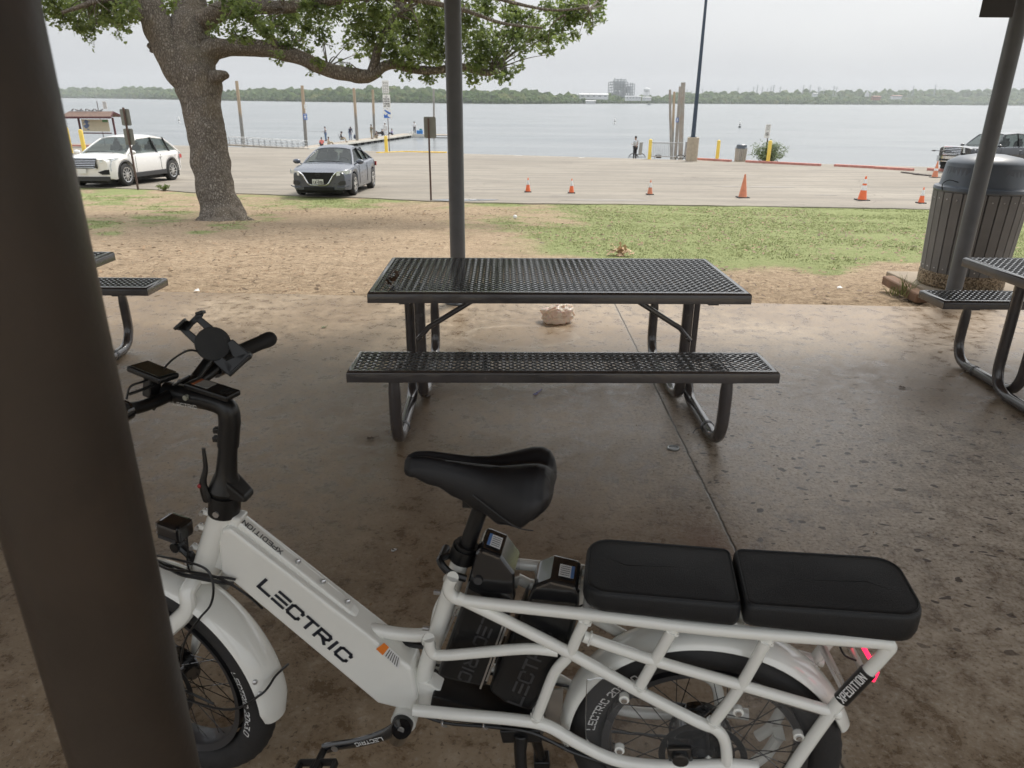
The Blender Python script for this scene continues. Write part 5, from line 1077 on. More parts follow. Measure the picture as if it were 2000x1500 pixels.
for x, y in ((1219,1366),(1210,1465),(1442,1391),(1560,1439)):
    a = S(x,y,.066); q = MB(); q.cyl(a-BN*.01,a+BN*.002,.0105,16); wb_ = build(q,'mounting_boss',M_fw,bike); q = MB(); q.cyl(a+BN*.002,a+BN*.006,.0062,12); build(q,'screw',M_silver,wb_)
q = MB(); q.beam(S(1518,1418,-.05),S(1524,1445,-.05),.022,.006,BN); q.tube([S(1520,1440,-.05),S(1500,1470,-.05),S(1460,1500,-.05)],.013,10); build(q,'foot_rest',M_fw,bike)
# ================================================================== VEHICLES
M_glass, t, p = newmat('car_glass'); p.inputs['Base Color'].default_value = (.03,.04,.04,1); p.inputs['Roughness'].default_value = .03; p.inputs['Specular IOR Level'].default_value = 1; tr_ = nd(t,'BsdfTransparent',{'Color':(.62,.68,.66,1)}); ms = nd(t,'MixShader',{0:.42}); t.links.new(tr_.outputs[0],ms.inputs[1]); t.links.new(p.outputs[0],ms.inputs[2]); t.links.new(ms.outputs[0],t.nodes['Material Output'].inputs[0]); M_seat = mat('seat_fabric',(.16,.15,.14),.8); M_tyre = mat('car_tyre',(.03,.03,.03),.8,var=.2,bump=.2); M_plas = mat('dark_cladding',(.035,.035,.037),.6,var=.1)
M_chrome = mat('chrome',(.75,.76,.78),.12,metal=1,var=.03); M_rimm = mat('alloy_rim',(.62,.62,.62),.28,metal=.8,var=.05); M_lamp = mat('headlamp',(.62,.65,.68),.08,var=.35,vs_=14,coat=1,spec=.8); M_tail = mat('red_lens',(.45,.03,.03),.15,coat=1); M_plate = mat('plate_white',(.72,.73,.72),.4,var=.03)
def lerpt(T, x):
    if x <= T[0][0]: return T[0][1]
    for a, b_ in zip(T,T[1:]):
        if x <= b_[0]: return a[1]+(b_[1]-a[1])*(x-a[0])/(b_[0]-a[0])
    return T[-1][1]
def make_car(nm, label, paint, L, W, wb, xf, tr_, half, ztop, zsh, zbot, gh, kind):
    """local axes: x forward, y left, z up, origin on the ground under the middle"""
    r = thing(nm, (0,0,0), label, {'suv':'car','sedan':'car','pickup':'pickup'}[kind])
    wx_ = (xf, xf-wb); Ra = tr_*1.18
    hl_ = L/2
    def bend(x, y, z):
        k = (y/(W/2))**2; e = .20 if x > 0 else .12
        t_ = max(0,(abs(x)-(hl_-.75))/.75); return V(x-math.copysign(e*k*t_**1.5,x), y, z)
    xs_ = [-hl_+L*i/90 for i in range(91)]
    q = MB(); rs = []
    for x in xs_:
        w_ = lerpt(half,x)*W/2; zt, zs, zb = lerpt(ztop,x), lerpt(zsh,x), lerpt(zbot,x)
        for wc in wx_:
            d = abs(x-wc)
            if d < Ra: zb = max(zb, tr_+math.sqrt(Ra*Ra-d*d)*.98)
        zb = min(zb, zs-.08); zm = (zb+zs)*.5
        hf = [(0,zb),(w_*.80,zb),(w_*.965,zb+.01),(w_*.99,zb+.06),(w_,zm),(w_*.992,zs-.10),(w_*.965,zs-.025),(w_*.90,zs+.004),(w_*.72,zs+(zt-zs)*.62),(w_*.4,zs+(zt-zs)*.93),(0,zt)]
        full = hf+[(-a,b_) for a,b_ in hf[-2:0:-1]]
        rs.append([bend(x,a,b_) for a,b_ in full])
    q.rings(rs); body = build(q,'body',paint,r,smooth=42)
    q = MB()
    q.box((0,0,tr_*.9),(L*.93,W*.74,tr_*1.1)); build(q,'underbody',M_dark,r,smooth=0)
    # greenhouse
    xa, xb, xc, xd, zr, wg, wr = gh
    def gb(x): return lerpt(zsh,x)
    zb_a, zb_d = lerpt(ztop,xa)-.03, lerpt(ztop,xd)-.03
    q = MB(); N = 10; rs = []
    for i in range(N+1):
        x = xb+(xc-xb)*i/N; zc = zr-(.05 if kind == 'pickup' else .085)*abs(2*i/N-1)**2.0; ring = [V(x, wr*k, zc-.06*abs(k)**3) for k in [-1,-.8,-.5,-.2,0,.2,.5,.8,1]]; rs.append(ring)
    z1 = rs[0][0].z; bot = [[p_-V(0,0,.035) for p_ in ring[::-1]] for ring in rs]; q.rings([a+b_ for a,b_ in zip(rs,bot)]); build(q,'roof',paint,r,smooth=50)
    zf_, zb2 = rs[0][4].z, rs[-1][4].z
    def panel(xt, zt_, wt, xbm, zbm, wb_, bulge): return lambda u,v: V(xt+(xbm-xt)*v+math.copysign(bulge,xt-xbm)*-1*(1-u*u)*(.3+.7*v)*1.0, u*(wt+(wb_-wt)*v), zt_-.06*abs(u)**3*(1-v)+(zbm-zt_)*v)
    q = MB(); us_ = [-1,-.75,-.5,-.25,0,.25,.5,.75,1]; q.grid(lambda u,v: V(xb+(xa-xb)*v+.10*(1-u*u)*v, u*(wr*.97+(wg*.95-wr*.97)*v), zf_-.012-.06*abs(u)**3*(1-v)+(zb_a-zf_)*v), us_, [0,.25,.5,.75,1]); build(q,'windscreen',M_glass,r,smooth=60)
    q = MB(); q.grid(lambda u,v: V(xc+(xd-xc)*v-.06*(1-u*u)*v, u*(wr*.95+(wg*.9-wr*.95)*v), zb2-.012-.06*abs(u)**3*(1-v)+(zb_d-zb2)*v), us_[::-1], [0,.33,.66,1]); build(q,'rear_window',M_glass,r,smooth=60)
    for s_ in (-1,1):
        A_ = V(xa-.02,s_*wg,gb(xa)-.01); B_ = V(xb,s_*wr,zf_-.075); C_ = V(xc,s_*wr,zb2-.075); D_ = V(xd,s_*wg*.97,gb(xd)-.01); M1 = (B_+C_)/2+V(0,0,.06)
        q = MB()
        for a, b_ in ((A_,B_),(C_,D_)): q.tube(crv([a,(a+b_)/2+V(0,s_*.012,.02),b_],4),.034,8)
        q.tube([B_,M1,C_],.024,8); pil = build(q,'pillar',paint,r)
        q = MB(); ins = .985
        q.add([p_*1.0-V(0,s_*.012,0) for p_ in (A_,B_,M1,C_,D_)]+[((A_+D_)/2)-V(0,s_*.0,0)],[(0,1,2,3,4,5)] if s_ < 0 else [(5,4,3,2,1,0)]); sw = build(q,'side_window',M_glass,r,smooth=0)
        xm = (xa+xd)/2+.02
        for xm_ in ((xb+xc)/2-.02, xc+.02 if kind == 'suv' else xc-.15):
            q = MB(); zt_ = M1.z-.01; q.beam(V(xm_-.05,s_*(wg+.004),gb(xm_)-.01),V(xm_,s_*(wr+.008),zt_),.02,.06 if kind != 'suv' else .07,(0,1,0)); build(q,'door_post',M_dark if kind == 'sedan' else M_plas,r,smooth=0)
        q = MB(); q.tube([V(xa-.05,s_*(wg+.012),gb(xa)+.012),V(xm,s_*(wg+.012),gb(xm)+.012),V(xd,s_*(wg+.005),gb(xd)+.012)],.009,6); build(q,'window_trim',M_chrome if kind != 'sedan' else M_plas,r)
        # mirrors
        q = MB(); mc = V(xa-.12,s_*(W/2+.08),gb(xa)+.09); q.sphere(mc,(.075,.12,.075),14,9); q.beam(mc-V(0,s_*.06,.03),V(mc.x+.02,s_*wg,gb(xa)+.0),.05,.03); build(q,'mirror',paint,r)
        for hx in ((xb+xc)/2+.18-.28, (xb+xc)/2-.28-.85):
            q = MB(); q.tube(crv([V(hx-.09,s_*(lerpt(half,hx)*W/2-.006),gb(hx)-.14),V(hx,s_*(lerpt(half,hx)*W/2+.022),gb(hx)-.135),V(hx+.09,s_*(lerpt(half,hx)*W/2-.006),gb(hx)-.14)],3),.014,6); build(q,'door_handle',paint if kind != 'pickup' else M_chrome,r)
        q = MB()
        for xx in (xa-.35, (xb+xc)/2-.08, xd+.25):
            q.tube([V(xx,s_*(lerpt(half,xx)*W/2+.0015),lerpt(zbot,xx)+.12),V(xx-.0,s_*(lerpt(half,xx)*W/2+.002),gb(xx)-.22),V(xx-.03,s_*(lerpt(half,xx)*W/2*.985+.002),gb(xx)-.05)],.006,5)
        build(q,'door_gap',M_dark,r)
        if kind in ('suv','pickup'):
            q = MB(); q.beam(V(xf-Ra-.0,s_*(W/2*.985),.34),V(xf-wb+Ra,s_*(W/2*.985),.36),.05,.17,(0,0,1)); build(q,'sill_cladding',M_plas,r,smooth=0,bevel=.02)
            q = MB()
            for wc in wx_: q.tube([V(wc+(Ra+.02)*math.cos(a),s_*(lerpt(half,wc+(Ra+.02)*math.cos(a))*W/2-.01),tr_+(Ra+.02)*math.sin(a)) for a in [math.pi*(-.06+1.12*i/18) for i in range(19)]],.035,6,flat=.5)
            build(q,'arch_cladding',M_plas,r)
    for sx2 in (.30,-.65):
        for sy2 in (-.36,.36):
            q = MB(); q.box((sx2-.18+(xa+xc)/2-.1,sy2,gb(0)+.02),(.16,.46,.52),Matrix.Rotation(-.2,3,'Y'),tap=.85); q.box((sx2-.26+(xa+xc)/2-.1,sy2,gb(0)+.32),(.10,.24,.18),Matrix.Rotation(-.2,3,'Y'),tap=.85); build(q,'seat',M_seat,r,smooth=0,bevel=.03)
    q = MB(); q.tube([V(xa-.62+.05*math.sin(a_),.36+.18*math.cos(a_),gb(xa)+.02+.17*math.sin(a_)) for a_ in [2*math.pi*i/20 for i in range(20)]],.015,6,closed=True); build(q,'steering_wheel',M_dark,r)
    # wheels
    for wc in wx_:
        for s_ in (-1,1):
            c = V(wc,s_*(W/2-.115),tr_); q = MB(); ty_ = .105
            prof = [(tr_*.66,-ty_),(tr_*.93,-ty_),(tr_,-ty_*.75),(tr_,ty_*.75),(tr_*.93,ty_),(tr_*.66,ty_)]
            My = Matrix.Rotation(-math.pi/2*s_,3,'X'); q.lathe(prof,c,My,32,caps=False); w0 = build(q,'wheel',M_tyre,r,smooth=50)
            q = MB(); q.lathe([(tr_*.67,ty_*.92),(tr_*.63,ty_*.6),(tr_*.60,-.03),(.02,-.03)],c,My,32,caps=False); build(q,'rim',M_plas if kind != 'pickup' else M_chrome,w0)
            q = MB(); ns = 10 if kind == 'suv' else 5
            for i in range(ns):
                a = 2*math.pi*i/ns+.2; d = V(math.cos(a),0,math.sin(a)); o_ = c+V(0,s_*(ty_-.01),0)
                q.beam(o_+d*.04,o_+d*tr_*.64-V(0,s_*.008,0),.035 if ns == 10 else .07,.02,(0,1,0))
                if ns == 5: d2 = V(math.cos(a+.35),0,math.sin(a+.35)); q.beam(o_+d*.05,o_+d2*tr_*.63-V(0,s_*.008,0),.03,.02,(0,1,0))
            q.lathe([(.01,ty_),(.07,ty_-.005),(.075,ty_-.03)],c,My,20); q.lathe([(tr_*.60,ty_-.004),(tr_*.67,ty_+.002),(tr_*.68,ty_-.01)],c,My,32,caps=False); build(q,'spokes',M_rimm,w0,smooth=30)
    def FP(y, z, e=.012): return bend(hl_, y, z)+V(e,0,0)
    def fpoly(pts, name, m_, par=r, e=.012, th=.02, bev=.004):
        A_ = [FP(y,z,e) for y,z in pts]; q = MB(); n_ = len(A_)
        q.add(A_+[p_-V(th,0,0) for p_ in A_],[tuple(range(n_))]+[(j,n_+j,n_+(j+1)%n_,(j+1)%n_) for j in range(n_)]); return build(q,name,m_,par,smooth=0)
    def fgrid(y0, y1, z0, z1, name, m_, e=.014, par=r):
        q = MB(); q.grid(lambda y,z: FP(y,z(y) if callable(z) else z,e),[y0+(y1-y0)*i/10 for i in range(11)],[z0,z1]); return build(q,name,m_,par,smooth=40)
    if kind == 'suv':
        gr_ = fgrid(-.52,.52,.62,.93,'grille',M_dark,.012)
        for k in range(5):
            q = MB(); z_ = .655+.057*k; ww = .42+.10*(z_-.62)/.31; q.tube([FP(-ww+2*ww*i/10,z_,.022) for i in range(11)],.010,6); build(q,'bar',M_chrome,gr_)
        q = MB(); q.tube([FP(y,z,.016) for y,z in ((-.54,.94),(.54,.94),(.47,.62),(-.47,.62))]+[FP(-.54,.94,.016)],.014,6); build(q,'surround',M_chrome,gr_)
        for s_ in (-1,1):
            q = MB(); xh = hl_; q.grid(lambda u,v: bend(xh-.01-.55*u, s_*(.60+.335*min(1,u*1.4)), .80+.10*u+.10*v*(1-.45*u))+V(.05*(1-.5*u),s_*.035,0),[i/6 for i in range(7)],[0,.5,1]); build(q,'headlight',M_lamp,r,smooth=60)
            q = MB(); q.tube([bend(xh-.30+.02,s_*.945,.90)+V(0,s_*.01,0),bend(xh-.12,s_*.90,.86)+V(.02,s_*.03,0),bend(xh-.07,s_*.87,.70)+V(.03,s_*.02,0),bend(xh-.07,s_*.87,.52)+V(.03,s_*.02,0)],.022,6); build(q,'light_strip',M_lamp,r)
            fpoly([(s_*.50,.50),(s_*.72,.57),(s_*.84,.58),(s_*.84,.42),(s_*.62,.42)],'air_intake',M_dark)
        fgrid(-.86,.86,.22,.36,'lower_bumper',M_plas,.03); fgrid(-.15,.15,.46,.60,'number_plate',M_plate,.04)
    if kind == 'sedan':
        gr_ = fpoly([(-.46,.72),(.46,.72),(.28,.40),(-.28,.40)],'grille',M_dark,e=.014)
        for s_ in (-1,1):
            q = MB(); q.tube(crv([FP(s_*.60,.74,.02),FP(s_*.47,.66,.028),FP(s_*.36,.50,.03),FP(s_*.29,.40,.03),FP(s_*.18,.365,.03),FP(0,.36,.03)],3),.022,8,flat=.8); build(q,'chrome_bar',M_chrome,gr_)
            q = MB(); xh = hl_; q.grid(lambda u,v: bend(xh-.0-.42*u, s_*(.52+.36*min(1,u*1.6)), .62+.09*u+.12*v*(1-.25*u))+V(.05*(1-.5*u),s_*.03,0),[i/6 for i in range(7)],[0,.5,1]); build(q,'headlight',M_lamp,r,smooth=60)
            fpoly([(s_*.56,.40),(s_*.64,.47),(s_*.78,.48),(s_*.79,.37),(s_*.62,.35)],'fog_pocket',M_plas,e=.010); q = MB(); q.tube([FP(s_*.54,.30,.02),FP(s_*.70,.28,.03),FP(s_*.87,.33,.0)],.018,6); build(q,'splitter',paint,r)
        fgrid(-.45,.45,.20,.30,'lower_grille',M_dark,.014)
        npl = fgrid(-.165,.165,.385,.53,'number_plate',M_plate,.045); q = MB(); q.box((hl_+.045-.02,0,.457),(.02,.30,.13)); build(q,'plate_mount',M_plas,npl,smooth=0)
        q = MB(); text(q,'TJK-6906',lambda u_,v_: FP(-.145+u_,.405+v_,.050),.07,wd=.42,th=.17,gap=.12); text(q,'TEXAS',lambda u_,v_: FP(-.05+u_,.495+v_,.050),.022,wd=.6,th=.18,gap=.25); build(q,'plate_lettering',M_let,npl,smooth=0)
        q = MB(); q.lathe([(.05,0),(.062,0),(.062,.01),(.05,.01)],FP(0,.66,.015),Matrix.Rotation(math.pi/2,3,'Y'),20,caps=False); q.box(FP(0,.66,.024),(.01,.16,.02)); build(q,'badge',M_plas,gr_)
    if kind == 'pickup':
        gr_ = fgrid(-.50,.50,.88,1.20,'grille',M_dark,.02)
        for k in range(4): q = MB(); z_ = .91+.085*k; q.tube([FP(-.5+.1*i,z_,.03) for i in range(11)],.018,6); build(q,'bar',M_chrome,gr_)
        q = MB(); q.tube([FP(y,z,.03) for y,z in ((-.54,1.23),(.54,1.23),(.54,.85),(-.54,.85))]+[FP(-.54,1.23,.03)],.03,8); build(q,'surround',M_chrome,gr_)
        fgrid(-.98,.98,.50,.78,'bumper',M_chrome,.08); fgrid(-.70,.70,.55,.64,'bumper_slot',M_dark,.09)
        for s_ in (-1,1): q = MB(); xh = hl_; q.grid(lambda u,v: bend(xh-.35*u, s_*(.57+.39*min(1,u*1.3)), .95+.24*v)+V(.02*(1-u),s_*.02,0),[i/5 for i in range(6)],[0,1]); build(q,'headlight',M_lamp,r,smooth=60)
    for s_ in (-1,1):
        q = MB(); zt_ = lerpt(zsh,-hl_+.2); q.grid(lambda u,v: bend(-hl_+.02+.38*u, s_*(W/2*(.62+.36*min(1,u*2.2))), zt_-.20+.14*v)+V(-.012,s_*.014,0),[0,.25,.5,1],[0,1]); build(q,'tail_light',M_tail,r,smooth=50)
    q = MB(); q.tube(crv([V(xa+.12,-.55,zb_a+.035),V(xa+.05,.0,zb_a+.05),V(xa+.10,.5,zb_a+.03)],3),.010,5); build(q,'wiper',M_dark,r)
    return r
PI = math.pi
M_wpaint = mat('pearl_white_paint',(.80,.79,.77),.25,coat=1,var=.02); M_gpaint = mat('slate_grey_paint',(.085,.098,.13),.3,metal=.1,coat=.6,var=.03); M_kpaint = mat('black_paint',(.03,.033,.04),.15,coat=1,var=.05); M_rpaint = mat('dark_red_paint',(.10,.03,.035),.2,coat=1,metal=.3)
suv = make_car('parked_suv','white crossover parked on the lot behind the leaning double sign',M_wpaint,4.81,1.90,2.86,1.44,.375,
  [(-2.4,.80),(-2.2,.93),(-1.5,1),(1.4,1),(2.0,.96),(2.4,.86)],[(-2.4,.98),(-2.1,1.13),(-1.2,1.15),(.75,1.13),(1.6,1.07),(2.15,1.0),(2.4,.92)],[(-2.4,.92),(-2.0,1.08),(-1,1.04),(.8,1.01),(1.6,.99),(2.1,.95),(2.4,.88)],[(-2.4,.42),(-2,.30),(-1.4,.27),(1.4,.26),(2.1,.24),(2.4,.30)],(1.22,.25,-1.45,-2.26,1.67,.84,.64),'suv')
sed = make_car('parked_sedan','grey saloon car facing the viewer on the lot beside the oak trunk',M_gpaint,4.64,1.82,2.71,1.38,.325,
  [(-2.32,.80),(-2.1,.92),(-1.4,1),(1.3,1),(1.9,.96),(2.32,.84)],[(-2.32,.92),(-2.0,1.04),(-1.5,1.06),(.8,1.0),(1.5,.93),(2.0,.83),(2.32,.72)],[(-2.32,.86),(-1.9,.97),(-1,.95),(.8,.90),(1.5,.86),(2.05,.78),(2.32,.70)],[(-2.32,.36),(-2,.24),(-1.3,.2),(1.3,.19),(2.0,.19),(2.32,.22)],(1.12,.22,-.80,-1.85,1.45,.78,.55),'sedan')
pick = make_car('parked_pickup','black pickup with chrome grille partly hidden behind the right post and bin',M_kpaint,5.9,2.03,3.7,2.05,.41,
  [(-2.95,.95),(-2.8,1),(2.3,1),(2.7,.97),(2.95,.93)],[(-2.95,1.22),(-1.2,1.26),(.95,1.30),(1.6,1.29),(2.5,1.26),(2.95,1.22)],[(-2.95,1.20),(-1.2,1.24),(.95,1.20),(1.6,1.20),(2.5,1.19),(2.95,1.17)],[(-2.95,.60),(-2,.5),(2.3,.45),(2.95,.62)],(1.35,.65,-.95,-1.25,1.93,.90,.72),'pickup')
redc = make_car('parked_red_car','dark red car mostly hidden behind the litter bin in front of the pickup',M_rpaint,4.6,1.82,2.7,1.38,.325,
  [(-2.3,.80),(-2.1,.92),(-1.4,1),(1.3,1),(1.9,.96),(2.3,.84)],[(-2.3,.92),(-2.0,1.04),(-1.5,1.06),(.8,1.0),(1.5,.93),(2.0,.83),(2.3,.72)],[(-2.3,.86),(-1.9,.97),(-1,.95),(.8,.90),(1.5,.86),(2.05,.78),(2.3,.70)],[(-2.3,.36),(-2,.24),(-1.3,.2),(1.3,.19),(2.0,.19),(2.3,.22)],(.98,.28,-.95,-1.75,1.43,.78,.58),'sedan')
def park(o, px, py, lx, ly, ang):
    """put the local point (lx, ly) of a vehicle on the lot where the pixel falls, heading ang"""
    g = G(px,py)+V(0,0,.032); R3 = Matrix.Rotation(ang,3,'Z'); o.location = g-R3@V(lx,ly,0); o.rotation_euler = (-.031*math.cos(ang)*1.0*0, .031*math.sin(ang), ang)
    o.location.z = gz(0,o.location.y)+.034
    o.rotation_euler = (-.031*math.cos(ang), .031*math.sin(ang), ang)
    for lx2, ly2 in ((xw, s_) for xw in (lx, lx-2.8) for s_ in (ly,-ly)):
        w_ = o.location+R3@V(lx2,ly2,0); print(o.name,'wheel',[round(c,1) for c in proj((w_.x,w_.y,gz(0,w_.y)+.03))[:2]])
park(suv,254,365,1.44,.95,math.radians(264)); park(sed,697,383,1.38,.91,math.radians(269)); park(pick,1912,340,2.05,1.0,math.radians(196)); park(redc,2075,352,1.38,.9,math.radians(200))
# ================================================================== CONES
M_or = mat('orange_cone',(.80,.16,.05),.55,var=.08); M_orf = mat('faded_orange_cone',(.62,.22,.12),.65,var=.15,dirt=(.45,.28,.2)); M_cw = mat('reflective_white',(.75,.75,.74),.4,var=.06)
def cone(px, py, H_, label, bands, m_, tilt=0):
    g = G(px,py)+V(0,0,.032); r = thing('traffic_cone', g, label, 'traffic cone', 'traffic cones on the lot'); bw = H_*.50
    q = MB(); q.box(g+V(0,0,.014),(bw,bw,.028)); build(q,'base',M_tyre,r,smooth=0,bevel=.008)
    q = MB(); r0, r1 = H_*.175, H_*.032; q.lathe([(r0*1.08,.028),(r0,.05),(r1,H_-.01),(r1*.6,H_)],g,None,28); sh = build(q,'cone_body',m_,r)
    for z0, z1 in bands:
        f = lambda z: r0+(r1-r0)*(z*H_-.05)/(H_-.06)+.004
        q = MB(); q.lathe([(f(z0)-.003,z0*H_),(f(z0),z0*H_+.002),(f(z1),z1*H_-.002),(f(z1)-.003,z1*H_)],g,None,28,caps=False); build(q,'white_band',M_cw,sh)
cone(1031,377,.46,'small orange cone with one white band, leftmost on the lot',[(.52,.84)],M_or)
cone(1116,379,.46,'small orange cone with a tall white collar, second from the left',[(.5,.86)],M_or)
cone(1269,382,.46,'small faded orange cone with white collar below the grey barrier',[(.5,.82)],M_orf)
cone(1450,388,.71,'tall plain faded orange cone without any white band',[],M_orf)
cone(1683,393,.71,'tall bright orange cone with two white bands',[(.42,.62),(.70,.88)],M_or)
cone(1798,399,.46,'small orange cone with white collar nearest the litter bin',[(.48,.84)],M_or)
cone(1825,348,.71,'faded orange cone standing by the red kerb and dark boards',[(.42,.55)],M_orf)
# ================================================================== BOLLARDS, KERBS
M_by = mat('bollard_yellow',(.82,.60,.10),.5,var=.06,dirt=(.6,.42,.15),dsc=2)
def bollard(px, py, H_, label, r_=.11):
    g = G(px,py)+V(0,0,.02); q = MB(); q.lathe([(r_*1.25,0),(r_*1.25,.03),(r_,.035),(r_,H_-r_*.7),(r_*.85,H_-r_*.3),(r_*.45,H_-.02),(.01,H_)],g,None,20); tag(build(q,'bollard',M_by,loc=g),label,'bollard','yellow bollards along the water')
bollard(755,298,1.25,'bright yellow bollard by the tall white signs at the ramp',.13)
bollard(1268,312,1.3,'yellow bollard at the left end of the grey steel barrier'); bollard(1353,314,1.25,'yellow bollard in front of the concrete lamp base'); bollard(1400,315,1.3,'yellow bollard standing alone right of the lamp base')
bollard(1499,320,1.35,'yellow bollard in front of the leafy bush'); bollard(166,300,1.6,'yellow bollard below the map kiosk',.14); bollard(139,300,1.75,'yellow bollard half hidden by the near post',.14)
def kerb(a, b_, label):
    A_, B_ = G(*a), G(*b_); A_.z += .02; B_.z += .02; q = MB(); q.beam(A_+V(0,0,.07),B_+V(0,0,.07),.22,.14); c = A_; tag(build(q,'red_kerb',M_red,loc=c,smooth=0,bevel=.02),label,'kerb','red kerbs at the edge of the lot')
kerb((1361,313),(1427,317),'faded red kerb between two yellow bollards'); kerb((1457,318),(1602,325.5),'long faded red kerb under the bush')
kerb((1630,326),(1706,330),'faded red kerb piece right of the long bush kerb'); kerb((1707,330.5),(1783,335),'faded red kerb piece left of the dark boards'); kerb((1812,334),(1872,338),'faded red kerb beside the pickup bumper'); kerb((120,286),(176,287),'red kerb below the map kiosk at the far left')
bd_ = [V(*G(765+0,340))]; q = MB()
for k, ((x0,y0),(x1,y1)) in enumerate((((1763,339),(1790,342)),((1785,342.5),(1815,345)))):
    A_, B_ = G(x0,y0)+V(0,0,.07), G(x1,y1)+V(0,0,.06); q = MB(); q.beam(A_,B_,.24,.05); tag(build(q,'loose_board',mat('weathered_board',(.10,.085,.075),.85,var=.3),loc=A_,smooth=0),('dark loose board lying left of its partner near the red kerb','dark loose board lying next to the faded cone')[k],'board')
yk = MB()
for a, b_ in (((738,299.5),(790,297)),((790,297),(872,298.5))):
    A_, B_ = G(*a), G(*b_); yk.beam(A_+V(0,0,.04),B_+V(0,0,.04),.3,.08)
tag(build(yk,'yellow_kerb',M_yel,loc=G(738,300),smooth=0),'long yellow painted kerb behind the grey car at the ramp','kerb')
# ================================================================== SIGNS
M_galv = mat('galvanised_steel',(.33,.34,.35),.5,metal=.5,var=.1); M_sback = mat('sign_back',(.20,.205,.19),.45,metal=.25,var=.12); M_rustp = mat('rusty_pole',(.09,.055,.045),.7,var=.25); M_swh = mat('sign_white',(.78,.78,.76),.5,var=.03); M_sbk = mat('sign_black',(.03,.03,.03),.5); M_sbl = mat('sign_blue',(.03,.14,.50),.4)
def rpanel(c, ux_, uz_, w_, h_, th=.004, r_=.04):
    nn_ = ux_.cross(uz_).normalized(); P = []
    for sx_, sz_, a0 in ((1,1,0),(-1,1,90),(-1,-1,180),(1,-1,270)):
        for j in range(5): a = math.radians(a0+90*j/4); P.append(c+ux_*(sx_*(w_/2-r_)+r_*math.cos(a))+uz_*(sz_*(h_/2-r_)+r_*math.sin(a)))
    q = MB(); q.prism([p_-nn_*th/2 for p_ in P][::-1],[p_+nn_*th/2 for p_ in P][::-1]); return q
# back of a sign on a thin post beyond the lawn
g = G(842,393); H_ = (PY(842,229,g.y)).z-g.z; r = thing('road_sign', g, 'grey back of a rounded sign on a rusty post left of the centre pavilion post', 'sign')
q = MB(); q.box(g+V(0,0,H_/2-.1),(.05,.035,H_+.15)); build(q,'pole',M_rustp,r,smooth=0)
pa_, pb_ = PY(827,228,g.y), PY(852,270,g.y); w_ = pb_.x-pa_.x; build(rpanel(V((pa_.x+pb_.x)/2,g.y+.03,(pa_.z+pb_.z)/2),V(1,0,0),V(0,0,1),w_,pa_.z-pb_.z),'sign_panel',M_sback,r,smooth=0)
# leaning double sign in front of the white car
g = G(270,371); top = PY(240.5,210,g.y+.05); ax_ = (top-g).normalized(); L_ = (top-g).length; r = thing('leaning_sign', g, 'two grey sign backs on a leaning rusty post in front of the white crossover', 'sign')
q = MB(); q.beam(g-ax_*.1,top,.05,.05,(0,1,0)); build(q,'pole',M_rustp,r,smooth=0)
ux_ = V(0,1,0).cross(ax_).normalized()
for k, (ca, hh_, ww) in enumerate((((250-6,231),.50,.30),((256-1.0,269),.50,.30))):
    c = g+ax_*(L_*(.885 if k == 0 else .652))+V(0,.045,0); build(rpanel(c,ux_,ax_,.315,.50 if k == 0 else .50),'sign_panel',M_sback,r,smooth=0)
# tall stack of white signs at the ramp
g = G(761,297); r = thing('ramp_sign', g, 'tall post with two white no parking signs over a blue and white boat ramp sign', 'sign'); zt_ = PY(754,158,g.y).z
q = MB(); q.box((g.x,g.y,(g.z+zt_)/2),(.05,.05,zt_-g.z)); build(q,'pole',M_rustp,r,smooth=0)
def facepanel(x0, x1, y0, y1, Yd, m_, nm_, par):
    a, b_ = PY(x0,y0,Yd), PY(x1,y1,Yd); c = V((a.x+b_.x)/2,Yd,(a.z+b_.z)/2); o = build(rpanel(c,V(1,0,0),V(0,0,1),b_.x-a.x,a.z-b_.z,.006,.02),nm_,m_,par,smooth=0); return c, b_.x-a.x, a.z-b_.z, o
def sign_text(lines, c, w_, h_, m_, par, hf=.62):
    n_ = len(lines); q = MB()
    for i, s_ in enumerate(lines):
        hh_ = h_*.86/n_*hf; k = 1.0; wtot = sum(.8*.5*hh_ if ch == ' ' else (.5*(.35 if ch in 'I.' else 1)+.25)*hh_ for ch in s_); wd_ = .5*min(1.35,(w_*.82)/max(wtot,.01)); sc2 = wd_/.5
        x0 = c.x-min(w_*.41,wtot*sc2/2); z0 = c.z+h_*.43-h_*.86*(i+.5)/n_-hh_/2
        text(q,s_,lambda u_,v_: V(x0+u_,c.y-.006,z0+v_),hh_,wd=.5*sc2,th=.17,gap=.25*sc2)
    return build(q,'lettering',m_,par,smooth=0)
c, w_, h_, o = facepanel(745.5,760,157,182.5,g.y-.05,M_swh,'sign_panel',r); q = MB()
for i in range(7):
    for j in range(3): q.box((c.x-w_*.28+w_*.27*j+.01*(i%2),c.y-.006,c.z+h_*.36-h_*.115*i),(w_*.2,.003,h_*.035))
q.box((c.x,c.y-.006,c.z-h_*.43),(w_*.8,.003,h_*.02)); build(q,'small_print',M_sbk,o,smooth=0)
q = rpanel(V(c.x,c.y-.001,c.z),V(1,0,0),V(0,0,1),w_,h_,.006,.02)
c, w_, h_, o = facepanel(747,763,184.5,211.5,g.y-.05,M_swh,'sign_panel',r); sign_text(['NO','PARKING','STOPPING','STANDING','ANY TIME'],c,w_,h_,M_sbk,o)
c, w_, h_, o = facepanel(748.5,765,213,231.5,g.y-.05,M_swh,'sign_panel',r)
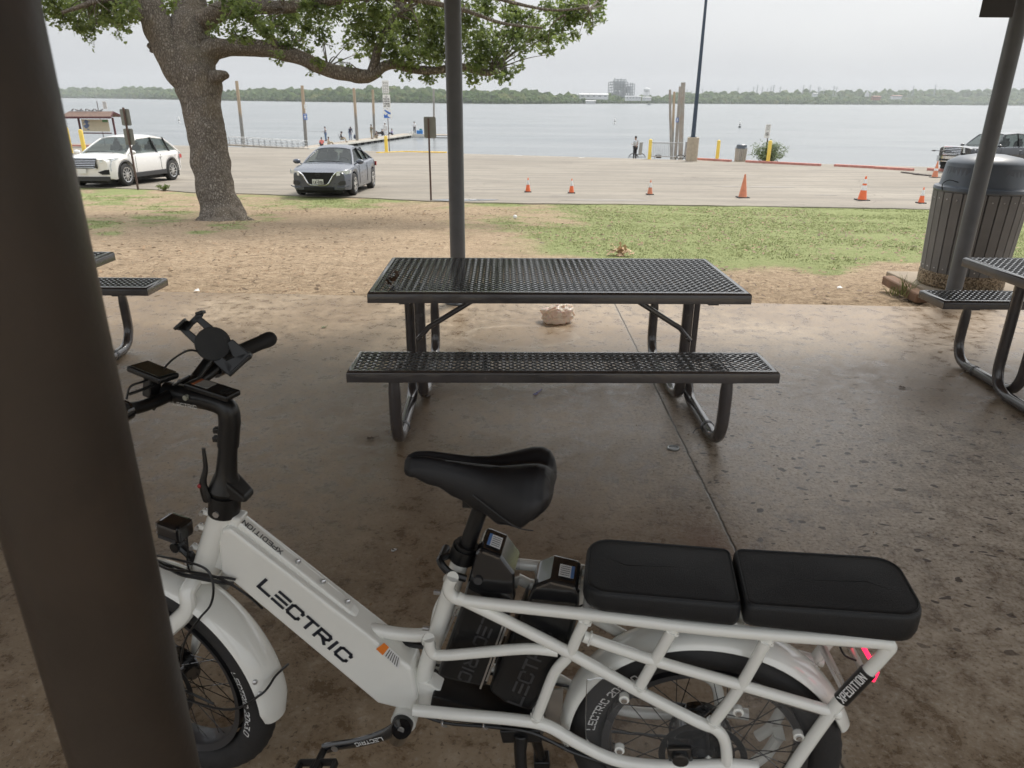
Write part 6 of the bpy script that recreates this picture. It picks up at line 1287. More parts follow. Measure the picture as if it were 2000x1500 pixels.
q = MB(); P = lambda a, b_: V(c.x+a*w_,c.y-.006,c.z+b_*h_); q.add([P(-.46,-.44),P(.40,-.44),P(-.46,-.02)],[(0,1,2)]); q.add([P(-.40,.34),P(-.28,.44),P(.38,.12),P(.44,-.06),P(.10,-.02)],[(4,3,2,1,0)]); q.add([P(-.05+.10*math.cos(a),-.12+.10*math.sin(a)) for a in [2*PI*i/14 for i in range(14)]],[tuple(range(14))]); build(q,'boat_symbol',M_sbl,o,smooth=0)
# sign by the bush
g = G(1494,318); r = thing('shore_sign', g, 'white sign pair with a black circle symbol on a slightly leaning post by the bush', 'sign')
tp_ = PY(1502,243,g.y); q = MB(); q.beam(g,tp_,.05,.05,(0,1,0)); build(q,'pole',M_rustp,r,smooth=0); axx = (tp_-g).normalized(); uxx = V(0,1,0).cross(axx).normalized()
c = PY(1498.5,262,g.y-.05); o = build(rpanel(c,uxx,axx,.32,.45,.006,.02),'sign_panel',M_swh,r,smooth=0); q = MB(); q.add([c+V(0,-.006,0)+uxx*(rr_*math.cos(a))+axx*(rr_*math.sin(a)) for rr_ in (.11,.085) for a in [2*PI*i/24 for i in range(24)]],[(i,(i+1)%24,24+(i+1)%24,24+i) for i in range(24)]); q.beam(c+V(0,-.007,0)-uxx*.08+axx*.07,c+V(0,-.007,0)+uxx*.08-axx*.07,.004,.02,(0,0,1)); q.add([c+V(0,-.006,0)+uxx*a+axx*b_ for a,b_ in ((-.05,-.04),(.03,-.05),(.05,.02),(-.02,.06))],[(0,1,2,3)]); build(q,'circle_symbol',M_sbk,o,smooth=0)
c = PY(1500.5,249,g.y-.05); o = build(rpanel(c,uxx,axx,.32,.36,.006,.02),'sign_panel',M_swh,r,smooth=0); q = MB()
for i in range(4): q.box(c+V(.0,-.007,.12-.075*i),(.22-.04*(i%2),.003,.022))
build(q,'small_print',M_sbk,o,smooth=0)
# small sign behind the kiosk
g = G(206,287); r = thing('shore_sign', g, 'small white printed sign rising behind the map kiosk roof', 'sign'); zt_ = PY(205,198,g.y).z; q = MB(); q.cyl(g,V(g.x,g.y,zt_),.03,8); build(q,'pole',M_rustp,r)
c, w_, h_, o = facepanel(199,210,198,213,g.y-.05,M_swh,'sign_panel',r); q = MB()
for i in range(6): q.box((c.x,c.y-.006,c.z+h_*.38-h_*.15*i),(w_*.7,.003,h_*.05))
build(q,'small_print',M_sbk,o,smooth=0)
# ================================================================== KIOSK
M_kr = mat('brown_shingle',(.17,.11,.085),.8,var=.3,vs_=5); M_kp = mat('maroon_post',(.10,.035,.04),.6,var=.1)
ga, gb2 = G(152,290), G(221,286); yk_ = (ga.y+gb2.y)/2; kc = V((ga.x+gb2.x)/2,yk_,gz(0,yk_)); r = thing('map_kiosk', kc, 'brown roofed map kiosk with pale map board beyond the white crossover', 'kiosk')
for x, xb_ in ((149,163),(216,219)):
    a, b_ = PY(x+4,232,yk_), PY(x+4,232,yk_); q = MB(); q.beam(V(a.x,yk_,kc.z-.1),V(a.x,yk_,a.z+.1),.13,.13,(0,1,0)); build(q,'post',M_kp,r,smooth=0)
a, b_ = PY(158,233,yk_-.03), PY(215,257,yk_-.03); q = MB(); q.box(((a.x+b_.x)/2,yk_,(a.z+b_.z)/2),(b_.x-a.x,.05,a.z-b_.z)); mb_ = build(q,'map_board',mat('map_paper',(.62,.56,.42),.6,var=.06,vs_=3),r,smooth=0)
q = MB()
for cx_, cz_, rx_, rz_ in ((-.32,.25,.07,.22),(-.36,-.1,.09,.16),(-.27,.0,.04,.12),(-.42,.2,.03,.05),(-.22,.3,.03,.04),(-.3,-.33,.05,.05)):
    w_, h_ = b_.x-a.x, a.z-b_.z; cc = V((a.x+b_.x)/2+cx_*w_,yk_-.028,(a.z+b_.z)/2+cz_*h_); q.add([cc+V(rx_*w_*math.cos(t_)*(1+.3*math.sin(3*t_)),0,rz_*h_*math.sin(t_)) for t_ in [2*PI*i/14 for i in range(14)]],[tuple(range(14))])
build(q,'map_print',mat('map_blue',(.16,.22,.38),.6),mb_,smooth=0); q = MB(); w_, h_ = b_.x-a.x, a.z-b_.z; q.box(((a.x+b_.x)/2+w_*.38,yk_-.028,(a.z+b_.z)/2+h_*.38),(w_*.2,.004,h_*.2)); build(q,'map_header',mat('map_green',(.12,.25,.12),.6),mb_,smooth=0)
q = MB(); za_ = PY(185,260,yk_).z; q.beam(V(a.x-.1,yk_,za_),V(b_.x+.1,yk_,za_),.08,.1); build(q,'cross_beam',M_kp,r,smooth=0)
e0, e1 = PY(129,229,yk_), PY(229,229,yk_); r0_, r1_ = PY(140,219,yk_), PY(213,219,yk_); q = MB()
for s_ in (-1,1):
    P = [V(e0.x,yk_+s_*1.1,e0.z),V(e1.x,yk_+s_*1.1,e1.z),V(r1_.x+.35,yk_,r1_.z),V(r0_.x-.2,yk_,r0_.z)]; q.prism(P,[p_+V(0,0,.07) for p_ in P])
build(q,'roof',M_kr,r,smooth=0); q = MB(); q.beam(V(e0.x,yk_-1.12,e0.z),V(e1.x,yk_-1.12,e1.z),.04,.16); q.beam(V(e1.x,yk_-1.1,e1.z),V(r1_.x+.35,yk_,r1_.z),.04,.14); q.beam(V(e1.x,yk_+1.1,e1.z),V(r1_.x+.35,yk_,r1_.z),.04,.14); build(q,'fascia',M_kp,r,smooth=0)
M_bird = mat('pigeon_grey',(.24,.23,.23),.8,var=.35,vs_=30)
bird0 = None
for i, (x, y) in enumerate(((141,218),(150,216),(156,216),(160,215.5),(167,216),(174,217),(181,216.5),(189,217),(197,217.5))):
    p_ = PY(x,y,yk_-.05); R3 = Matrix.Rotation(rnd.uniform(-.6,.6)+(PI if i%2 else 0),3,'Z')
    if bird0 is None:
        q = MB(); q.tube([V(-.20,0,.06),V(-.10,0,.09),V(0,0,.11),V(.09,0,.14),V(.12,0,.19),V(.13,0,.21),V(.16,0,.215),V(.19,0,.20)],[.012,.035,.065,.055,.035,.032,.02,.006],10); q.cyl((0,.02,.0),(0,.02,.07),.006,5); q.cyl((0,-.02,.0),(0,-.02,.07),.006,5)
        bird0 = build(q,'pigeon',M_bird,loc=(0,0,0)); b0 = bird0
    else: b0 = bird0.copy(); SC.collection.objects.link(b0)
    b0.location = (p_.x,yk_,r0_.z+.06); b0.rotation_euler = (0,0,rnd.uniform(-.8,.8)+(PI if i%2 else 0)); tag(b0,('leftmost','second','third','fourth','middle','fourth last','third last','second last','rightmost')[i]+' grey pigeon on the ridge of the map kiosk','bird','pigeons on the kiosk roof')
# ================================================================== PILINGS, LAMP, SHORE THINGS
M_pt, t, p = newmat('piling_wood'); geo = nd(t,'TexCoord').outputs['Object']; sz = nd(t,'SeparateXYZ',{'Vector':geo}).outputs[2]; n1 = tnoise(t,nd(t,'Mapping',{'Vector':geo,'Scale':(6,6,.5)}).outputs[0],2,5,.6)
zz = mth(t,'ADD',sz,mth(t,'MULTIPLY',n1,1.5)); col = mixc(t, ramp(t,mth(t,'MULTIPLY',zz,.1),[(.52,0.0),(.60,1.0)]), ramp(t,n1,[(.3,(.19,.18,.16)),(.7,(.30,.285,.26))]), ramp(t,n1,[(.3,(.36,.27,.18)),(.7,(.50,.39,.28))])); t.links.new(col,p.inputs['Base Color']); p.inputs['Roughness'].default_value = .85
M_ps = mat('steel_piling',(.33,.31,.28),.6,var=.2,vs_=2,dirt=(.3,.2,.14),dsc=1)
def piling(x0, y0, x1, y1, Yd, r_, m_, label, group='pilings of the fishing dock', zb=WATER-1.2):
    top = PY(x0,y0,Yd); bot = PY(x1,y1,Yd); d = (bot-top).normalized(); k = (zb-top.z)/d.z; b_ = top+d*k
    q = MB(); n_ = 8; pts = [b_.lerp(top,i/n_)+V(.03*noise.noise(V(i,x0,0)),0,0) for i in range(n_+1)]; q.tube(pts,[r_*(1.1-.15*i/n_) for i in range(n_+1)],14); o = build(q,'piling',m_,loc=b_); tag(o,label,'post',group); return top
piling(462,158,473,258,100,0.208,M_pt,'leaning wooden piling with tan top nearest the oak trunk')
piling(590,167,598,282,93,0.192,M_pt,'wooden piling with a small blue sign behind the grey car')
piling(691,172,697,262,104,0.192,M_pt,'wooden piling between the blue jacket and olive coat people')
piling(728,175,731,257,112,0.176,M_pt,'wooden piling beside the person in an olive coat')
piling(847,173,848,285,120,.16,M_ps,'thin grey piling at the far end of the dock')
gs = 'pilings by the lamp post'; 
piling(1308.5,175,1311,300,60,.10,M_ps,'thin grey piling, leftmost beside the lamp base',gs); piling(1317,179,1312.5,300,62,.10,M_pt,'thin rusty tan piling crossing behind the leftmost grey one',gs)
piling(1329,169,1318.5,310,57,.12,M_ps,'grey piling with a blue sign left of the thickest one',gs); piling(1334.5,161,1328.5,310,56,.17,M_ps,'thickest and tallest piling next to the lamp post',gs)
def small_sign(x0, x1, y0, y1, Yd, label):
    a, b_ = PY(x0,y0,Yd), PY(x1,y1,Yd); c = V((a.x+b_.x)/2,Yd,(a.z+b_.z)/2); w_, h_ = b_.x-a.x, a.z-b_.z; r = thing('notice_sign', c-V(0,0,h_/2), label, 'sign'); o = build(rpanel(c,V(1,0,0),V(0,0,1),w_,h_,.02,w_*.08),'panel',M_sbl,r,smooth=0)
    q = MB(); q.add([V(c.x+w_*.3*math.cos(t_),Yd-.02,c.z+h_*.2*math.sin(t_)) for t_ in [2*PI*i/14 for i in range(14)]],[tuple(range(14))[::-1]]); q.box((c.x,Yd-.015,c.z+h_*.34),(w_*.7,.01,h_*.08)); q.box((c.x,Yd-.015,c.z-h_*.34),(w_*.7,.01,h_*.08)); build(q,'symbol',M_swh,o,smooth=0)
small_sign(592,600.5,222,234,92.6,'small blue and white notice on the piling behind the grey car'); small_sign(1320.5,1325,230,239,56.7,'small blue notice on the piling by the lamp post')
a = PY(596.5,208,92.7); q = rpanel(a,V(1,0,0),V(0,0,1),.3,.45,.01,.03); tag(build(q,'paper_notice',M_swh,loc=a,smooth=0),'small white paper above the blue notice on the piling','notice')
# lamp post
g = G(1350,316); r = thing('lamp_post', g, 'tall dark blue lamp post on a round concrete base by the water', 'lamp post'); Yl = g.y
zb_ = PY(1348,268,Yl).z; M_lp = mat('dark_blue_pole',(.035,.055,.085),.45,var=.1); M_cb = mat('lamp_base_concrete',(.40,.34,.26),.9,var=.15,bump=.4,bs=30)
q = MB(); q.lathe([(.36,-.3),(.36,zb_-g.z-.03),(.34,zb_-g.z)],g,None,32); build(q,'base',M_cb,r); q = MB(); gx = g.x-.03; q.box((gx,Yl,zb_+.02),(.36,.36,.04)); q.cyl((gx,Yl,zb_+.02),(gx,Yl,zb_+8.6),.135,20,.075); build(q,'pole',M_lp,r)
q = MB(); q.beam((gx,Yl,zb_+8.5),(gx+1.1,Yl,zb_+8.75),.07,.07); q.box((gx+1.35,Yl,zb_+8.77),(.6,.32,.14)); build(q,'lamp_head',M_lp,r,smooth=0,bevel=.02)
# grey barrier
ya_ = G(1300,311).y; r = thing('crowd_barrier', G(1300,311), 'grey steel bar barrier between two yellow bollards', 'barrier'); a, b_ = PY(1272,278.5,ya_), PY(1333,279.5,ya_); c, d = PY(1272,305,ya_), PY(1333,307,ya_)
q = MB(); q.tube([c,a,b_,d,c],.034,8); build(q,'frame',M_galv,r)
for k in range(1,16): q = MB(); q.cyl(a.lerp(b_,k/16),c.lerp(d,k/16),.017,6); build(q,'bar',M_galv,r)
for x in (1280,1325): e = PY(x,306,ya_); q = MB(); q.tube([e,V(e.x,ya_-.3,gz(0,ya_)+.05)],.02,6); q.tube([e,V(e.x,ya_+.3,gz(0,ya_)+.05)],.02,6); build(q,'foot',M_galv,r)
# concrete slabs standing up
for (x0,x1,y0,y1,tl_,lab_) in ((1247,1254,278,303,3,'upright grey slab beside the fisherman in a white shirt'),(1336,1347,277,307,4,'upright grey slab leaning by the lamp base')):
    Yd = G(x0,310).y; P = [PY(x0,y1,Yd),PY(x1-1,y1,Yd),PY(x1+tl_-1,y0,Yd),PY(x0+tl_,y0,Yd)]; q = MB(); q.prism(P,[p_+V(0,.15,0) for p_ in P]); tag(build(q,'upright_slab',M_galv,loc=P[0],smooth=0),lab_,'slab')
def hoop(px, py, label):
    g = G(px,py); r_ = .33; q = MB()
    for dx in (-.25,.25): q.tube([g+V(dx+r_*math.cos(a_),.1*dx,.02+r_*.9*math.sin(a_)) for a_ in [PI*i/16 for i in range(17)]],.025,8)
    q.tube([g+V(-.5,0,.08),g+V(.5,.02,.08)],.02,6); tag(build(q,'hoop_rack',M_plas,loc=g),label,'rack')  # low rack of two black hoops on a ground bar
hoop(1244,309,'low black hoop rack left of the yellow barrier bollard'); hoop(1336,312,'low black hoop rack in front of the barrier')
g = G(1277,309); q = MB(); q.box(g+V(.3,0,.10),(.40,.25,.17)); q.box(g+V(.3,0,.20),(.42,.27,.03)); q.tube([g+V(.18,0,.21),g+V(.2,0,.27),g+V(.4,0,.27),g+V(.42,0,.21)],.012,6); tag(build(q,'tool_box',M_plas,loc=g,smooth=0,bevel=.01),'small black box on the ground under the steel barrier','box')
# shore litter bin (small, far)
g = G(1445,316); r = thing('litter_bin', g, 'far litter bin of pale slats with blue lid between the bollards at the shore', 'litter bin'); M_ps2 = mat('pale_slat',(.42,.39,.34),.75,var=.1)
q = MB(); q.lathe([(.34,0),(.35,.02),(.35,.12)],g,None,28); build(q,'base',M_cb,r); q = MB(); q.lathe([(.31,.1),(.33,.80)],g,None,24); build(q,'liner',M_dark,r)
for i in range(20):
    a_ = 2*PI*i/20; er = V(math.cos(a_),math.sin(a_),0); et = V(-math.sin(a_),math.cos(a_),0); q = MB(); q.beam(g+er*.335+V(0,0,.12),g+er*.355+V(0,0,.82),.09,.03,er); build(q,'slat',M_ps2,r,smooth=0)
q = MB(); q.lathe([(.37,.82),(.37,.86),(.33,.88),(.31,1.04),(.22,1.09),(.01,1.10)],g,None,28); build(q,'lid',M_lid,r)
# ================================================================== BUSH and small plants
def bush(c, rx_, rz_, n_, label, m_, lf_=.09, nst=26, cat='bush'):
    r = thing(cat, c, label, cat); st_ = MB(); lm_ = MB()
    for i in range(nst):
        a_ = rnd.uniform(0,2*PI); sp_ = rnd.random()**.6; tip = c+V(rx_*sp_*math.cos(a_),rx_*.7*sp_*math.sin(a_),rz_*rnd.uniform(.55,1.05)*(1-.25*sp_)); P = crv([c+V(rnd.gauss(0,.05),rnd.gauss(0,.05),0),c.lerp(tip,.5)+V(0,0,rz_*.14),tip],5); st_.tube(P,[.012*(1-.08*k) for k in range(len(P))],5)
        for _ in range(n_//nst):
            b0 = P[rnd.randint(3,len(P)-1)]+V(rnd.gauss(0,.07),rnd.gauss(0,.07),rnd.gauss(0,.06))*rz_; d = V(rnd.gauss(0,1),rnd.gauss(0,1),rnd.gauss(.5,.8)).normalized(); s_ = d.orthogonal().normalized()*lf_*.2; L_ = d*lf_*rnd.uniform(.6,1.2)
            lm_.add([b0,b0+L_*.4+s_,b0+L_,b0+L_*.4-s_],[(0,1,2,3)])
    build(st_,'stems',M_bark,r,smooth=0); build(lm_,'leaves',m_,r,smooth=0)
M_will = mat('willow_leaf',(.16,.21,.10),.6,var=.45,vs_=3)
bush(G(1512,320)+V(0,1.1,-.45),1.05,1.75,2300,'feathery green bush at the water edge behind a yellow bollard',M_will,.17,40)
bush(G(322,373),.28,.20,260,'small leafy weed on the grass between leaning sign and oak trunk',M_leaf,.07,10,'weed')
q = MB(); g = G(1213,500); 
for i in range(26):
    c = g+V(rnd.gauss(0,.055),rnd.gauss(0,.04),rnd.uniform(.01,.11)); M_ = Matrix.Rotation(rnd.uniform(0,6),3,'Z')@Matrix.Rotation(rnd.gauss(0,.9),3,'X'); q.add([c+M_@V(lx*.11,ly*.11,-.05*lx*lx) for lx,ly in leaf],[tuple(range(12))])
tag(build(q,'dry_leaves',mat('tan_dry_leaf',(.52,.36,.22),.7,var=.4,vs_=20),loc=g,smooth=0),'clump of tan dry oak leaves on the lawn behind the table','leaves')
# ================================================================== DOCK
M_deck = mat('dock_boards',(.33,.29,.24),.85,var=.2,vs_=2); M_dedge = mat('dock_edge',(.62,.60,.54),.7,var=.1,vs_=1); ZD = WATER+.45
n0, n1_ = PZ(600,291,ZD), PZ(806,262.5,ZD); dd = (n1_-n0); dd.z = 0; dl = dd.length; dd.normalize(); dn = V(-dd.y,dd.x,0); WD = 2.6
r = thing('fishing_dock', n0, 'long low floating fishing dock reaching out over the water', 'dock')
q = MB(); q.prism([n0,n0+dn*WD,n1_+dn*WD,n1_],[p_-V(0,0,.12) for p_ in (n0,n0+dn*WD,n1_+dn*WD,n1_)]); e = n1_-dd*.2; q.prism([e+dn*(WD+.0),e-dn*7.2,e-dn*7.2+dd*3,e+dn*WD+dd*3],[p_-V(0,0,.12) for p_ in (e+dn*(WD+.0),e-dn*7.2,e-dn*7.2+dd*3,e+dn*WD+dd*3)]); build(q,'deck',M_deck,r,smooth=0)
q = MB(); q.beam(n0-dn*.05+V(0,0,-.02),n1_-dn*.05+V(0,0,-.02),.1,.22); q.beam(e-dd*.05-V(0,0,.1),e-dn*3.6-dd*.05-V(0,0,.1),.1,.4); build(q,'white_edge',M_dedge,r,smooth=0)
for k in range(16):
    c = n0+dd*(dl*(k+.5)/16)+dn*.3-V(0,0,.28); q = MB(); q.box(c,(1.3,.5,.36),Matrix.Rotation(math.atan2(dd.y,dd.x),3,'Z')); build(q,'float',M_plas,r,smooth=0)
g0 = PZ(592,290,ZD); g1_ = G(440,287)
r = thing('gangway', g1_, 'pale metal gangway with rail fence leading down to the dock', 'gangway'); q = MB(); a, b_ = PY(443,283,78), PY(598,291,84); a.z = gz(0,66)-.0 if False else a.z; q.beam(a,b_,1.6,.15); build(q,'walkway',M_deck,r,smooth=0)
ha = PY(443,257,78).z-a.z; hb2 = PY(598,272,84).z-b_.z
for s_ in (-.8,.8):
    q = MB(); o_ = V(0,s_,0)
    for k in (.25,.62,1.0): q.tube([a+o_+V(0,0,ha*k*.62),b_+o_+V(0,0,hb2*k*.8)],.028,6)
    build(q,'rail',M_galv,r)
    q = MB()
    for k in range(15): c = a.lerp(b_,k/14)+o_; q.cyl(c,c+V(0,0,ha*.62+(hb2*.8-ha*.62)*k/14),.022,5)
    build(q,'railing_posts',M_galv,r)
# white boat-like platform edge, coolers
def cooler(px, py, w_, h_, m_, label, cat='cooler'):
    g = PZ(px,py,ZD); q = MB(); q.box(g+V(0,0,h_*.42),(w_,w_*.6,h_*.84)); q.box(g+V(0,0,h_*.92),(w_*1.05,w_*.65,h_*.16)); q.tube([g+V(-w_*.5,-.02,h_*.6),g+V(-w_*.56,-.3*w_,h_*.5),g+V(w_*.56,-.3*w_,h_*.5),g+V(w_*.5,-.02,h_*.6)],.015,5); tag(build(q,'cool_box',m_,loc=g,smooth=0,bevel=.02),label,cat)
M_cb2 = mat('cooler_blue',(.03,.20,.55),.4); cooler(820,262.5,.95,.62,M_cb2,'big blue cool box at the end of the dock'); cooler(822,258,.45,.55,mat('cooler_teal',(.04,.22,.24),.4),'teal cool box behind the big blue one'); cooler(804,262,.5,.4,M_swh,'white cool box beside the person in white shirt')
cooler(742,262,.9,.35,mat('dark_bag',(.12,.11,.10),.8),'dark bench box on the dock behind the crouching person','box')
# ================================================================== PEOPLE
M_skin = mat('skin',(.33,.19,.13),.55,var=.05); M_hair = mat('dark_hair',(.02,.017,.015),.7)
def skinned(name, nodes, edges, m_, parent, root=0, lvl=1):
    me = bpy.data.meshes.new(name); L = org(parent); me.from_pydata([Vector(n_[0])-L for n_ in nodes],edges,[]); o = bpy.data.objects.new(name,me); SC.collection.objects.link(o); o.parent = parent
    md = o.modifiers.new('skin','SKIN'); md.use_smooth_shade = True; sk = me.skin_vertices[0].data
    for i, n_ in enumerate(nodes): rr_ = n_[1]; sk[i].radius = (rr_,rr_) if not isinstance(rr_,tuple) else rr_; sk[i].use_root = (i == root)
    sb = o.modifiers.new('sub','SUBSURF'); sb.levels = lvl; sb.render_levels = lvl
    dg = bpy.context.evaluated_depsgraph_get(); ev = o.evaluated_get(dg); m2 = bpy.data.meshes.new_from_object(ev); o.modifiers.clear(); m2.materials.clear(); m2.materials.append(m_); m2.shade_smooth(); o.data = m2; return o
def person(g, H_, face, pose, label, top_m, leg_m, hat=None, hair=M_hair, coat=False):
    """g: ground point, face: heading angle; pose: stand, sit, chair, bend, squat, arms"""
    H_ *= 1.12 if g.y > 80 else .95; s = H_/1.75; R3 = Matrix.Rotation(face,3,'Z')
    r = thing('person', g, label, 'person')
    P = lambda x, y, z: g+R3@V(x*s,y*s,z*s)
    if pose in ('stand','hold','phone'): hip, kn, an, ch, nk, hd = (0,0,.93),(.02,0,.50),(0,0,.08),(0,0,1.25),(.01,0,1.45),(.03,0,1.60)
    elif pose == 'bend': hip, kn, an, ch, nk, hd = (-.05,0,.92),(.03,0,.50),(-.02,0,.08),(.12,0,1.20),(.22,0,1.36),(.31,0,1.42)
    elif pose == 'squat': hip, kn, an, ch, nk, hd = (-.15,0,.25),(.22,0,.45),(.02,0,.08),(-.02,0,.55),(.05,0,.72),(.09,0,.85)
    elif pose == 'sit': hip, kn, an, ch, nk, hd = (0,0,.14),(.36,0,.36),(.55,0,.08),(-.03,0,.46),(0,0,.64),(.04,0,.78)
    else: hip, kn, an, ch, nk, hd = (0,0,.45),(.42,0,.48),(.5,0,.08),(-.10,0,.76),(-.06,0,.95),(.02,0,1.08)
    n_ = [(P(*hip),.115*s),(P(*[(hip[i]+ch[i])/2 for i in range(3)]),.115*s),(P(*ch),.13*s),(P(*nk),.055*s),(P(hd[0]-.01,0,hd[2]-.03),.075*s),(P(*hd),.09*s),(P(hd[0],0,hd[2]+.08),.065*s)]
    e_ = [(0,1),(1,2),(2,3),(3,4),(4,5),(5,6)]
    legs, arms = [], []
    for sd_ in (-1,1):
        b0 = len(n_); spd = .1 if pose not in ('squat','sit','chair') else .16
        n_ += [(P(hip[0]+.01,sd_*.09,hip[2]-.03),.09*s),(P(kn[0],sd_*spd,kn[2]),.055*s),(P(an[0],sd_*.11,an[2]),.038*s),(P(an[0]+.15,sd_*.12,.04),.033*s)]
        e_ += [(0,b0),(b0,b0+1),(b0+1,b0+2),(b0+2,b0+3)]; legs.append((n_[b0],n_[b0+1],n_[b0+2]))
        sh = (nk[0]-.01,sd_*.18,nk[2]-.08)
        if pose == 'stand': el, ha_ = (sh[0]-.02,sd_*.23,sh[2]-.28),(sh[0]+.05,sd_*.23,sh[2]-.52)
        elif pose == 'bend': el, ha_ = (sh[0]+.05,sd_*.2,sh[2]-.27),(sh[0]+.14,sd_*.12,sh[2]-.48)
        elif pose in ('hold',): el, ha_ = (sh[0]-.0,sd_*.25,sh[2]-.26),(sh[0]+.26,sd_*.12,sh[2]-.24)
        elif pose == 'phone': el, ha_ = (sh[0]+.05,sd_*.23,sh[2]-.25),(sh[0]+.25,sd_*.06,sh[2]-.10)
        elif pose == 'chair': el, ha_ = (sh[0]+.08,sd_*.24,sh[2]-.25),(sh[0]+.32,sd_*.14,sh[2]-.30)
        else: el, ha_ = (sh[0]+.10,sd_*.24,sh[2]-.22),(sh[0]+.30,sd_*.14,sh[2]-.22)
        b1 = len(n_); n_ += [(P(*sh),.058*s),(P(*el),.042*s),(P(*ha_),.028*s)]; e_ += [(2,b1),(b1,b1+1),(b1+1,b1+2)]; arms.append((n_[2],n_[b1],n_[b1+1],n_[b1+2]))
        hv = (Vector(ha_)-Vector(el)).normalized(); pm = Vector(ha_)+hv*.07; b2_ = len(n_); n_.append((P(*pm),.032*s)); e_.append((b1+2,b2_))
        for f in range(4):
            off_ = V(0,0,1).cross(hv).normalized() if abs(hv.z) < .9 else V(1,0,0); fa = pm+off_*(.024*(f-1.5)); L_ = (.07,.08,.075,.06)[f]; b3 = len(n_)
            n_ += [(P(*(fa+hv*.045)),.0085*s),(P(*(fa+hv*(.045+L_*.7)-V(0,0,.02))),.0075*s)]; e_ += [(b2_,b3),(b3,b3+1)]
        th_ = pm-V(0,sd_*.035,0)+hv*.02; b3 = len(n_); n_ += [(P(*th_),.010*s)]; e_.append((b2_,b3))
    body = skinned('body',n_,e_,M_skin,r)
    # garments
    sh_n = [(P(*hip),(.145*s)),(P(*[(hip[i]+ch[i])/2 for i in range(3)]),.14*s),(P(*ch),.155*s),(P(nk[0],0,nk[2]-.04),.085*s)]; sh_e = [(0,1),(1,2),(2,3)]
    for a_ in arms: b0 = len(sh_n); sh_n += [(a_[1][0],.072*s),(a_[2][0],.056*s),(a_[2][0].lerp(a_[3][0],.75),.045*s)]; sh_e += [(2,b0),(b0,b0+1),(b0+1,b0+2)]
    if coat: sh_n[0] = (P(hip[0],0,hip[2]-.25),.17*s)
    skinned('jacket' if coat else 'shirt',sh_n,sh_e,top_m,r)
    ln = [(P(hip[0],0,hip[2]-.02),.128*s)]; le = []
    for l_ in legs: b0 = len(ln); ln += [(l_[0][0],.105*s),(l_[1][0],.072*s),(l_[2][0]+V(0,0,.02),.055*s)]; le += [(0,b0),(b0,b0+1),(b0+1,b0+2)]
    skinned('trousers',ln,le,leg_m,r)
    for l_ in legs: q = MB(); c = l_[2][0]; q.sphere(c+(R3@V(.07,0,-.035))*s,(.13*s,.05*s,.05*s),10,6,R3); build(q,'shoe',M_hair,r)
    q = MB(); hc = P(hd[0]-.012,0,hd[2]+.045); q.sphere(hc,(.105*s,.092*s,.085*s),12,8,R3); build(q,'hair',hair,r)
    q = MB(); hf = P(hd[0]+.088,0,hd[2]+.005); q.sphere(hf,(.018*s,.013*s,.02*s),6,5,R3)
    for sd_ in (-1,1): q.sphere(P(hd[0]+.0,sd_*.092,hd[2]+.01),(.015*s,.01*s,.028*s),6,5,R3)
    build(q,'nose_and_ears',M_skin,body); q = MB()
    for sd_ in (-1,1): q.sphere(P(hd[0]+.082,sd_*.032,hd[2]+.03),.009*s,6,5)
    q.box(P(hd[0]+.085,0,hd[2]-.04),(.01*s,.04*s,.006*s),R3); build(q,'eyes_and_mouth',M_hair,body,smooth=0)
    if hat:
        q = MB(); q.lathe([(.16*s if hat[1] else .10*s,0),(.10*s,.012*s),(.098*s,.07*s),(.07*s,.11*s),(.01,.12*s)],P(hd[0]-.005,0,hd[2]+.07),None,16)
        if not hat[1]: q.box(P(hd[0]+.12,0,hd[2]+.075),(.09*s,.14*s,.012*s),R3)
        build(q,'hat',hat[0],r)
    return r, P
def cl(n_, c): return mat(n_,c,.85,var=.12,vs_=8)
M_coral = cl('coral_shirt',(.75,.20,.18)); M_navy = cl('navy_jacket',(.06,.07,.11)); M_jean = cl('blue_jeans',(.14,.20,.32)); M_olive = cl('olive_coat',(.17,.15,.10)); M_wsh = cl('white_shirt',(.68,.68,.68)); M_blk = cl('black_cloth',(.03,.03,.035)); M_khaki = cl('khaki_cloth',(.42,.36,.26)); M_lav = cl('lavender_shirt',(.32,.32,.50)); M_gsh = cl('grey_shirt',(.38,.40,.44)); M_cream = cl('cream_shirt',(.60,.54,.44))
DZ = lambda x, y: PZ(x,y,ZD)
person(DZ(629,284.5),1.68,2.0,'sit','person sitting in a coral shirt, leftmost on the dock',M_coral,M_blk)
person(DZ(642,283),1.65,.6,'sit','person sitting in cream clothes beside the coral shirt',M_cream,M_khaki)
r, P = person(DZ(637,275.5),1.68,2.9,'hold','person standing with a cap and grey shirt behind the coral shirt, holding a rod',M_gsh,M_jean,(M_gsh,False))
q = MB(); q.tube([P(.25,0,1.1),P(1.6,.1,1.12),P(3.2,.1,1.2)],.012,5); tag(build(q,'fishing_rod',M_plas,loc=P(.25,0,1.1)),'thin fishing rod held out to the left over the water','fishing rod')
r, P = person(DZ(668,278),1.7,.15,'chair','person in a black shirt and cap leaning back in a folding chair',M_blk,M_khaki,(M_blk,False))
cc = P(0,0,0); rr3 = Matrix.Rotation(.15,3,'Z'); r = thing('folding_chair', cc, 'black and white folding chair under the person with a black cap', 'chair')
q = MB(); q.box(cc+rr3@V(.05,0,.36),(.5,.5,.03),rr3); build(q,'seat',M_blk,r,smooth=0); q = MB(); q.beam(cc+rr3@V(-.2,0,.38),cc+rr3@V(-.38,0,.95),.5,.03,rr3@V(0,1,0).cross(V(0,0,1))); build(q,'backrest',M_blk,r,smooth=0)
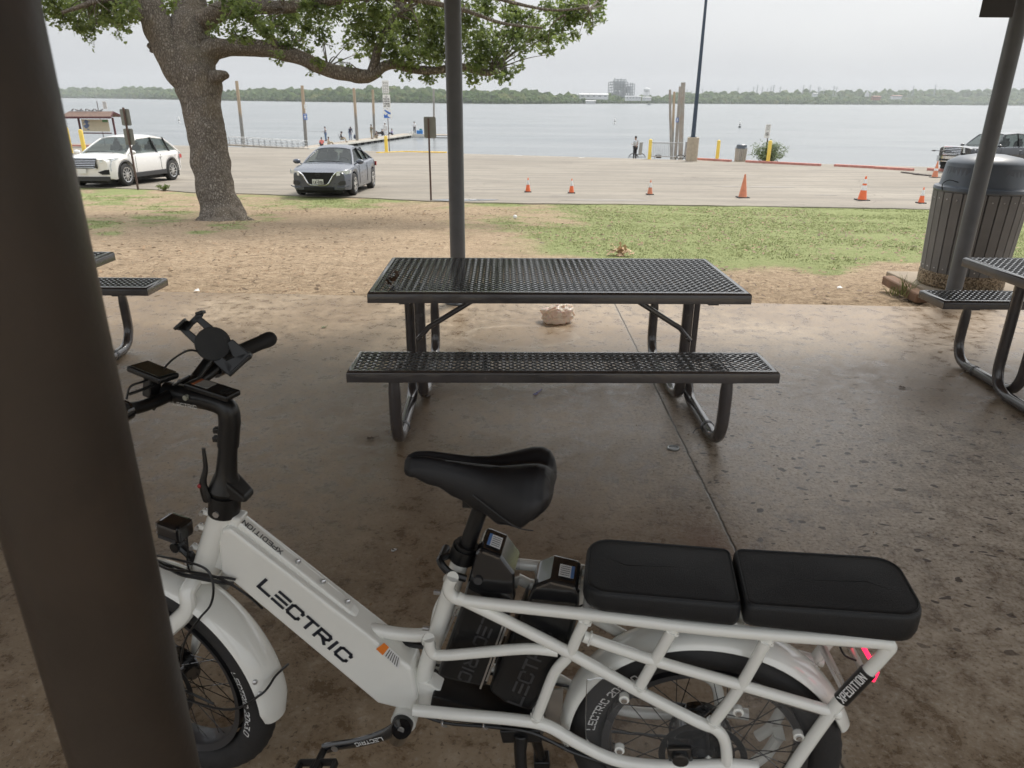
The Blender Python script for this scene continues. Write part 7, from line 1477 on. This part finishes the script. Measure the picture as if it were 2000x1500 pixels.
for sx_ in (-.22,.27):
    for sy_ in (-.23,.23): q = MB(); q.cyl(cc+rr3@V(sx_,sy_,0),cc+rr3@V(sx_*.7,sy_,.36),.018,6); build(q,'leg',M_swh,r)
person(DZ(684.5,273),1.75,-1.0,'bend','person in navy jacket and blue jeans bending forward on the dock',M_navy,M_jean,coat=False)
person(DZ(726,271),1.78,-.3,'phone','person standing in a long olive coat beside a piling',M_olive,M_khaki,None,coat=True)
person(DZ(735,270),1.65,-.3,'squat','person crouching low in dark clothes next to the olive coat',cl('brown_shirt',(.15,.11,.10)),M_khaki)
r_, P = person(DZ(753,265.5),1.78,-1.5,'stand','person standing in white clothes and pale hat behind the signpost',M_wsh,M_wsh,(M_wsh,True))
person(DZ(747.5,265),1.65,2.6,'squat','person crouching in black at the feet of the one in white',M_blk,M_blk)
person(DZ(766,263.5),1.68,2.8,'sit','person sitting in a lavender shirt right of the signpost',M_lav,M_blk)
person(DZ(810,261.5),1.75,1.8,'hold','person in white shirt and black trousers at the dock end by the coolers',M_wsh,M_blk,None)
gq = G(1241,309); person(V(gq.x,gq.y+.3,gq.z-.15),1.72,2.2,'hold','lone fisherman in pale shirt seen from behind near the grey slab',cl('pale_grey_shirt',(.52,.54,.56)),M_blk)
bg_ = DZ(694,271.5); q = MB(); q.sphere(bg_+V(0,0,.3),(.25,.2,.3),10,8); q.tube([bg_+V(-.15,0,.5),bg_+V(0,0,.75),bg_+V(.15,0,.5)],.02,5); tag(build(q,'backpack',M_navy,loc=bg_),'dark backpack standing at the foot of the second dock piling','bag')
# ================================================================== BUOYS, small far boat
def buoy(px, py, label, dark=False):
    d = ray(px,py+4); k = (WATER-CH)/d.z; c = V(0,0,CH)+d*k; q = MB(); q.lathe([(.30,-.4),(.30,.25),(.20,.3),(.20,1.25),(.15,1.35),(.01,1.38)],c,None,16); r = thing('buoy', c, label, 'buoy'); build(q,'float',M_swh,r)
    q = MB(); q.lathe([(.205,.55),(.205,.7)],c,None,16,caps=False)
    if dark: q.lathe([(.31,-.02),(.31,.28),(.205,.31)],c,None,16,caps=False)
    build(q,'dark_band',M_sbk,r)
buoy(350,236,'white buoy on the lake just left of the oak trunk'); buoy(1200.5,238,'white buoy on open water below the power plant'); buoy(1444.5,245,'white and black buoy on the water right of the lamp post',True)
q = MB(); d = ray(1268,204.0); c = V(0,0,CH)+d*(1150/d.y); c.z = WATER; q.prism([c+V(-3,0,0),c+V(2.4,0,0),c+V(3.4,0,.9),c+V(-3,0,.8)],[c+V(-3,2,0),c+V(2.4,2,0),c+V(3.4,2,.9),c+V(-3,2,.8)]); q.box(c+V(-.5,1,1.3),(1.6,1.4,1.0)); tag(build(q,'motor_boat',M_fdark,loc=c,smooth=0),'tiny dark motor boat near the far shore below the water tower','boat')
# fishing lures / rod tip by the pickup
a = PY(1824,294,G(1872,338).y); b_ = PY(1860,296,G(1872,338).y); q = MB(); q.tube([a,b_,b_+(b_-a)*.7],.014,5); q.sphere(a,(.12,.04,.035),8,5); q.sphere(a.lerp(b_,.5),(.12,.04,.035),8,5); tag(build(q,'fishing_rod',M_plas,loc=b_),'fishing rod sticking out over the hood of the black pickup','fishing rod')
# ================================================================== SMALL THINGS ON THE SLAB
bgp = PZ(1088,628,0); M_bag, t, p = newmat('thin_plastic_bag'); p.inputs['Base Color'].default_value = (.9,.80,.72,1); p.inputs['Roughness'].default_value = .35; p.inputs['Subsurface Weight'].default_value = .2; tr_ = nd(t,'BsdfTranslucent',{'Color':(.9,.8,.7,1)}); ms = nd(t,'MixShader',{0:.35}); t.links.new(p.outputs[0],ms.inputs[1]); t.links.new(tr_.outputs[0],ms.inputs[2]); t.links.new(ms.outputs[0],t.nodes['Material Output'].inputs[0])
_b = bmesh.new(); bmesh.ops.create_icosphere(_b, subdivisions=5, radius=1)
for v in _b.verts:
    c = v.co.copy(); n_ = c.normalized(); k = 1+.28*noise.noise(n_*1.6+V(3,0,0))+.16*(1-2*abs(noise.noise(n_*3.2)))+.07*(1-2*abs(noise.noise(n_*8)))
    x, y, z = n_.x*k*.115, n_.y*k*.085, n_.z*k*.072+.05
    if n_.x > .2: z += .05*(n_.x-.2)
    v.co = V(x,y,max(.003,z))
me = bpy.data.meshes.new('plastic_bag'); _b.to_mesh(me); _b.free(); me.materials.append(M_bag); me.shade_smooth(); o = bpy.data.objects.new('plastic_bag',me); SC.collection.objects.link(o); o.location = bgp; o.rotation_euler = (0,0,.25); tag(o,'crumpled pale pink plastic bag on the slab under the middle table','bag')
fk = PZ(1050,768,0)+V(0,0,.006); q = MB(); M_fork = mat('violet_plastic',(.13,.12,.38),.3,var=.05); dfk = (PZ(1059,762,0)-PZ(1042,774,0)).normalized(); sfk = V(-dfk.y,dfk.x,0)
q.tube([fk-dfk*.01,fk+dfk*.02,fk+dfk*.05],[.004,.003,.004],6); q.add([fk-dfk*.012+sfk*.009,fk-dfk*.012-sfk*.009,fk-dfk*.022-sfk*.010,fk-dfk*.022+sfk*.010],[(0,1,2,3)])
for k in (-1,-.33,.33,1): q.beam(fk-dfk*.022+sfk*.008*k,fk-dfk*.042+sfk*.008*k,.0025,.002)
tag(build(q,'plastic_fork',M_fork,loc=fk),'small violet plastic fork on the slab in front of the bench','fork')
rg = PZ(1315,876,0); q = MB(); q.lathe([(.030,0),(.031,.003),(.028,.007),(.024,.006),(.023,.0025),(.01,.002)],rg,None,30); tag(build(q,'bottle_lid',mat('metal_lid',(.35,.36,.36),.3,metal=.8),loc=rg),'round metal lid lying on the slab by the joint','lid')
def chip(px, py, w_, m_, nm_, label, cat):
    c = PZ(px,py,0); q = MB(); M_ = Matrix.Rotation(rnd.uniform(0,3),3,'Z'); q.add([c+M_@V(lx*w_,(ly-.5)*w_,.004+.18*w_*abs(lx)+.05*w_*ly) for lx,ly in leaf],[tuple(range(12))]); q.tube([c+M_@V(0,-.5*w_,.005),c+M_@V(0,-.9*w_,.008)],.0012,4); tag(build(q,nm_,m_,loc=c,smooth=0),label,cat)
M_dl = mat('dead_leaf',(.10,.06,.035),.8,var=.4,vs_=30); chip(633,640,.055,mat('green_leaf',(.13,.16,.07),.6),'fallen_leaf','green fallen leaf alone on the slab left of the middle table','leaf'); chip(724,858,.05,M_dl,'fallen_leaf','brown dead leaf near the left foot of the middle table','leaf'); chip(836,776,.05,M_dl,'fallen_leaf','curled brown leaf by the table skid on the left','leaf'); chip(1762,708+50,.05,M_dl,'fallen_leaf','brown leaf on the slab between the middle and right tables','leaf'); chip(662,1172,.03,M_dl,'fallen_leaf','dark leaf fragment on the slab above the down tube','leaf')
tlf = V(0,0,0); c = tab.matrix_world if False else None
lf_p = PZ(766,556,TZ+.004); q = MB()
for i in range(7):
    M_ = Matrix.Rotation(rnd.uniform(0,6),3,'Z')@Matrix.Rotation(rnd.gauss(0,.7),3,'X'); c = lf_p+V(rnd.gauss(0,.02),rnd.gauss(0,.015),.012+.006*i); q.add([c+M_@V(lx*.05,(ly-.5)*.05,.01*lx) for lx,ly in leaf],[tuple(range(12))])
tag(build(q,'dry_leaves',M_dl,loc=lf_p,smooth=0),'few dry leaves on the left front corner of the middle table','leaves')
bt = PZ(768,1077,0); q = MB(); q.sphere(bt+V(0,0,.006),(.009,.007,.006),8,6); q.sphere(bt+V(.008,.004,.005),(.006,.005,.005),8,6); q.cyl(bt+V(-.004,0,.009),bt+V(-.004,0,.013),.003,6); tag(build(q,'metal_nut',M_silver,loc=bt),'little dark metal bit on the slab right of the down tube','scrap')
wb2 = G(1006,428)+V(0,0,.05); q = MB(); q.sphere(wb2,.045,16,12); tag(build(q,'white_ball',M_swh,loc=wb2),'small white ball on the dirt right of the centre post','ball')
for x, y, lab_ in ((384,571,'white paper scrap at the slab edge by the left table'),(1640,565,'white litter scrap on the dirt near the slab edge')):
    c = PZ(x,y,.0) if y > 570 else G(x,y); q = MB(); q.add([c+V(-.025,0,.01),c+V(.0,-.02,.018),c+V(.03,.0,.012),c+V(.01,.025,.03),c+V(-.02,.02,.02)],[(0,1,4),(1,2,3),(1,3,4)]); tag(build(q,'paper_scrap',M_swh,loc=c,smooth=0),lab_,'litter')
